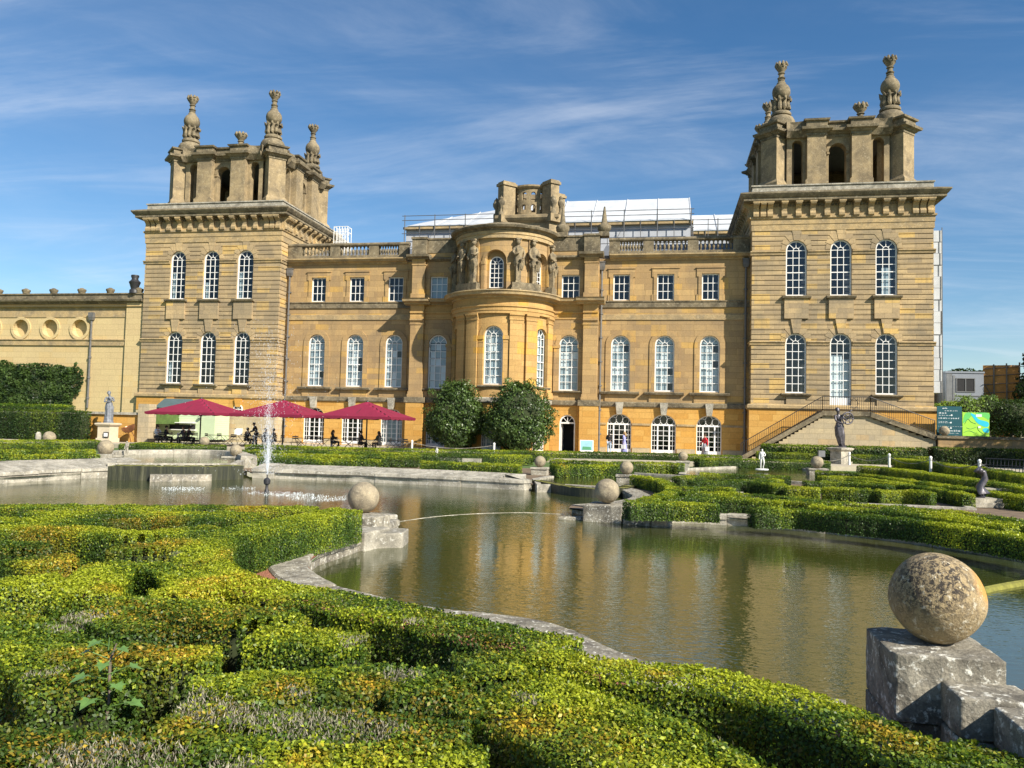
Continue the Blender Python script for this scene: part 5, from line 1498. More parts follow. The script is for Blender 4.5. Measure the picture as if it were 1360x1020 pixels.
fh('far box hedge, third row right of the jet', [(340,603),(430,604),(500,606),(555,607)], .6)
fh('far box hedge between the two balls in the middle', [(735,611),(800,614),(880,615),(905,616)], .7)
fh('far box row with orange tips beside the middle door', [(735,618),(790,618),(840,619)], .6, warm=2)
fh('far box hedge beyond the right side basin', [(925,609),(990,610),(1060,612),(1100,613)], .7)
fh('far box hedge at the left edge below the yew hedge', [(-20,585),(60,585),(130,585)], .9, z=.35)
fh('far box row at the left edge, second from the yew hedge', [(-20,591),(30,591),(60,592)], .8, z=.34)
fh('far box row at the left edge behind the cream kerb', [(-20,598),(60,598),(125,598)], .7, z=.34)
fh('far box hedge nearest the cream kerb on the left', [(-20,605),(50,605),(100,604),(132,604)], .7, z=.34)
fh('far box hedge below the green kiosk', [(160,590),(220,591),(300,592)], .8, z=.35)
fh('far box hedge right of the upper left basin', [(318,598),(345,599),(360,600)], .7, z=.3)
fh('pale lawn-edge box hedge in front of the left statue', [(185,588),(210,589),(240,590)], .8, z=.3)
def yew(label, pts, w, h, z0, leaf=.09, tint=(.42,.5,.75), **k):
    return hedge(label, pts, w, h, z0, leaf, 1.3, None, warm=.0, dead=False, tint=tint, name='yew_hedge', smooth=1, lump=1.5, **k)
xl = at_y(-40, 560, -10.0)[0]; xr = at_y(119, 560, -10.0)[0]
yew('tall dark clipped yew hedge at the left, in front of the orange retaining wall', [(xl, -10.2), (xr-.2, -10.2)], 1.2, 2.2, 0)
X_ = lambda px, Y: at_y(px, 600, Y)[0]
yew('dark clipped hedge below the double staircase of the right tower', [(X_(1012,-5.7), -5.7), (X_(1120,-5.7), -5.7), (X_(1228,-5.7), -5.7)], 1.2, 1.12, -.05, tint=(.55,.65,.7))
yew('dark shaded hedge below the low wall at the far right', [(X_(1236,-5.4), -5.4), (X_(1330,-5.4), -5.4), (X_(1430,-5.4), -5.4)], 1.4, 1.2, -.05, tint=(.35,.4,.5))
hedge('lower green hedge in front of the dark hedge, running right from the lyre statue', [(X_(1005,-7.6), -7.6), (X_(1120,-7.6), -7.6), (X_(1232,-7.6), -7.6)], .8, .62, -.05, .06, 1.4, None, warm=.2, tint=(.7,.75,.9), smooth=1)
yew('low light green hedge on top of the left retaining wall', [(-60, -8.4), (-32.6, -8.4)], .9, .5, 2.15, tint=(1.2,1.2,1))
# ====================================================================== STONE BALLS ON PEDESTALS
BG = 'stone balls round the pools'
def stone_ball(label, x, y, zb, d, ped=None, mat='fball', seg=28, group=BG, fine=False):
    rr = random.Random(int(x*37+y*11)); ph = [rr.uniform(0, 6) for _ in range(6)]
    fn = lambda v: 1+.008*math.sin(5*v[0]+ph[0])+.008*math.sin(6*v[1]+ph[1])+.007*math.sin(7*v[2]+ph[2])
    m = MB(); m.ball((0, 0, d*.5*.985), d/2, seg*(2 if fine else 1), seg, fn=fn)
    o = m.build('stone_ball', M[mat], smooth='all'); o.location = (x, y, zb); tag(o, label, 'stone ball', group)
    return o
def pedestal(label, x, y, z0, z1, w, d, ang=0, mat='coping', slab=True):
    t = thing('ball_pedestal', label, 'pedestal', (x, y, z0), ang, 'pedestals under the stone balls'); h = z1-z0
    m = MB(); m.rbox(0, 0, w, d, 0, h-(.09 if slab else 0)); 
    o = m.build('block', M[mat], t); bv = o.modifiers.new('b', 'BEVEL'); bv.width = .018; bv.segments = 2
    if slab:
        m = MB(); m.rbox(0, 0, w+.08, d+.08, h-.09, h); o = m.build('cap_slab', M[mat], t); bv = o.modifiers.new('b', 'BEVEL'); bv.width = .015; bv.segments = 2
    return t
def ball_at(px, py_bottom, dpx, z, label, plabel, pw=.75, z0=-.5, mat='coping', ang=0, pd=None):
    x, y = at(px, py_bottom-2, z); D = math.dist((x, y), (CX, CY)); d = dpx*D/FOC*.96
    if plabel: pedestal(plabel, x, y, z0, z, pw, pd or pw, ang, mat)
    stone_ball(label, x, y, z-.004, d)
ball_at(482, 683, 42, .10, 'rough grey-brown stone ball at the near left corner of the pool, second largest in view', None)
ball_at(806, 670, 33.5, .02, 'stone ball on the low block in the middle of the water edge, lichen-brown', None)
ball_at(717, 622.5, 15.8, .12, 'pale stone ball on the far kerb corner between the bushes and the middle door', 'low pedestal at the far kerb corner below the middle pale ball', .7)
ball_at(832, 632, 18.4, .12, 'stone ball standing just behind and right of the middle brown ball', 'dark low pedestal behind the middle brown ball', .75, mat='dcoping')
ball_at(313, 608, 15.4, .2, 'pale stone ball left of the fountain jet, on the right of the mossy cascade', 'pale block under the ball right of the mossy cascade', .85)
ball_at(140, 606.5, 19, .25, 'pale stone ball in front of the left statue, on the left of the mossy cascade', 'pale block under the ball left of the mossy cascade', .85)
ball_at(65, 591, 14.6, .1, 'pale stone ball farthest left, beside a small stump', 'long grey slab under the farthest left ball', 1.1)
ball_at(271, 594.5, 12.4, .15, 'small pale stone ball in front of the pole of the left crimson parasol', 'block below the small pale ball in front of the left parasol', .8)
ball_at(907, 614, 12.8, .2, 'small stone ball below the woman in the red top', 'block under the small ball below the woman in red', .7)
ball_at(1085, 623.8, 15.8, .15, 'grey stone ball at the foot of the lyre statue pedestal', 'dark flat block under the ball by the lyre statue', .9, mat='dcoping')
x, y = at_y(1254, 575, -3.0); stone_ball('small stone ball at the end of the low wall, in front of the teal sign', x, -3.0, 1.98, .68)

# pedestal of the second ball: rough stepped stones
t = thing('ball_pedestal', 'rough broken blocks with a cream slab, under the second largest stone ball', 'pedestal', (*at(482, 683, .1), -.5), .0, 'pedestals under the stone balls')
px0, py0 = at(482, 683, .1)
for nm, poly, za, zb, mt in (('block', [(-.42,-.38),(.42,-.44),(.5,.2),(.38,.42),(-.4,.4)], 0, .6, 'dcoping'), ('step_stone', [(-.2,-1.1),(.55,-1.3),(.72,-.4),(.45,-.2),(-.35,-.3)], 0, .42, 'coping'), ('slab', [(.45,-.95),(1.05,-.62),(.95,.05),(.5,.02)], .02, .36, 'coping')):
    m = MB(); m.prism(poly, za, zb); o = m.build(nm, M[mt], t); bv = o.modifiers.new('b', 'BEVEL'); bv.width = .03; bv.segments = 3
x3, y3 = at(806, 668, .02)
t = thing('ball_pedestal', 'dark two-part block with a broken tip in the water, under the lichen-brown ball', 'pedestal', (x3, y3, -.6), -.15, 'pedestals under the stone balls')
for nm, poly, za, zb, mt in (('block', [(-.5,-.55),(.5,-.6),(.55,.5),(-.45,.55)], 0, .6, 'dcoping'), ('side_block', [(.54,-.62),(1.25,-.72),(1.35,-.1),(.58,.0)], 0, .42, 'dcoping'), ('corner_stone', [(1.27,-.78),(1.62,-.8),(1.7,-.2),(1.34,-.15)], 0, .45, 'coping'), ('broken_tip', [(-1.15,-.5),(-.55,-.42),(-.5,-.05),(-.75,-.2)], .1, .26, 'dcoping')):
    m = MB(); m.prism(poly, za, zb); o = m.build(nm, M[mt], t); bv = o.modifiers.new('b', 'BEVEL'); bv.width = .025; bv.segments = 2

# the big near ball, its pedestal and the block wall beside it
nx, ny = 14.46, -57.50
stone_ball('large lichen-covered stone ball with an orange patch, in the near right foreground', nx+.02, ny+.03, .545, .60, mat='ball', seg=44, fine=True)
t = thing('ball_pedestal', 'big chipped grey block with white lichen under the large near ball', 'pedestal', (nx, ny, -.6), .0, 'pedestals under the stone balls')
ROUGH = bpy.data.textures.new('rough_stone', 'CLOUDS'); ROUGH.noise_scale = .12; ROUGH.noise_depth = 4
CHIP = bpy.data.textures.new('chipped_stone', 'VORONOI'); CHIP.noise_scale = .16
def stone(name, poly, z0, z1, mat, parent, bev=.02, rough=.0, sub=3):
    m = MB(); m.prism(poly, z0, z1); o = m.build(name, M[mat], parent)
    bv = o.modifiers.new('b', 'BEVEL'); bv.width = bev; bv.segments = 3; bv.limit_method = 'ANGLE'
    tri = o.modifiers.new('t', 'REMESH'); tri.mode = 'VOXEL'; tri.voxel_size = .011
    dp = o.modifiers.new('d', 'DISPLACE'); dp.texture = ROUGH; dp.strength = .014; dp.mid_level = .55; dp.texture_coords = 'LOCAL'
    d2 = o.modifiers.new('e', 'DISPLACE'); d2.texture = CHIP; d2.strength = .010; d2.mid_level = .62; d2.texture_coords = 'LOCAL'
    for p in o.data.polygons: p.use_smooth = True
    return o
stone('block', [(-.35,-.37),(-.28,-.385),(.0,-.39),(.3,-.38),(.31,.34),(.1,.37),(-.25,.36),(-.37,.3),(-.37,-.28)], .72, 1.15, 'dcoping', t, .045)
stone('lower_block', [(-.36,-.35),(.3,-.36),(.31,.34),(-.37,.33)], 0, .715, 'dcoping', t, .015)
t = thing('block_wall', 'stepped wall of grey stone blocks with white lichen tops, running from the near ball to the lower right corner', 'wall', (14.4, -58.2, -.6))
for (xa, xb, ya, yb, za, zb) in ((-.03,.42,-.03,.345,.76,1.01), (-.03,.42,-.025,.34,.4,.753), (.14,.75,-.52,-.035,.75,.985), (.14,.75,-.51,-.037,.3,.743), (.44,1.3,-.03,.33,.3,1.0), (.33,1.1,-1.0,-.526,.68,.96), (.33,1.1,-.99,-.53,.2,.673)):
    stone('block', [(xa,ya),(xb,ya),(xb,yb),(xa,yb)], za, zb, 'dcoping', t, .02)

# ====================================================================== FOUNTAIN
fx, fy = at(354, 655, WZ)
t = thing('fountain', 'pond fountain jet throwing a tall thin spray from a black nozzle', 'fountain', (fx, fy, WZ))
m = MB(); m.lathe([(.07, -.2), (.07, .1), (.045, .13), (.045, .26), (.10, .31), (.11, .42), (.07, .47), (.03, .5)], (0, 0, 0), 12); m.lathe([(.02, .48), (.02, .6)], (0, 0, 0), 6)
m.build('nozzle', M['iron'], t, smooth=40)
def m_spray():
    q = NT('water_drops'); q.n.remove(q.b)
    d = q.node('ShaderNodeBsdfDiffuse'); d.inputs[0].default_value = (.95,.97,1,1)
    tl = q.node('ShaderNodeBsdfTranslucent'); tl.inputs[0].default_value = (.95,.97,1,1)
    tr = q.node('ShaderNodeBsdfTransparent'); a = q.node('ShaderNodeMixShader'); a.inputs[0].default_value = .5; q.link(d.outputs[0], a.inputs[1]); q.link(tl.outputs[0], a.inputs[2])
    b = q.node('ShaderNodeMixShader'); b.inputs[0].default_value = .62; q.link(a.outputs[0], b.inputs[1]); q.link(tr.outputs[0], b.inputs[2]); q.link(b.outputs[0], q.out.inputs[0]); return q.m
M['spray'] = m_spray()
M['foam'] = plain('white_foam', (.75,.8,.82), .6, .1, 5)
m = MB(); rr = random.Random(4)
def drop(m, p, r, k=1.6):
    x, y, z = p; a = rr.uniform(0, 1.5)
    vs = [(x+r*math.cos(a+2*PI*i/3), y+r*math.sin(a+2*PI*i/3), z) for i in range(3)]+[(x, y, z+r*k), (x, y, z-r*k)]
    m.add(vs, [(0,1,3),(1,2,3),(2,0,3),(1,0,4),(2,1,4),(0,2,4)])
for i in range(3800):
    # ballistic streams: rise, spread and fall back
    v = rr.uniform(5.0, 9.9) if rr.random() < .8 else rr.uniform(3, 5); a = rr.uniform(0, 2*PI); sp = abs(rr.gauss(0, .04))*v; tt = rr.random()**.8*2*v/9.81
    z = .6+v*tt-4.905*tt*tt
    if z < .05: continue
    w = 1+tt*1.1
    drop(m, (sp*math.cos(a)*tt*w*.8+rr.gauss(0, .012*w)-.03*z*tt, sp*math.sin(a)*tt*w*.8+rr.gauss(0, .012*w), z), rr.uniform(.006, .013))
for i in range(22):
    a = 2*PI*i/22; v = rr.uniform(3.2, 6.2); sp = rr.uniform(.2, .8)
    for k in range(16):
        tt = k*.022; m.tube([(sp*math.cos(a)*tt, sp*math.sin(a)*tt, .62+v*tt-4.9*tt*tt), (sp*math.cos(a)*(tt+.018), sp*math.sin(a)*(tt+.018), .62+v*(tt+.018)-4.9*(tt+.018)**2)], .0055, 3)
tag(m.build('water_jet', M['spray'], t, recalc=False), kind='stuff')
m = MB()
for cx_, cy_, rx, ry, n in ((.5, .0, 1.1, .7, 260), (-3.1, .2, .7, .6, 200), (1.4, -.4, .9, .6, 200), (2.2, -1.3, .8, .5, 160), (3.0, -.6, .6, .5, 130), (-1.6, 1.2, .6, .5, 90)):
    for i in range(n):
        r = math.sqrt(rr.random()); a = rr.uniform(0, 2*PI); drop(m, (cx_+rx*r*math.cos(a), cy_+ry*r*math.sin(a), .0+abs(rr.gauss(0, .022))), rr.uniform(.006, .017), .7)
tag(m.build('splash', M['foam'], t, recalc=False), kind='stuff')

# ====================================================================== STATUES
M['leadstat'] = plain('grey_lead', (.16,.17,.19), .45, .35, 5, .3)
M['bronze'] = plain('dark_bronze', (.085,.078,.09), .38, .6, 7, .3, Metallic=.35)
M['cream_paint'] = plain('cream_stone', (.55,.47,.34), .85, .1, 4, .2)
M['whitestat'] = plain('pale_marble', (.6,.6,.57), .6, .15, 8)
def figure_verts(h, pose):
    """skeleton for a human figure of height h (feet at 0). pose overrides joints given for h=1.75"""
    J = dict(pelvis=(0,0,.95), belly=(0,.0,1.1), chest=(0,.0,1.3), neck=(0,.01,1.47), jaw=(0,-.015,1.55), head=(0,-.005,1.63), crown=(0,.015,1.71),
        shL=(.17,.0,1.41), elL=(.23,.02,1.13), wrL=(.24,-.06,.90), haL=(.24,-.09,.84), shR=(-.17,.0,1.41), elR=(-.23,.02,1.13), wrR=(-.24,-.06,.90), haR=(-.24,-.09,.84),
        hiL=(.09,0,.91), knL=(.1,-.02,.5), anL=(.1,.02,.09), toL=(.11,-.14,.03), hiR=(-.09,0,.91), knR=(-.1,-.02,.5), anR=(-.1,.02,.09), toR=(-.11,-.14,.03))
    J.update(pose); names = list(J); k = h/1.75
    # five fingers on each hand
    rads = dict(pelvis=(.14,.1), belly=(.12,.09), chest=(.145,.095), neck=(.055,.055), jaw=(.06,.07), head=(.078,.092), crown=(.05,.06),
        shL=.06, elL=.042, wrL=.028, haL=(.035,.018), shR=.06, elR=.042, wrR=.028, haR=(.035,.018), hiL=.088, knL=.056, anL=.036, toL=(.035,.025), hiR=.088, knR=.056, anR=.036, toR=(.035,.025))
    E = [('pelvis','belly'),('belly','chest'),('chest','neck'),('neck','jaw'),('jaw','head'),('head','crown'),('chest','shL'),('shL','elL'),('elL','wrL'),('wrL','haL'),('chest','shR'),('shR','elR'),('elR','wrR'),('wrR','haR'),('pelvis','hiL'),('hiL','knL'),('knL','anL'),('anL','toL'),('pelvis','hiR'),('hiR','knR'),('knR','anR'),('anR','toR')]
    for s in 'LR':
        w, hd = Vector(J['wr'+s]), Vector(J['ha'+s]); d = (hd-w).normalized(); sd = d.cross(Vector((0, 1, .2)))
        if sd.length < .1: sd = d.cross(Vector((1, 0, 0)))
        sd.normalize(); nn = d.cross(sd)
        for f, (o, L) in enumerate(((-.026,.075),(-.009,.085),(.008,.08),(.025,.06))):
            a, b = 'f%s%da' % (s, f), 'f%s%db' % (s, f)
            J[a] = tuple(hd+d*L*.5+sd*o); J[b] = tuple(hd+d*L*.85+sd*o+nn*.02); rads[a] = .008; rads[b] = .006; E += [('ha'+s, a), (a, b)]; names += [a, b]
        a = 't'+s; J[a] = tuple(w+d*.055-sd*.05); rads[a] = .009; E.append(('wr'+s, a)); names.append(a)
    V = [tuple(c*k for c in J[n]) for n in names]; idx = {n: i for i, n in enumerate(names)}
    Rr = [tuple(c*k for c in rads[n]) if isinstance(rads[n], tuple) else rads[n]*k for n in names]
    return J, V, [(idx[a], idx[b]) for a, b in E], Rr, k
def head_bits(m, J, k, mi=0):
    hx, hy, hz = J['head']; m.ball((hx*k, (hy-.1)*k, (hz-.02)*k), .018*k, 6, 5, mi, sz=1.5)
    for s in (-1, 1): m.ball(((hx+s*.083)*k, hy*k, (hz-.01)*k), .022*k, 6, 5, mi, sx=.5, sz=1.4)
def me_join(me, mb):
    """append extra builder geometry to a mesh"""
    bm = bmesh.new(); bm.from_mesh(me); vs = [bm.verts.new(v) for v in mb.v]
    for f in mb.f:
        try: fc = bm.faces.new([vs[i] for i in f]); fc.smooth = True
        except Exception: pass
    bm.to_mesh(me); bm.free(); return me
def robe(J, k, profile, sway, nf=7, seed=1):
    """long gown: folded tube round a line of centres"""
    m = MB(); n = 30; b = 0; rows = []
    for (cx_, cy_, z, rx, ry, dep) in profile:
        for i in range(n):
            a = 2*PI*i/n; f = 1+dep*math.sin(nf*a+z*sway+seed)+.5*dep*math.sin((nf*2-1)*a-z*2*sway)
            m.v.append((k*(cx_+rx*f*math.cos(a)), k*(cy_+ry*f*math.sin(a)), k*z))
    for j in range(len(profile)-1):
        for i in range(n): m.f.append([j*n+i, j*n+(i+1) % n, (j+1)*n+(i+1) % n, (j+1)*n+i]); m.m.append(0)
    m.f.append(list(range(n))); m.m.append(0); m.f.append([(len(profile)-1)*n+i for i in range(n)][::-1]); m.m.append(0)
    return m
# -- left: grey lead lady on a cream pedestal
sx_, sy_ = -27.6, -10.6
t = thing('statue_pedestal', 'cream painted pedestal with a small white-framed floodlight, under the grey left statue', 'pedestal', (sx_, sy_, 0))
m = MB(); m.rbox(0, 0, 1.12, 1.12, 0, .3); m.rbox(0, 0, .98, .98, .3, 1.2); m.ring(-.49, .49, -.49, .49, [(0, 1.15), (.1, 1.22), (.16, 1.3), (.16, 1.38), (0, 1.42)]); m.build('plinth', M['cream_paint'], t)
m = MB(); m.box(.1, .5, -.62, -.56, .35, .75); o = m.build('floodlight', M['iron'], t); m = MB(); m.box(.15, .45, -.635, -.62, .42, .68); m.build('lamp_glass', M['white'], o)
t = thing('statue', 'grey lead statue of a draped woman, arms folded up, on the left cream pedestal', 'statue', (sx_, sy_, 1.42), rad(25))
J, V, E, Rr, k = figure_verts(2.35, dict(elL=(.26,-.08,1.18), wrL=(.08,-.2,1.32), haL=(.03,-.18,1.4), elR=(-.24,-.1,1.14), wrR=(-.02,-.22,1.18), haR=(.06,-.22,1.2), jaw=(-.02,-.03,1.55), head=(-.04,-.03,1.62), crown=(-.05,-.01,1.7)))
me = skin_mesh(V, E, Rr, 0, 2); hb = MB(); head_bits(hb, J, k); me_join(me, hb)
link('body', me, M['leadstat'], t)
robe(J, k, [(.0,0,0,.25,.22,.10),(.0,0,.1,.22,.19,.12),(.02,0,.5,.2,.17,.12),(.02,0,.85,.21,.17,.10),(.0,0,1.05,.16,.13,.08),(0,0,1.12,.155,.12,.06)], 2.2).build('drapery', M['leadstat'], t, smooth='all')
m = MB(); m.ball((-.045*k, .015*k, 1.66*k), .105*k, 12, 10); m.ball((-.04*k, .1*k, 1.62*k), .05*k, 8, 6); m.build('hair', M['leadstat'], t, smooth='all')
m = MB(); m.lathe([(.36, -.0), (.36, .06), (.2, .08)], (0, 0, 0), 20); m.build('base', M['leadstat'], t)
# -- right: dark bronze figure holding a ring-shaped openwork disc
sx_, sy_ = at(1116, 616, .0)
t = thing('statue_pedestal', 'square stone pedestal with one shaded and one sunlit face, under the dark right statue', 'pedestal', (sx_, sy_, 0), rad(38))
m = MB(); m.rbox(0, 0, 1.02, 1.02, 0, .16); m.rbox(0, 0, .86, .86, .16, .86); m.ring(-.43, .43, -.43, .43, [(0, .8), (.08, .86), (.14, .93), (.14, 1.02), (0, 1.06)]); m.build('plinth', M['coping'], t)
t2 = tag(MB().build('x', None), None) if False else None
fl = thing('floodlight', 'small dark floodlight on a pole beside the right statue pedestal', 'floodlight', (sx_-1.2, sy_-.2, 0))
m = MB(); m.tube([(0,0,0),(0,0,.45)], .025, 6); m.build('pole', M['iron'], fl); m = MB(); m.rbox(0, 0, .42, .2, .42, .82, .2); m.build('lamp_head', M['lead'], fl)
t = thing('statue', 'dark bronze dancing figure holding a round openwork disc, on the right pedestal', 'statue', (sx_, sy_, 1.06), rad(18))
J, V, E, Rr, k = figure_verts(2.6, dict(pelvis=(-.02,0,.95), belly=(-.06,.0,1.1), chest=(-.1,.0,1.28), neck=(-.12,-.01,1.44), jaw=(-.13,-.04,1.52), head=(-.14,-.04,1.6), crown=(-.15,-.02,1.68), shL=(.06,-.02,1.38), elL=(.2,-.08,1.18), wrL=(.36,-.12,1.32), haL=(.41,-.12,1.37), shR=(-.26,.0,1.38), elR=(-.28,-.12,1.14), wrR=(-.06,-.26,1.04), haR=(.02,-.28,1.06),
    hiL=(.07,0,.91), knL=(.06,-.12,.52), anL=(.14,-.02,.1), toL=(.17,-.17,.04), hiR=(-.1,0,.91), knR=(-.06,-.04,.5), anR=(.06,.04,.09), toR=(.02,-.1,.03)))
me = skin_mesh(V, E, Rr, 0, 2); hb = MB(); head_bits(hb, J, k); me_join(me, hb); link('body', me, M['bronze'], t)
robe(J, k, [(.08,0,.02,.12,.12,.14),(.04,0,.2,.14,.13,.16),(-.02,0,.5,.19,.15,.14),(-.05,0,.85,.19,.15,.10),(-.05,0,1.02,.15,.12,.08),(-.06,0,1.08,.14,.11,.05)], 3.1, 6).build('drapery', M['bronze'], t, smooth='all')
m = MB(); m.ball((-.145*k, .01*k, 1.64*k), .1*k, 12, 10); m.build('hair', M['bronze'], t, smooth='all')
m = MB(); cx_, cz_ = .22*k, 1.27*k; N = 24; rd = .25*k
m.tube([(cx_+rd*math.cos(2*PI*i/N), -.2*k, cz_+rd*math.sin(2*PI*i/N)) for i in range(N+1)], .035*k, 8)
m.tube([(cx_+rd*.45*math.cos(2*PI*i/N), -.2*k, cz_+rd*.45*math.sin(2*PI*i/N)) for i in range(N+1)], .02*k, 6)
for i in range(6): a = 2*PI*i/6; m.tube([(cx_+rd*.45*math.cos(a), -.2*k, cz_+rd*.45*math.sin(a)), (cx_+rd*math.cos(a), -.2*k, cz_+rd*math.sin(a))], .022*k, 6)
m.tube([(cx_+.05*k, -.2*k, cz_+rd), (cx_+.2*k, -.18*k, cz_+rd+.12*k), (cx_+.26*k, -.17*k, cz_+rd+.06*k)], [.03*k, .025*k, .01*k], 6)
m.build('openwork_disc', M['bronze'], t, smooth='all')
m = MB(); m.lathe([(.33, 0), (.33, .07), (.16, .1)], (.05, 0, 0), 18); m.build('base', M['bronze'], t)
# -- small figures on the basins
def putto(label, x, y, z, h, mat, seat=True):
    q = thing('figurine', label, 'statue', (x, y, z))
    J, V, E, Rr, k = figure_verts(h, dict(elL=(.28,-.05,1.2), wrL=(.2,-.2,1.1), haL=(.16,-.24,1.1), knL=(.16,-.1,.5)))
    Rr = [tuple(c*1.25 for c in r) if isinstance(r, tuple) else r*1.25 for r in Rr]
    me = skin_mesh(V, E, Rr, 0, 1); link('body', me, M[mat], q)
    m = MB(); m.lathe([(.3*h, -.1*h), (.34*h, -.06*h), (.3*h, -.02*h), (.1*h, .0)], (0, 0, 0), 14); m.build('base', M[mat], q)
    return q
x, y = at(1012, 622, 0.0); putto('small white fountain figure standing in the right side basin', x, y, .0, 1.05, 'whitestat')
x, y = at(168, 604, .15); putto('slim grey fountain figure in the upper left basin', x, y, .1, .7, 'coping')
x, y = at(580, 607, .1); putto('tiny figurine on a pale slab among the far hedges, in front of the left bush', x, y, .15, .5, 'whitestat')
m = MB(); m.prism([(x-2.2,y-.45),(x+2.6,y-.45),(x+2.6,y+.4),(x-2.2,y+.4)], -.2, .1); tag(m.build('stone_slab', M['coping']), 'pale flat stone slab carrying the tiny figurine among the far hedges', 'slab')
x, y = at(1304, 668, -.1)
q = thing('sea_creature_statue', 'dark twisted statuette rising from a stepped base by the right-hand basin', 'statue', (x, y, -.2))
m = MB(); m.rbox(0, 0, 1.3, .9, 0, .14, .3); m.rbox(0, 0, .9, .65, .14, .26, .3); m.build('base', M['coping'], q)
m = MB(); m.tube([(0,0,.2),(.07,0,.4),(-.05,.02,.6),(.09,0,.85),(.05,0,1.05),(-.12,-.03,1.12),(-.24,-.05,1.06)], [.2,.17,.12,.1,.09,.08,.02], 10); m.ball((-.06,-.02,1.1), .11, 10, 8); m.build('body', M['bronze'], q, smooth='all')
x, y = at(1321, 664, -.1); q = thing('low_bin', 'small grey-green box behind the dark twisted statuette', 'box', (x, y, -.2)); m = MB(); m.rbox(0,0,.7,.5,0,.42); m.build('box', M['lead'], q); m = MB(); m.rbox(0,0,.78,.58,.42,.48); m.build('lid', M['coping'], q)
x, y = at(57, 590, .1); m = MB(); m.lathe([(.13,0),(.15,.35),(.17,.5),(.15,.75),(.08,.85)], (0,0,0), 12); o = m.build('stone_stump', M['coping'], smooth=40); o.location = (x-.35, y, .0); tag(o, 'pale worn stump beside the farthest left stone ball', 'stone stump')

# ====================================================================== BIG SHRUBS, IVY, TREES
def crown_mesh(name, blobs, leaf, n, tint=(1,1,1), jitter=.7, seed=1, dark=(.022,.045,.012), light=(.09,.15,.03), inner=.55, shell=True, extra=None):
    r = np.random.default_rng(seed); tot = sum(b[3]*b[4] for b in blobs); P_, N_, C_ = [], [], []
    for (bx, by, bz, rx, rz) in blobs:
        m_ = int(n*rx*rz/tot); d = r.normal(0, 1, (m_, 3)); d /= np.linalg.norm(d, axis=1)[:, None]
        lump = 1+.16*np.sin(5*d[:, 0]+bx*3+seed)*np.sin(6*d[:, 1]+by)+.12*np.sin(9*d[:, 2]*1.3+d[:, 0]*7)
        clump = vnoise(d[:, 0]*4+bx, d[:, 2]*4+by+d[:, 1]*3, seed)
        rad_ = (inner+(1-inner)*r.random(m_)**.45)*lump*(.88+.2*clump)
        P_.append(np.stack([bx+d[:, 0]*rx*rad_, by+d[:, 1]*rx*rad_, bz+d[:, 2]*rz*rad_], 1)); N_.append(d*np.array((1, 1, 1))+np.array((0, 0, .35)))
        k = np.clip(clump*.9+r.normal(0, .2, m_)-.05, 0, 1); C_.append((np.array(dark)+(np.array(light)-np.array(dark))*k[:, None])*np.array(tint)*r.uniform(.75, 1.3, (m_, 1)))  # bulges lighter, hollows darker: highlights and shade put into leaf colour
    P_ = np.concatenate(P_); N_ = np.concatenate(N_); N_ /= np.linalg.norm(N_, axis=1)[:, None]; C_ = np.concatenate(C_)
    return leaf_mesh(name, P_, N_, leaf*r.uniform(.6, 1.35, len(P_)), C_, .5, jitter, None, extra)
def shrub(label, x, y, w, h, z0, leaf, n, seed, name='shrub', mat='gloss_leaf', group=None, trunk=.5, **k):
    q = thing(name, label, 'shrub', (x, y, z0), 0, group); rr = random.Random(seed)
    bl = [(0, 0, h*.5, w*.46, h*.48)]
    for i in range(9):
        a = 2*PI*i/9+rr.uniform(-.2, .2); bl.append((w*.27*math.cos(a), w*.27*math.sin(a), h*(.2+.42*rr.random()), w*.24, h*.22))
    for i in range(4): bl.append((rr.uniform(-.15, .15)*w, rr.uniform(-.15, .15)*w, h*.78, w*.2, h*.2))
    ex = MB(); ex.ball((0, 0, h*.52), w*.34, 14, 10, sz=h*.36/(w*.34))
    link('foliage', crown_mesh('foliage', bl, leaf, n, seed=seed, extra=ex, **k), [M[mat], M['core']], q)
    m = MB(); m.tube([(0,0,-.05),(.03,0,trunk),(0,.02,h*.5)], [.16,.13,.06], 8)
    for i in range(5): a = 2*PI*i/5; m.tube([(0,0,trunk*.8),(w*.2*math.cos(a), w*.2*math.sin(a), h*.4)], [.07,.03], 6)
    m.build('trunk', M['bark'], q)
    return q
shrub('big dark glossy evergreen bush left of centre, in front of the round bow', -2.35, -5.9, 4.5, 5.15, 0, .18, 24000, 3, name='evergreen_bush', inner=.8, light=(.115,.185,.04))
shrub('wider dark glossy evergreen bush right of centre, in front of the round bow', 2.55, -6.4, 5.0, 5.2, 0, .18, 26000, 9, name='evergreen_bush', inner=.8, light=(.115,.185,.04))
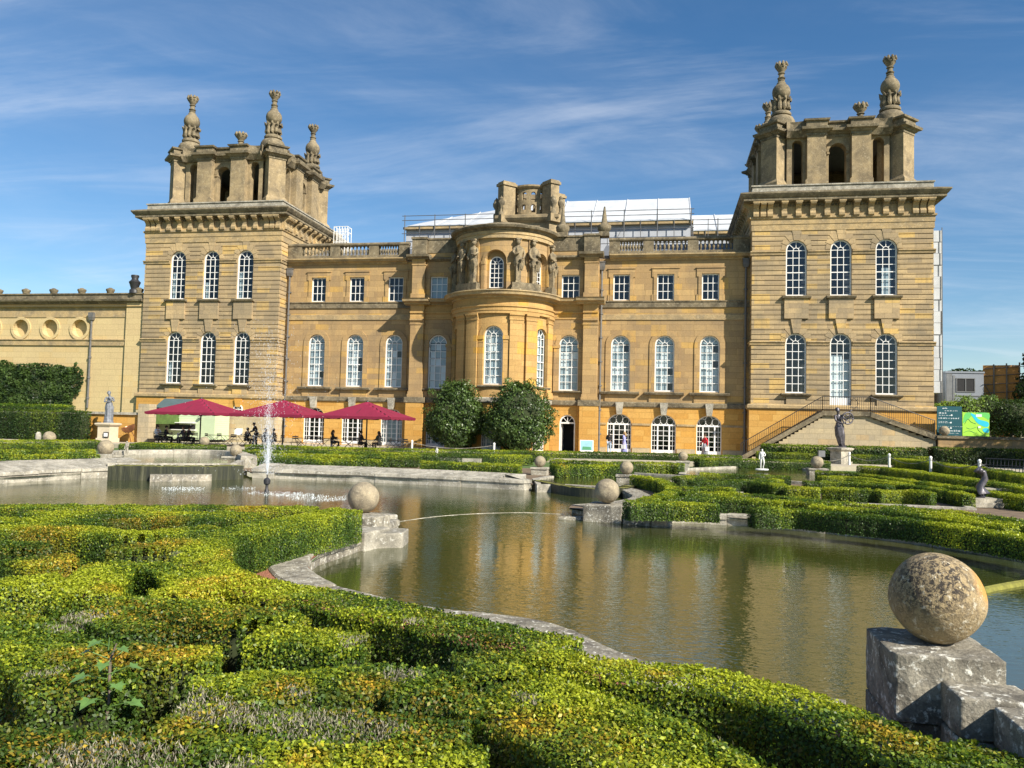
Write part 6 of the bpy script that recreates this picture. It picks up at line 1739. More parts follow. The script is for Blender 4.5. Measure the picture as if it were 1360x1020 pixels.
# climber on the left wing
def climber():
    n = 15000; r = np.random.default_rng(5); X = r.uniform(-60, -37.4, n); Z = r.uniform(2.6, 6.75, n)
    edge = 6.45+.35*(vnoise(X*.9, X*0+3, 4)-.5)*2; right = -37.6+1.2*(vnoise(Z*1.1, Z*0, 8)-.7)-np.where(Z < 4.6, .9*(4.6-Z)/2*(vnoise(Z*2, X*0, 2) > .35), 0)
    ok = (Z < edge) & (X < right); X, Z = X[ok], Z[ok]; n = len(X)
    Y = -1.0-.32*(vnoise(X*1.6, Z*1.6, 3))-r.random(n)*.12
    k = np.clip(vnoise(X*2.3, Z*2.3, 6)*1.1-.1+r.normal(0, .15, n), 0, 1)[:, None]
    col = (np.array((.02,.04,.012))+(np.array((.085,.14,.03))-np.array((.02,.04,.012)))*k)*r.uniform(.75, 1.25, (n, 1))
    ex = MB(); ex.box(-60, -38.9, -1.12, -.95, 2.4, 6.2)
    me = leaf_mesh('climber', np.stack([X, Y, Z], 1), np.tile([0, -1, .5], (n, 1)), r.uniform(.14, .3, n), col, .7, .5, None, ex)
    tag(link('wall_climber', me, [M['leaf'], M['core']]), 'dense dark green climber covering the lower wall of the left wing', 'climbing plant')
climber()
def tree(label, x, y, z0, h, w, n, leaf, seed, kind='round', name='tree', group=None, **k):
    q = thing(name, label, 'tree', (x, y, z0), 0, group); rr = random.Random(seed); bl = []
    if kind == 'column': bl = [(rr.uniform(-.1, .1)*w, rr.uniform(-.1, .1)*w, h*(.1+.85*i/9), w*.5*(1-.75*(i/9)**2.2)*rr.uniform(.85, 1.1), h*.1) for i in range(10)]
    elif kind == 'cedar':
        for i in range(7):
            z = h*(.35+.62*i/6); R = w*.5*(1-.55*i/6)
            for j in range(6): a = rr.uniform(0, 2*PI); bl.append((R*.6*math.cos(a), R*.6*math.sin(a), z+rr.uniform(-.2, .2), R*.5, h*.035))
    else:
        bl = [(0, 0, h*.62, w*.36, h*.28)]
        for i in range(14): a = rr.uniform(0, 2*PI); r_ = rr.uniform(.12, .34)*w; bl.append((r_*math.cos(a), r_*math.sin(a), h*rr.uniform(.38, .88), w*rr.uniform(.14, .22), h*rr.uniform(.09, .15)))
    link('crown', crown_mesh('crown', bl, leaf, n, seed=seed, **k), [M['leaf'], M['core']], q)
    m = MB(); m.tube([(0,0,-.1),(.1,.05,h*.3),(0,.1,h*.65),(0,0,h*.93)], [w*.04+.1,w*.03+.08,w*.02+.04,.03], 9)
    for b in bl[:10]: m.tube([(0,.05,max(.2, b[2]-h*.14)),(b[0]*.6,b[1]*.6,b[2]-.1),(b[0]*.95,b[1]*.95,b[2])], [.11,.07,.03], 6)
    m.build('trunk', M['bark'], q); return q
tree('dark narrow evergreen tree at the right edge of the photo behind the round clipped bush', at_y(1381, 540, 6)[0], 6, 1.9, 8.2, 4.2, 6000, .3, 4, 'column', tint=(.6,.65,.6), light=(.05,.085,.02))
tree('tall dark holm oak standing off the right side of the garden', 48.0, -10.8, .5, 11.5, 12, 15000, .5, 8, tint=(.7,.75,.7), light=(.06,.1,.025))
tree('dark spreading yew tree off the right side of the garden', 48.0, -19, .3, 8.5, 10, 10000, .45, 18, tint=(.6,.65,.6), light=(.06,.1,.025))
tree('layered blue-green cedar far beyond the site hoarding', at_y(1346, 520, 60)[0], 60, 1.5, 8.5, 9, 7000, .4, 6, 'cedar', tint=(.7,.85,.8))
tree('dark layered cedar showing above the grey site cabin roof', at_y(1285, 495, 45)[0], 45, 1.5, 8.6, 13, 8000, .4, 7, 'cedar', tint=(.5,.6,.5))
RS = 'light green shrubs behind the sign panels'
for i, (px, w, h, tn) in enumerate(((1247, 2.2, 1.6, (1.5,1.6,1.0)), (1262, 2.3, 1.75, (1.9,1.8,.7)), (1280, 2.4, 2.2, (1.4,1.5,1.0)), (1297, 2.4, 2.0, (1.5,1.5,1.1)), (1313, 2.2, 2.3, (1.2,1.3,1.3)))):
    x = at_y(px, 540, 1.2)[0]
    shrub(('yellow-green', 'bright yellow', 'pale green', 'light green', 'grey-green')[i]+' shrub above the '+('left end of the teal sign panel', 'right half of the teal sign panel', 'gap between the two sign panels', 'left half of the map panel', 'right end of the map panel')[i], x, 1.2, w, h+.9, 1.95, .16, 3200, 20+i, mat='leaf', group=RS, trunk=.3, tint=tn, light=(.20,.27,.07), dark=(.06,.1,.03), inner=.8)
xd = at_y(1345, 555, -1.6)[0]
shrub('round clipped dark green bush at the right edge, beside the map panel', xd, -1.4, 3.6, 2.75, 1.95, .12, 9000, 31, name='clipped_bush', mat='leaf', inner=.9, trunk=.4, light=(.07,.12,.02))

# ====================================================================== WALLS
w = thing('garden_wall', 'low brown stone wall with a flat coping on the right, holding up the sign terrace', 'wall', (31.5, -3.3, 0))
m = MB(); m.box(0, 32, 0, .5, -.2, 1.8); m.build('wall_face', M['ashlar'], w); m = MB(); m.box(-.1, 32.1, -.12, .62, 1.8, 1.98); m.build('coping', M['grey'], w)
g = MB(); g.box(31.7, 200, -2.8, 90, 1.0, 1.94); tag(g.build('upper_lawn', M['grass']), kind='structure')
w = thing('retaining_wall', 'orange stone retaining wall with a cream coping at the left, below the wing terrace', 'wall', (-60, -9.0, 0))
x1 = at_y(186, 560, -9.0)[0]+60
m = MB(); m.box(0, x1, 0, .6, -.1, 2.05); m.build('wall_face', M['orange'], w); m = MB(); m.box(0, x1+.15, -.14, .6, 2.05, 2.24); m.build('coping', M['coping'], w)
m = MB(); m.rbox(x1+.5, .1, .9, .9, -.1, 2.9); m.build('end_pier', M['pale'], w)
g = MB(); g.box(-120, -60+x1, -8.4, -.9, 1.4, 2.18); tag(g.build('wing_terrace', M['grass']), kind='structure')

# ====================================================================== SIGN PANELS, CABINS, HOARDING
M['teal'] = plain('teal_board', (.006,.075,.095), .5, .06, 2)
M['lime'] = plain('lime_map_green', (.36,.68,.06), .5, .05, 2)
M['limed'] = plain('map_green', (.13,.55,.12), .5, .05, 2)
M['cyan'] = plain('map_lake_blue', (.02,.52,.68), .5, .05, 2)
M['ink'] = plain('white_print', (.7,.75,.76), .6, .03, 2)
M['inkd'] = plain('dark_map_print', (.05,.22,.1), .6, .05, 2)
xa, xb = at_y(1244.5, 555, -2.5)[0], at_y(1277.5, 555, -2.5)[0]
q = thing('sign_board', 'teal information board with white lettering and arrows, behind the low wall', 'sign', (xa, -2.5, 1.9)); W_ = xb-xa; H_ = 2.15
m = MB(); m.box(0, W_, 0, .06, .1, H_); m.build('panel', M['teal'], q)
m = MB(); m.box(.1, .18, .07, .14, -.1, H_); m.box(W_-.18, W_-.1, .07, .14, -.1, H_); m.build('post', M['iron'], q)
m = MB(); rr = random.Random(2)
def text_line(x0, x1, z, h):
    x = x0
    while x < x1:
        wd = rr.uniform(.05, .16)
        n = max(1, int(wd/.03))
        for i in range(n):
            hh = h*rr.choice((.62, .62, 1.0, .7)); m.box(x+i*.03, x+i*.03+.02, -.006, 0, z, z+hh)
        x += wd+.04
def arrow(x, z, s):
    m.add([(x-s,-.006,z),(x,-.006,z+s),(x+s,-.006,z),(x,-.006,z-s)], [(0,1,2,3)][::1])
for row in ((.35,.62,H_-.18,.09),(.5,1.35,H_-.34,.06),(.12,.55,H_-.52,.1),(.12,.8,H_-.66,.05),(.1,1.4,H_-.88,.11),(.1,.7,H_-1.1,.05),(.1,.85,H_-1.18,.05),(.08,1.5,H_-1.42,.03),(.4,.85,H_-1.6,.05),(.45,1.4,H_-1.76,.12),(.5,1.35,H_-1.9,.05)): text_line(*row[:2], row[2], row[3])
for (x, z) in ((.95, H_-.62), (.9, H_-1.14), (.9, H_-1.52)): arrow(x, z, .07)
m.build('lettering', M['ink'], q)
xa, xb = at_y(1278.3, 555, -2.45)[0], at_y(1314, 555, -2.45)[0]
q = thing('map_board', 'bright green map board with a blue lake, behind the low wall beside the teal sign', 'sign', (xa, -2.45, 1.9)); W_ = xb-xa; H_ = 1.75
m = MB(); m.box(0, W_, 0, .06, .1, H_); m.build('panel', M['lime'], q)
m = MB(); m.box(.1, .18, .07, .14, -.1, H_); m.box(W_-.18, W_-.1, .07, .14, -.1, H_); m.build('post', M['iron'], q)
def blob(mb, pts, y): mb.add([(x*W_, y, .1+z*(H_-.1)) for x, z in smooth_path(pts, 4, True)], [tuple(range(len(pts)*4))])
m = MB(); blob(m, [(.02,.55),(.1,.95),(.35,.98),(.3,.8),(.12,.62)], -.004); blob(m, [(.5,.98),(.98,.98),(.98,.7),(.85,.78),(.7,.85)], -.004); m.build('woodland', M['limed'], q, recalc=False)
m = MB(); blob(m, [(.3,.95),(.48,.9),(.6,.72),(.95,.6),(.95,.42),(.78,.42),(.55,.56),(.42,.75)], -.008); blob(m, [(.75,.3),(.9,.36),(.98,.28),(.95,.16),(.8,.18)], -.008); m.build('lake', M['cyan'], q, recalc=False)
m = MB()
for pts in ([(.08,.5),(.2,.72),(.32,.6),(.5,.52)], [(.15,.35),(.3,.3),(.5,.38)], [(.05,.15),(.25,.22),(.45,.14)], [(.55,.4),(.6,.25),(.75,.12)]): m.tube([(x*W_, -.006, .1+z*(H_-.1)) for x, z in smooth_path(pts, 4)], .014, 4)
m.build('path_lines', M['inkd'], q)
m = MB(); m.box(W_*.5, W_*.72, -.012, -.004, H_*.83, H_*.93); m.box(W_*.58, W_*.68, -.012, -.004, H_*.38, H_*.46); m.build('caption', M['ink'], q)
M['cabin'] = plain('grey_cabin_panel', (.20,.22,.255), .5, .05, 1.5)
M['cabdk'] = plain('brown_cabin_panel', (.14,.12,.10), .6, .1, 1.5)
M['osb'] = plain('orange_site_boards', (.40,.20,.055), .8, .25, 1.2)
x0 = at_y(1256, 510, 7)[0]; x1 = at_y(1308, 510, 7)[0]
for lvl in (0, 1):
    q = thing('site_cabin', ('lower grey site cabin hidden behind the shrubs' if lvl == 0 else 'upper grey flat-roofed site cabin with a two-pane window, right of the palace'), 'cabin', (x0, 7, 1.94+2.66*lvl), rad(4)); L_ = x1-x0
    m = MB(); m.box(0, L_, 0, 2.6, 0, 2.5); m.box(-.05, L_+.05, -.06, 2.66, 2.5, 2.64); m.build('cabin_shell', M['cabin'], q)
    m = MB(); m.box(.55, .72, -.03, 0, .2, 2.3); m.box(.7, 3.4, -.05, -.0, .62, .7); m.box(.05, .5, -.02, 0, .0, 2.45); m.build('cabin_trim', M['lead'], q)
    m = MB()
    m.wband(flat(0, 0, 1, 0, 0, -1), [(.8,.95),(2.25,.95),(2.25,2.1),(.8,2.1)], [(.86,1.01),(2.19,1.01),(2.19,2.04),(.86,2.04)], 0, .05); m.box(1.49, 1.55, -.05, 0, 1.0, 2.05)
    f = m.build('window', M['lead'], q); m = MB(); m.quad((.84,-.012,1),(2.2,-.012,1),(2.2,-.012,2.06),(.84,-.012,2.06)); m.build('pane', M['inside'], f)
q = thing('site_cabin', 'brown end of a dark site cabin wedged between the tower and the grey cabin', 'cabin', (at_y(1238, 510, 9)[0], 9, 1.94)); m = MB(); m.box(0, 1.9, 0, 3, 0, 5.1); m.box(-.05, 1.95, -.05, 3.05, 5.1, 5.22); m.build('cabin_shell', M['cabdk'], q); m = MB(); m.box(1.0,1.08,-.03,0,.1,5); m.build('cabin_trim', M['cabin'], q)
q = thing('site_hoarding', 'tall orange-brown timber hoarding beside the grey site cabin', 'hoarding', (at_y(1307, 510, 8)[0], 8.2, 1.94), rad(-14))
m = MB(); m.box(0, 2.6, 0, .1, 0, 5.9); m.build('board', M['osb'], q)
m = MB()
for z in (2.9, 3.6, 4.3, 5.0, 5.6): m.tube([(0,-.05,z),(2.9,-.05,z+.2)], .03, 5)
for xx in (.9, 1.8, 2.7): m.box(xx-.2, xx-.1, -.1, 0, 0, 5.9+.08*xx)
m.tube([(.1,-.1,4.3),(1.2,-.12,2.4)], .03, 5); m.build('brace', M['cabdk'], q)

# ====================================================================== SCAFFOLD TENTS ON THE ROOF
M['sheet'] = plain('white_scaffold_sheet', (.50,.52,.54), .5, .12, 1.1, .5)
M['sheetg'] = plain('grey_scaffold_net', (.42,.44,.48), .7, .12, .8)
M['tube'] = plain('galvanised_tube', (.16,.16,.16), .45, .15, Metallic=.4)
def tent(label, x0, x1, y0, y1, ze, zr, zb, tilt=0.0, bays=9):
    q = thing('scaffold_tent', label, 'scaffold roof', (x0, y0, zb)); L_ = x1-x0; D_ = y1-y0; e, r_ = ze-zb, zr-zb
    m = MB(); n = bays; rr = random.Random(int(L_*10))
    for i in range(n):
        a, b = L_*i/n, L_*(i+1)/n
        za, zb_ = r_-tilt*max(0, 1-i/n/.45), r_-tilt*max(0, 1-(i+1)/n/.45); s = rr.uniform(-.04, .04)
        m.quad((a,-.3,e+s),(b,-.3,e+s),(b,D_/2,zb_+s),(a,D_/2,za+s)); m.quad((a,D_/2,za+s),(b,D_/2,zb_+s),(b,D_+.3,e+s),(a,D_+.3,e+s))
        m.tube([(b,-.3,e+.04),(b,D_/2,zb_+.04)], .06, 5)
    m.add([(L_,0,0),(L_,D_,0),(L_,D_,e),(L_,D_/2,r_),(L_,0,e)], [(0,1,2,3,4)]); m.add([(0,0,0),(0,D_,0),(0,D_,e),(0,D_/2,r_-tilt),(0,0,e)], [(4,3,2,1,0)])
    m.build('roof_sheet', M['sheet'], q, recalc=False)
    m = MB(); m.quad((0,0,-1),(L_,0,-1),(L_,0,e-.35),(0,0,e-.35)); m.build('side_net', M['sheetg'], q)
    m = MB(); m.box(-.2, L_+.2, -.5, .1, e-.38, e-.15); m.build('eaves_board', M['cabdk'] if False else M['trim'], q)
    m = MB()
    for i in range(n+1):
        x = L_*i/n; m.tube([(x,-.6,-1),(x,-.6,e+1.15)], .055, 5); m.tube([(x+L_/n/2,-.55,-1),(x+L_/n/2,-.55,e)], .04, 5)
        if i < n: m.tube([(x,-.62,-.6+.5*(i % 2)),(x+L_/n,-.62,e-.5)], .025, 5) if i % 3 == 0 else None
    for z in (e+1.05, e+.55, e-.9, e-2.4, e-3.9): m.tube([(-.3,-.6,z),(L_+.3,-.6,z)], .04, 5)
    m.build('scaffold_tube', M['tube'], q)
    return q
tent('long white sheeted scaffold roof over the middle of the palace', -15.3, 15.3, 20, 33, 23.5, 27.7, 17.2, 2.0, 9)
tent('lower white sheeted scaffold roof next to the right tower', 15.5, 23, 20.6, 32, 22.5, 25.7, 17.2, 0, 3)
q = thing('scaffold_tower', 'tall white wrapped scaffold standing against the right side of the right tower', 'scaffold', (at_y(1239, 450, 5)[0]-.1, 5, 1.94)); wd = at_y(1251, 450, 5)[0]-at_y(1239, 450, 5)[0]+.15
zt = at_y(1246, 306, 5)[1]-1.94; m = MB(); N = 14; rr = random.Random(3)
for i in range(N):
    za, zb_ = 3.4+(zt-3.4)*i/N, 3.4+(zt-3.4)*(i+1)/N; o = rr.uniform(-.06, .06)
    m.box(0, wd+o*.6, -.02+o, 3.5, za+.015, zb_-.015)
m.build('sheeting', M['sheet'], q)
m = MB()
for x in (0.05, wd-.05): m.tube([(x,-.12,0),(x,-.12,zt+.2)], .035, 5)
m.build('scaffold_tube', M['tube'], q)
q = thing('roof_ladder_cage', 'small white safety cage on the roof beside the left tower cornice', 'ladder cage', (at_y(443, 322, 6)[0], 6, 16.0)); zt = at_y(450, 301, 6)[1]-16; zb_ = at_y(450, 324, 6)[1]-16; m = MB(); cw = 1.35
for i in range(6):
    x = cw*i/5; m.tube([(x,0,-.3),(x,0,zt)], .03, 5); m.tube([(x,.9,-.3),(x,.9,zt)], .03, 5)
for z in (zt, zt-.5, zb_+.2): m.tube([(0,0,z),(cw,0,z),(cw,.9,z),(0,.9,z),(0,0,z)], .03, 5)
m.build('cage', M['white'], q)

# ====================================================================== CAFE TERRACE
M['crimson'] = plain('crimson_canvas', (.20,.006,.035), .8, .08, 1.5)
M['crimson2'] = plain('crimson_valance', (.17,.005,.03), .8, .08, 1.5)
M['green_board'] = plain('pale_green_boards', (.50,.60,.38), .6, .05, 2)
M['slate'] = plain('dark_teal_roof', (.07,.11,.12), .5, .1, 2)
M['cafe'] = plain('black_metal', (.02,.02,.022), .45, .2)
def parasol():
    q = thing('parasol', 'x', 'parasol', (0,0,0), 0, 'crimson parasols on the café terrace'); s, ze, za = 2.68, 2.3, 3.37
    m = MB(); n = 6
    def P(u, v):     # square pyramid with a slight sag between the ribs
        r = max(abs(u), abs(v)); a = math.atan2(v, u); sag = .10*math.sin(PI*min(1, r))*(.4+.6*abs(math.cos(2*a)))
        return (u*s, v*s, za-(za-ze)*r-sag*.6)
    N = 12
    for i in range(N):
        for j in range(N):
            u0, u1 = -1+2*i/N, -1+2*(i+1)/N; v0, v1 = -1+2*j/N, -1+2*(j+1)/N
            m.quad(P(u0,v0), P(u1,v0), P(u1,v1), P(u0,v1))
    m.build('canopy', M['crimson'], q, smooth=False)
    m = MB()
    for side in range(4):
        c, sn = math.cos(side*PI/2), math.sin(side*PI/2); R2 = lambda x, y: (c*x-sn*y, sn*x+c*y)
        k = 24
        for i in range(k):
            a, b = -s+2*s*i/k, -s+2*s*(i+1)/k; da, db = .13+.06*abs(math.sin(PI*i*6/k)), .13+.06*abs(math.sin(PI*(i+1)*6/k))
            xa_, ya_ = R2(a, -s); xb_, yb_ = R2(b, -s); m.quad((xa_,ya_,ze+.02),(xb_,yb_,ze+.02),(xb_,yb_,ze-db),(xa_,ya_,ze-da))
    m.build('valance', M['crimson2'], q)
    m = MB(); m.tube([(0,0,0),(0,0,za)], .05, 10); m.lathe([(.09,za-.02),(.07,za+.06),(.02,za+.1)], (0,0,0), 10); m.build('pole', M['cafe'], q)
    m = MB()
    for sx in (-1,0,1):
        for sy in (-1,0,1):
            if sx or sy: m.tube([(0,0,za-.09),(sx*s*.98,sy*s*.98,ze-.03)], .022, 5); m.tube([(0,0,2.15),(sx*s*.5,sy*s*.5,za-(za-ze)*.5-.1)], .018, 5)
    m.build('rib', M['cafe'], q)
    m = MB(); m.rbox(0,0,1.0,1.0,0,.09); m.build('base', M['cafe'], q)
    return q
pr = parasol()
for i, (px, lab) in enumerate(((266, 'leftmost crimson parasol, in front of the pale green kiosk'), (376, 'middle crimson parasol, partly behind the fountain jet'), (487, 'right-hand crimson parasol, beside the left evergreen bush'))):
    o = pr if i == 0 else copy_tree(pr); o.location = (at_y(px, 570, -10.4)[0], -10.4, 0); o['label'] = lab
# kiosk
q = thing('kiosk', 'pale green boarded kiosk with dark roof and serving hatch behind the left parasol', 'kiosk', (at_y(208, 570, -4.0)[0], -4.0, 0)); Lk = at_y(285, 570, -4.0)[0]-at_y(208, 570, -4.0)[0]
m = MB()
for i in range(15):
    z = .18+i*.17; m.box(0, Lk if z < 2.2 else Lk-1.2 if False else Lk, -.0-.012*(1), 2.2, z, z+.162)
m.build('boarding', M['green_board'], q)
m = MB(); m.add([(-.15,-.25,2.72),(2.4,-.25,2.72),(2.4,2.4,2.72),(-.15,2.4,2.72),(-.15,1.1,3.5),(2.4,1.1,3.5)], [(0,1,5,4),(3,4,5,2),(0,4,3),(1,2,5),(0,3,2,1)]); m.build('roof', M['slate'], q)
m = MB(); m.box(1.2, 3.5, -.06, -.005, 1.02, 1.36); m.build('hatch_opening', M['inside'], q)
m = MB(); m.box(1.1, 3.6, -.62, -.02, 1.5, 1.56); m.box(1.1,3.6,-.32,-.015,.92,.98); m.build('hatch_shelf', M['white'], q)
m = MB(); m.box(-.12,.16,-.1,2.3,0,2.72); m.build('corner_post', M['cabdk'], q)
for xx in (.6, 4.1):
    m = MB(); m.tube([(xx,-.05,2.4),(xx,-.3,2.4),(xx,-.3,2.25)], .02, 5); m.lathe([(.14,0),(.12,.12),(.04,.18)], (xx,-.3,2.08), 10); m.build('lantern', M['iron'], q)
m = MB(); x, y = at_y(171, 575, -9.4)[0], -9.4
m.lathe([(.05,.45),(.32,.53),(.47,.75),(.5,.95),(.46,.95),(.4,.72),(.05,.6)], (0,0,.35), 16, mi=0); m.tube([(-.25,0,0),(-.12,0,.9)], .03, 5); m.tube([(.25,0,0),(.12,0,.9)], .03, 5)
q = thing('copper_firebowl', 'tilted round copper bowl on legs beside the orange wall', 'bowl', (at_y(180, 575, -9.6)[0], -9.7, 0)); M['copper'] = plain('copper_bowl', (.28,.13,.07), .35, .2, Metallic=.7)
o = m.build('bowl', M['copper'], q, smooth=40)
o.rotation_euler = (.25, -.3, 0)
def cafe_table(w, d):
    q = thing('cafe_table', 'x', 'table', (0,0,0), 0, 'black folding tables on the café terrace'); m = MB(); m.rbox(0,0,w,d,.71,.74); o = m.build('tabletop', M['cafe'], q)
    for s in (-1, 1):
        m = MB(); m.tube([(-w*.42,s*d*.38,0),(w*.42,s*d*.38,.71)], .016, 5); m.tube([(w*.42,s*d*.38,0),(-w*.42,s*d*.38,.71)], .016, 5); m.build('leg', M['cafe'], q)
    return q
def cafe_chair():
    q = thing('cafe_chair', 'x', 'chair', (0,0,0), 0, 'black folding chairs on the café terrace'); m = MB()
    for i in range(5): m.box(-.2, .2, -.19+i*.08, -.13+i*.08, .44, .46)
    m.build('seat', M['cafe'], q); m = MB()
    for z in (.66, .78): m.box(-.2, .2, .2, .22, z, z+.08)
    m.tube([(-.2,.2,.44),(-.2,.22,.88)], .012, 5); m.tube([(.2,.2,.44),(.2,.22,.88)], .012, 5); m.build('backrest', M['cafe'], q)
    for s in (-1, 1):
        m = MB(); m.tube([(s*.2,-.2,0),(s*.2,.2,.46)], .012, 5); m.tube([(s*.2,.24,0),(s*.2,-.18,.46)], .012, 5); m.build('leg', M['cafe'], q)
    return q
tb0, ch0 = cafe_table(.95, .75), cafe_chair(); used = [False, False]
def put(kind, px, Y, rz, label):
    i = 0 if kind == 't' else 1; src = (tb0, ch0)[i]
    o = src if not used[i] else copy_tree(src); used[i] = True
    o.location = (at_y(px, 580, Y)[0], Y, 0); o.rotation_euler = (0, 0, rz); o['label'] = label; return o
tabs = [(222, 'black café table nearest the kiosk corner'), (247, 'black café table left of the left parasol pole'), (284, 'black café table with thin crossed legs right of the left parasol pole'), (303, 'black café table carrying a small white board'), (326, 'black café table by the standing waiter'), (352, 'black café table directly behind the fountain jet'), (400, 'black café table below the left drainpipe'), (428, 'black café table before the first garden door left of the bow'), (463, 'long black café table between two seated guests'), (492, 'black café table at the pole of the right parasol'), (526, 'black café table beside the left evergreen bush')]
for i, (px, lb) in enumerate(tabs): put('t', px, -11.4+(i % 3)*.8, (.1, -.2, .3)[i % 3], lb)
chs = [(212,'left end of the terrace'),(232,'second table from the kiosk, left side'),(258,'right of the table at the left parasol pole'),(270,'behind the small pale stone ball'),(294,'between the crossed-leg table and the board table'),(312,'in front of the board table'),(335,'left of the jet'),(345,'just left of the jet, turned sideways'),(362,'just right of the jet'),(372,'behind the middle parasol pole'),(391,'left of the drainpipe table'),(397,'with a tall back before the orange wall'),(410,'right of the drainpipe table'),(420,'before the white door sill'),(450,'between two terrace doors'),(473,'beside the long table, right end'),(515,'right of the seated man at the right parasol'),(534,'nearest the left evergreen bush'),(541,'against the orange pilaster')]
for i, (px, lb) in enumerate(chs): put('c', px, -11.7+((i*7) % 5)*.5, (i*1.9) % 6.28, 'black folding café chair '+lb)
m = MB(); m.box(-.3,.3,0,.03,0,.5); o = m.build('table_board', M['white']); o.location = (at_y(309, 570, -9.2)[0], -8.4, .75); o.rotation_euler = (-.15,0,.1); tag(o, 'small white board propped on a café table right of the left parasol', 'board')
M['wpost'] = plain('white_post', (.75,.74,.70), .6, .08, 4)
def post(px, py, h, label, g):
    x, y = at(px, py, 0.0); m = MB(); m.lathe([(.07,0),(.07,h-.1),(.085,h-.09),(.085,h-.05),(.05,h),(.01,h+.02)], (0,0,0), 10); o = m.build('white_post', M['wpost'], smooth=50); o.location = (x,y,0); tag(o, label, 'post', g); return (x, y, h)
def rope(a, b, label, g):
    m = MB(); m.tube([(a[0]+(b[0]-a[0])*t, a[1]+(b[1]-a[1])*t, (a[2]-.16)+(b[2]-a[2])*t-.34*4*t*(1-t)*.9) for t in [i/12 for i in range(13)]], .02, 5); tag(m.build('rope', M['coping']), label, 'rope', g)
g1, g2 = 'white posts beside the right-hand path', 'sagging ropes between the right-hand posts'
pp = [post(px, py, h, lb, g1) for px, py, h, lb in ((1128, 617.5, .8, 'white rope post nearest the lyre statue'), (1181, 622, .85, 'second white rope post right of the lyre statue'), (1236, 629.5, .9, 'white rope post in the middle of the right-hand row'), (1301, 639, .95, 'tallest white rope post, left of the black bench'), (1390, 653, .95, 'white rope post past the black bench'))]
rope((pp[0][0]-1.9, pp[0][1]+.6, .55), pp[0], 'rope from the lyre statue pedestal to the first white post', g2)
for i, lb in enumerate(('rope between the first and second white posts', 'rope between the second and middle white posts', 'rope between the middle and tallest white posts', 'rope running right from the tallest white post')): rope(pp[i], pp[i+1], lb, g2)
g3 = 'white posts along the café terrace'; q3 = []
for px, py, lb in ((236, 588, 'white terrace post left of the left parasol pole'), (336.5, 590.5, 'white terrace post left of the jet'), (440, 595, 'white terrace post below the seated man'), (547, 599, 'white terrace post left of the left bush'), (656, 603, 'white terrace post between the two bushes')): q3.append(post(px, py, .75, lb, g3))
g4 = 'ropes along the café terrace'
for i, lb in enumerate(('rope on the terrace below the left parasol', 'rope on the terrace under the fountain jet', 'rope on the terrace below the right parasol', 'rope on the terrace in front of the left bush')): rope(q3[i], q3[i+1], lb, g4)
# bench on the right, A-board by the door
x, y = at(1333, 641, 0.0)
q = thing('garden_bench', 'black ornate iron bench in front of the dark hedge at the right', 'bench', (x, y, 0), rad(-38))
m = MB()
for i in range(5): m.box(-.85,.85,-.25+i*.11,-.17+i*.11,.43,.46)
m.build('seat', M['iron'], q); m = MB()
for i in range(12): xx = -.8+1.6*i/11; m.tube([(xx,.3,.46),(xx,.42,.98)], .014, 5)
m.tube([(-.85,.43,1.0),(.85,.43,1.0)], .03, 6); m.tube([(-.85,.36,.72),(.85,.36,.72)], .018, 6); m.build('backrest', M['iron'], q)
for s in (-.8, .8):
    for yy in (-.25, .32): m = MB(); m.tube([(s,yy,0),(s,yy*.9,.45)], .025, 6); m.build('leg', M['iron'], q)
    m = MB(); m.tube([(s,.38,.75),(s,0,.72),(s,-.25,.66),(s,-.27,.45)], .022, 6); m.build('armrest', M['iron'], q)
x, y = at_y(779, 598, -3.4)[0], -3.4
q = thing('sandwich_board', 'pale blue and white A-board with a dark picture, left of the two walking women', 'sign', (x, y, 0), rad(8))
M['pale_blue'] = plain('pale_blue_poster', (.22,.42,.48), .6, .1, 2)
m = MB(); m.add([(-.5,-.3,0),(.5,-.3,0),(.5,-.02,1.0),(-.5,-.02,1.0),(-.5,.34,0),(.5,.34,0),(.5,.02,1.0),(-.5,.02,1.0)], [(0,1,2,3),(5,4,7,6),(3,2,6,7),(0,3,7,4),(1,5,6,2)]); m.build('board', M['white'], q)
m = MB(); fz = lambda z: -.3+.28*z/1.0-.01; m.quad((-.45,fz(.25),.25),(.45,fz(.25),.25),(.45,fz(.96),.96),(-.45,fz(.96),.96)); m.build('poster', M['pale_blue'], q, recalc=False)
m = MB(); fz2 = lambda z: fz(z)-.006; m.quad((-.34,fz2(.28),.28),(.34,fz2(.28),.28),(.3,fz2(.5),.5),(-.3,fz2(.52),.52)); m.build('picture', M['inkd'], q, recalc=False)

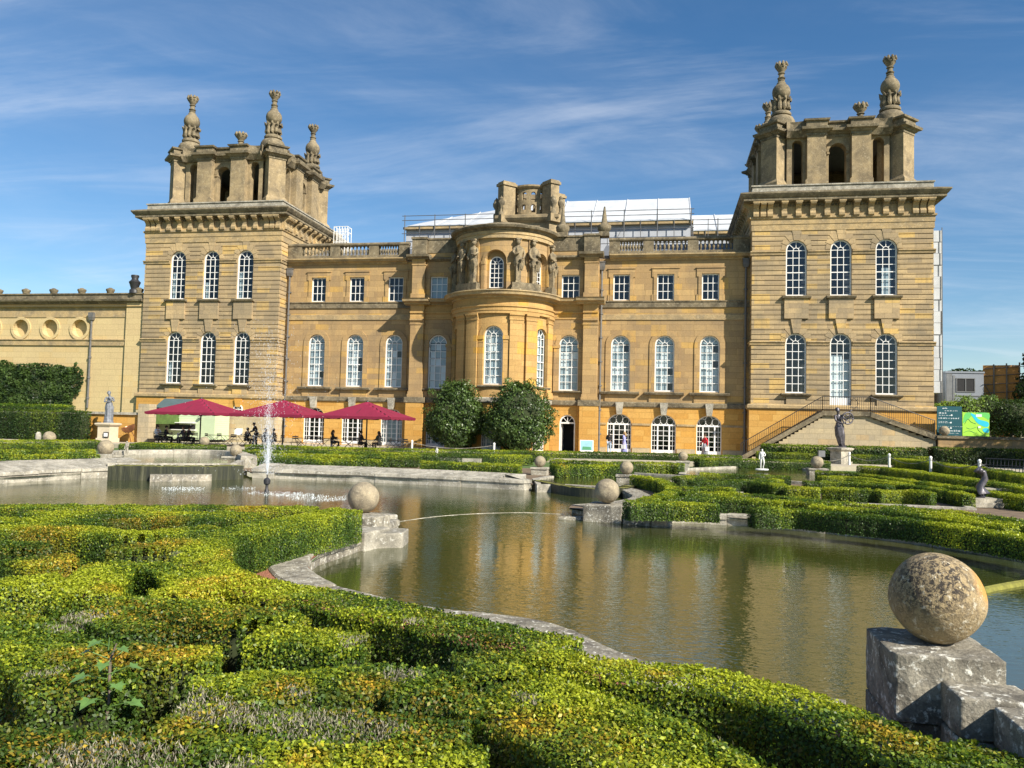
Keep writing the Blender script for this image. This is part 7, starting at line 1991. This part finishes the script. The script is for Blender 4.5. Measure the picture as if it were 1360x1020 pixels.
# ====================================================================== PEOPLE
M['skin'] = plain('skin', (.50,.30,.21), .55, .08, 8)
def cloth(name, c): return plain(name, c, .85, .12, 6)
CL = {'black': cloth('black_cloth', (.015,.015,.018)), 'navy': cloth('navy_cloth', (.02,.024,.04)), 'jeans': cloth('pale_jeans', (.33,.40,.50)), 'lilac': cloth('lilac_cloth', (.28,.29,.58)), 'red': cloth('red_cloth', (.55,.02,.035)), 'grey': cloth('grey_skirt', (.26,.27,.31)), 'white': cloth('white_cloth', (.75,.75,.74)), 'olive': cloth('dark_olive_cloth', (.04,.045,.03)), 'brown': cloth('brown_hair', (.06,.035,.02)), 'blond': cloth('fair_hair', (.36,.24,.12)), 'dark': cloth('dark_hair', (.015,.012,.01)), 'greyhair': cloth('grey_hair', (.3,.29,.28))}
SIT = dict(pelvis=(0,.1,.5), belly=(0,.1,.66), chest=(0,.07,.88), neck=(0,.05,1.05), jaw=(0,.02,1.13), head=(0,.03,1.21), crown=(0,.05,1.29), shL=(.17,.06,.99), elL=(.24,-.02,.74), wrL=(.14,-.2,.74), haL=(.1,-.27,.76), shR=(-.17,.06,.99), elR=(-.24,-.02,.74), wrR=(-.14,-.2,.74), haR=(-.1,-.27,.76), hiL=(.1,.06,.48), knL=(.12,-.36,.5), anL=(.12,-.3,.09), toL=(.13,-.45,.03), hiR=(-.1,.06,.48), knR=(-.12,-.36,.5), anR=(-.12,-.3,.09), toR=(-.13,-.45,.03))
WALK = dict(knL=(.1,-.14,.52), anL=(.1,-.2,.1), toL=(.11,-.36,.06), knR=(-.1,.0,.5), anR=(-.1,.22,.14), toR=(-.11,.1,.03), elL=(.24,.1,1.14), wrL=(.25,.06,.9), haL=(.25,.03,.84), elR=(-.24,-.06,1.14), wrR=(-.22,-.24,.98), haR=(-.2,-.3,.96))
def person(label, x, y, rz, h, pose, top, legs, hair, skirt=None, long_hair=False, lean=0.0, bag=None, hat=None):
    q = thing('person', label, 'person', (x, y, 0), rz); J, V, E, Rr, k = figure_verts(h, pose)
    me = skin_mesh(V, E, Rr, 0, 1); hb = MB(); head_bits(hb, J, k); me_join(me, hb); link('body', me, M['skin'], q)
    def garment(name, joints, edges, grow, mat):
        nm = list(joints); ix_ = {n: i for i, n in enumerate(nm)}
        link(name, skin_mesh([tuple(c*k for c in J[n]) for n in nm], [(ix_[a], ix_[b]) for a, b in edges], [tuple(c*k for c in joints[n]) if isinstance(joints[n], tuple) else joints[n]*k for n in nm], 0, 1), CL[mat], q)
    garment('top', dict(pelvis=(.16,.12), belly=(.145,.115), chest=(.165,.12), neck=(.075,.07), shL=.08, elL=.06, wrL=.042, shR=.08, elR=.06, wrR=.042), [('pelvis','belly'),('belly','chest'),('chest','neck'),('chest','shL'),('shL','elL'),('elL','wrL'),('chest','shR'),('shR','elR'),('elR','wrR')], 0, top)
    if skirt: 
        px_, py_, pz_ = J['pelvis']; robe(J, k, [(px_,py_,.16,.27,.25,.06),(px_,py_,.5,.22,.2,.06),(px_,py_,.85,.18,.15,.04),(px_,py_,1.02,.145,.11,.02)], 2, 6).build('skirt', CL[skirt], q, smooth='all')
    else: garment('trousers', dict(pelvis=(.15,.115), hiL=.1, knL=.072, anL=.055, hiR=.1, knR=.072, anR=.055), [('pelvis','hiL'),('hiL','knL'),('knL','anL'),('pelvis','hiR'),('hiR','knR'),('knR','anR')], 0, legs)
    garment('shoes', dict(anL=.045, toL=(.045,.035), anR=.045, toR=(.045,.035)), [('anL','toL'),('anR','toR')], 0, 'black') if False else None
    for s in 'LR': 
        m = MB(); a, b = Vector(J['an'+s])*k, Vector(J['to'+s])*k; m.tube([a+Vector((0,.03,-.03)), (a+b)/2+Vector((0,0,-.015)), b+Vector((0,-.03,0))], [.05*k,.05*k,.035*k], 8); m.build('shoe', CL['black'], q, smooth='all')
    hx, hy, hz = [c*k for c in J['head']]; m = MB(); m.ball((hx, hy+.025*k, hz+.03*k), .105*k, 12, 10, sy=1.0)
    if long_hair: m.tube([(hx, hy+.08*k, hz), (hx, hy+.1*k, hz-.16*k), (hx, hy+.09*k, hz-.3*k)], [.09*k, .085*k, .03*k], 8)
    m.build('hair', CL[hair], q, smooth='all')
    if bag: m = MB(); m.rbox(J['haL'][0]*k+.02, J['haL'][1]*k, .1, .3, .45, .75); m.build('bag', CL[bag], q)
    return q
xx = lambda px, Y: at_y(px, 590, Y)[0]
person('woman in a black top over a white shirt and pale jeans, facing the palace', xx(809, -3.6), -3.6, rad(170), 1.68, dict(elL=(.26,-.05,1.16), wrL=(.1,-.2,1.2), haL=(.05,-.24,1.24)), 'black', 'jeans', 'dark', long_hair=True)
person('woman in a long lilac cardigan and dark trousers walking by the garden door', xx(829, -3.7), -3.7, rad(-110), 1.7, WALK, 'lilac', 'black', 'blond', long_hair=True, skirt='lilac', bag='white')
person('woman in a red top and long grey skirt walking past the right-hand garden door', xx(936, -3.4), -3.4, rad(-60), 1.68, WALK, 'red', 'grey', 'brown', skirt='grey', bag='white')
seat = [(221, -9.4, 1.9, 'guest in black sitting by the kiosk corner, white bag at their feet', 'black', 'dark'), (242, -9.7, -1.6, 'guest in dark clothes sitting left of the left parasol pole', 'navy', 'brown'), (251, -9.3, 2.6, 'broad guest in black seated right beside the left parasol pole', 'black', 'dark'), (209, -8.4, 1.2, 'guest in pale clothes at the far left of the terrace', 'white', 'brown'), (353, -9.4, 1.5, 'guest in blue-grey seated behind the fountain jet', 'navy', 'greyhair'), (362, -9.2, -1.5, 'guest seated just right of the fountain jet', 'navy', 'dark'), (443, -9.0, 1.9, 'seated guest with reddish hair between the terrace doors', 'black', 'brown'), (480, -9.3, 2.4, 'heavy guest in black seated left of the right parasol pole', 'black', 'dark'), (502, -9.4, -1.9, 'long-haired guest in dark olive seated right of the right parasol pole', 'olive', 'brown'), (329, -8.6, 2.8, 'seated guest bent over the table next to the standing waiter', 'black', 'dark')]
for i, (px, Y, rz, lb, tp, hr) in enumerate(seat):
    Y -= 1.6
    person(lb, xx(px, Y), Y, rz, 1.76, SIT, tp, 'black', hr, long_hair=(i in (6, 8)))
    o = copy_tree(ch0); o.location = (xx(px, Y)-.1*math.sin(rz)*0, Y+0, 0); o.rotation_euler = (0, 0, rz); o['label'] = 'black folding chair under the '+lb.split(' sitting')[0].split(' seated')[0].split(' at the far')[0]+(' left end' if i == 3 else '')
person('waiter in black standing bent over a table left of the fountain jet', xx(340, -10.6), -10.6, rad(-75), 1.78, dict(chest=(0,-.08,1.28), neck=(0,-.15,1.44), jaw=(0,-.2,1.5), head=(0,-.21,1.58), crown=(0,-.2,1.66), shL=(.17,-.1,1.37), shR=(-.17,-.1,1.37), elL=(.2,-.22,1.12), wrL=(.16,-.42,1.02), haL=(.14,-.48,.99), elR=(-.2,-.22,1.12), wrR=(-.16,-.42,1.02), haR=(-.14,-.48,.99)), 'black', 'black', 'dark')

# ====================================================================== SAPLING IN THE FRONT HEDGE
x, y = at(140, 942, .2)
q = thing('maple_seedling', 'broad-leaved maple seedling growing out of the box hedge at lower left', 'seedling', (x, y, -.04))
m = MB(); m.tube([(0,0,0),(.02,0,.3),(.0,.02,.52),(.03,.03,.62)], [.012,.01,.008,.004], 6); m.build('stem', M['bark'], q)
t = NT('maple_leaf'); M['maple'] = plain('maple_leaf', (.10,.19,.045), .5, .2, 20)
rr = random.Random(12); lobes = [(0,0),(.16,-.1),(.42,-.12),(.34,.1),(.55,.32),(.28,.34),(.2,.5),(0,.85),(-.2,.5),(-.28,.34),(-.55,.32),(-.34,.1),(-.42,-.12),(-.16,-.1)]
for i in range(16):
    a = i*2.4; h = .30+.36*i/15; r_ = .17-.08*i/15; s = .11*rr.uniform(.75, 1.15)*(1-.3*i/15); px_, py_ = r_*math.cos(a), r_*math.sin(a)
    m = MB(); m.tube([(0,0,h-.05),(px_,py_,h)], .003, 4); c, sn = math.cos(a-PI/2), math.sin(a-PI/2)
    vs = [(px_+s*(c*u-sn*v), py_+s*(sn*u+c*v), h-.32*s*v+.25*s*abs(u)*.6) for u, v in lobes]+[(px_+s*(-sn*.3), py_+s*(c*.3), h+.02*s-.1*s)]
    k = len(lobes); m.add(vs, [(j, (j+1) % k, k) for j in range(k)]); m.build('leaf', M['maple'], q, recalc=False)
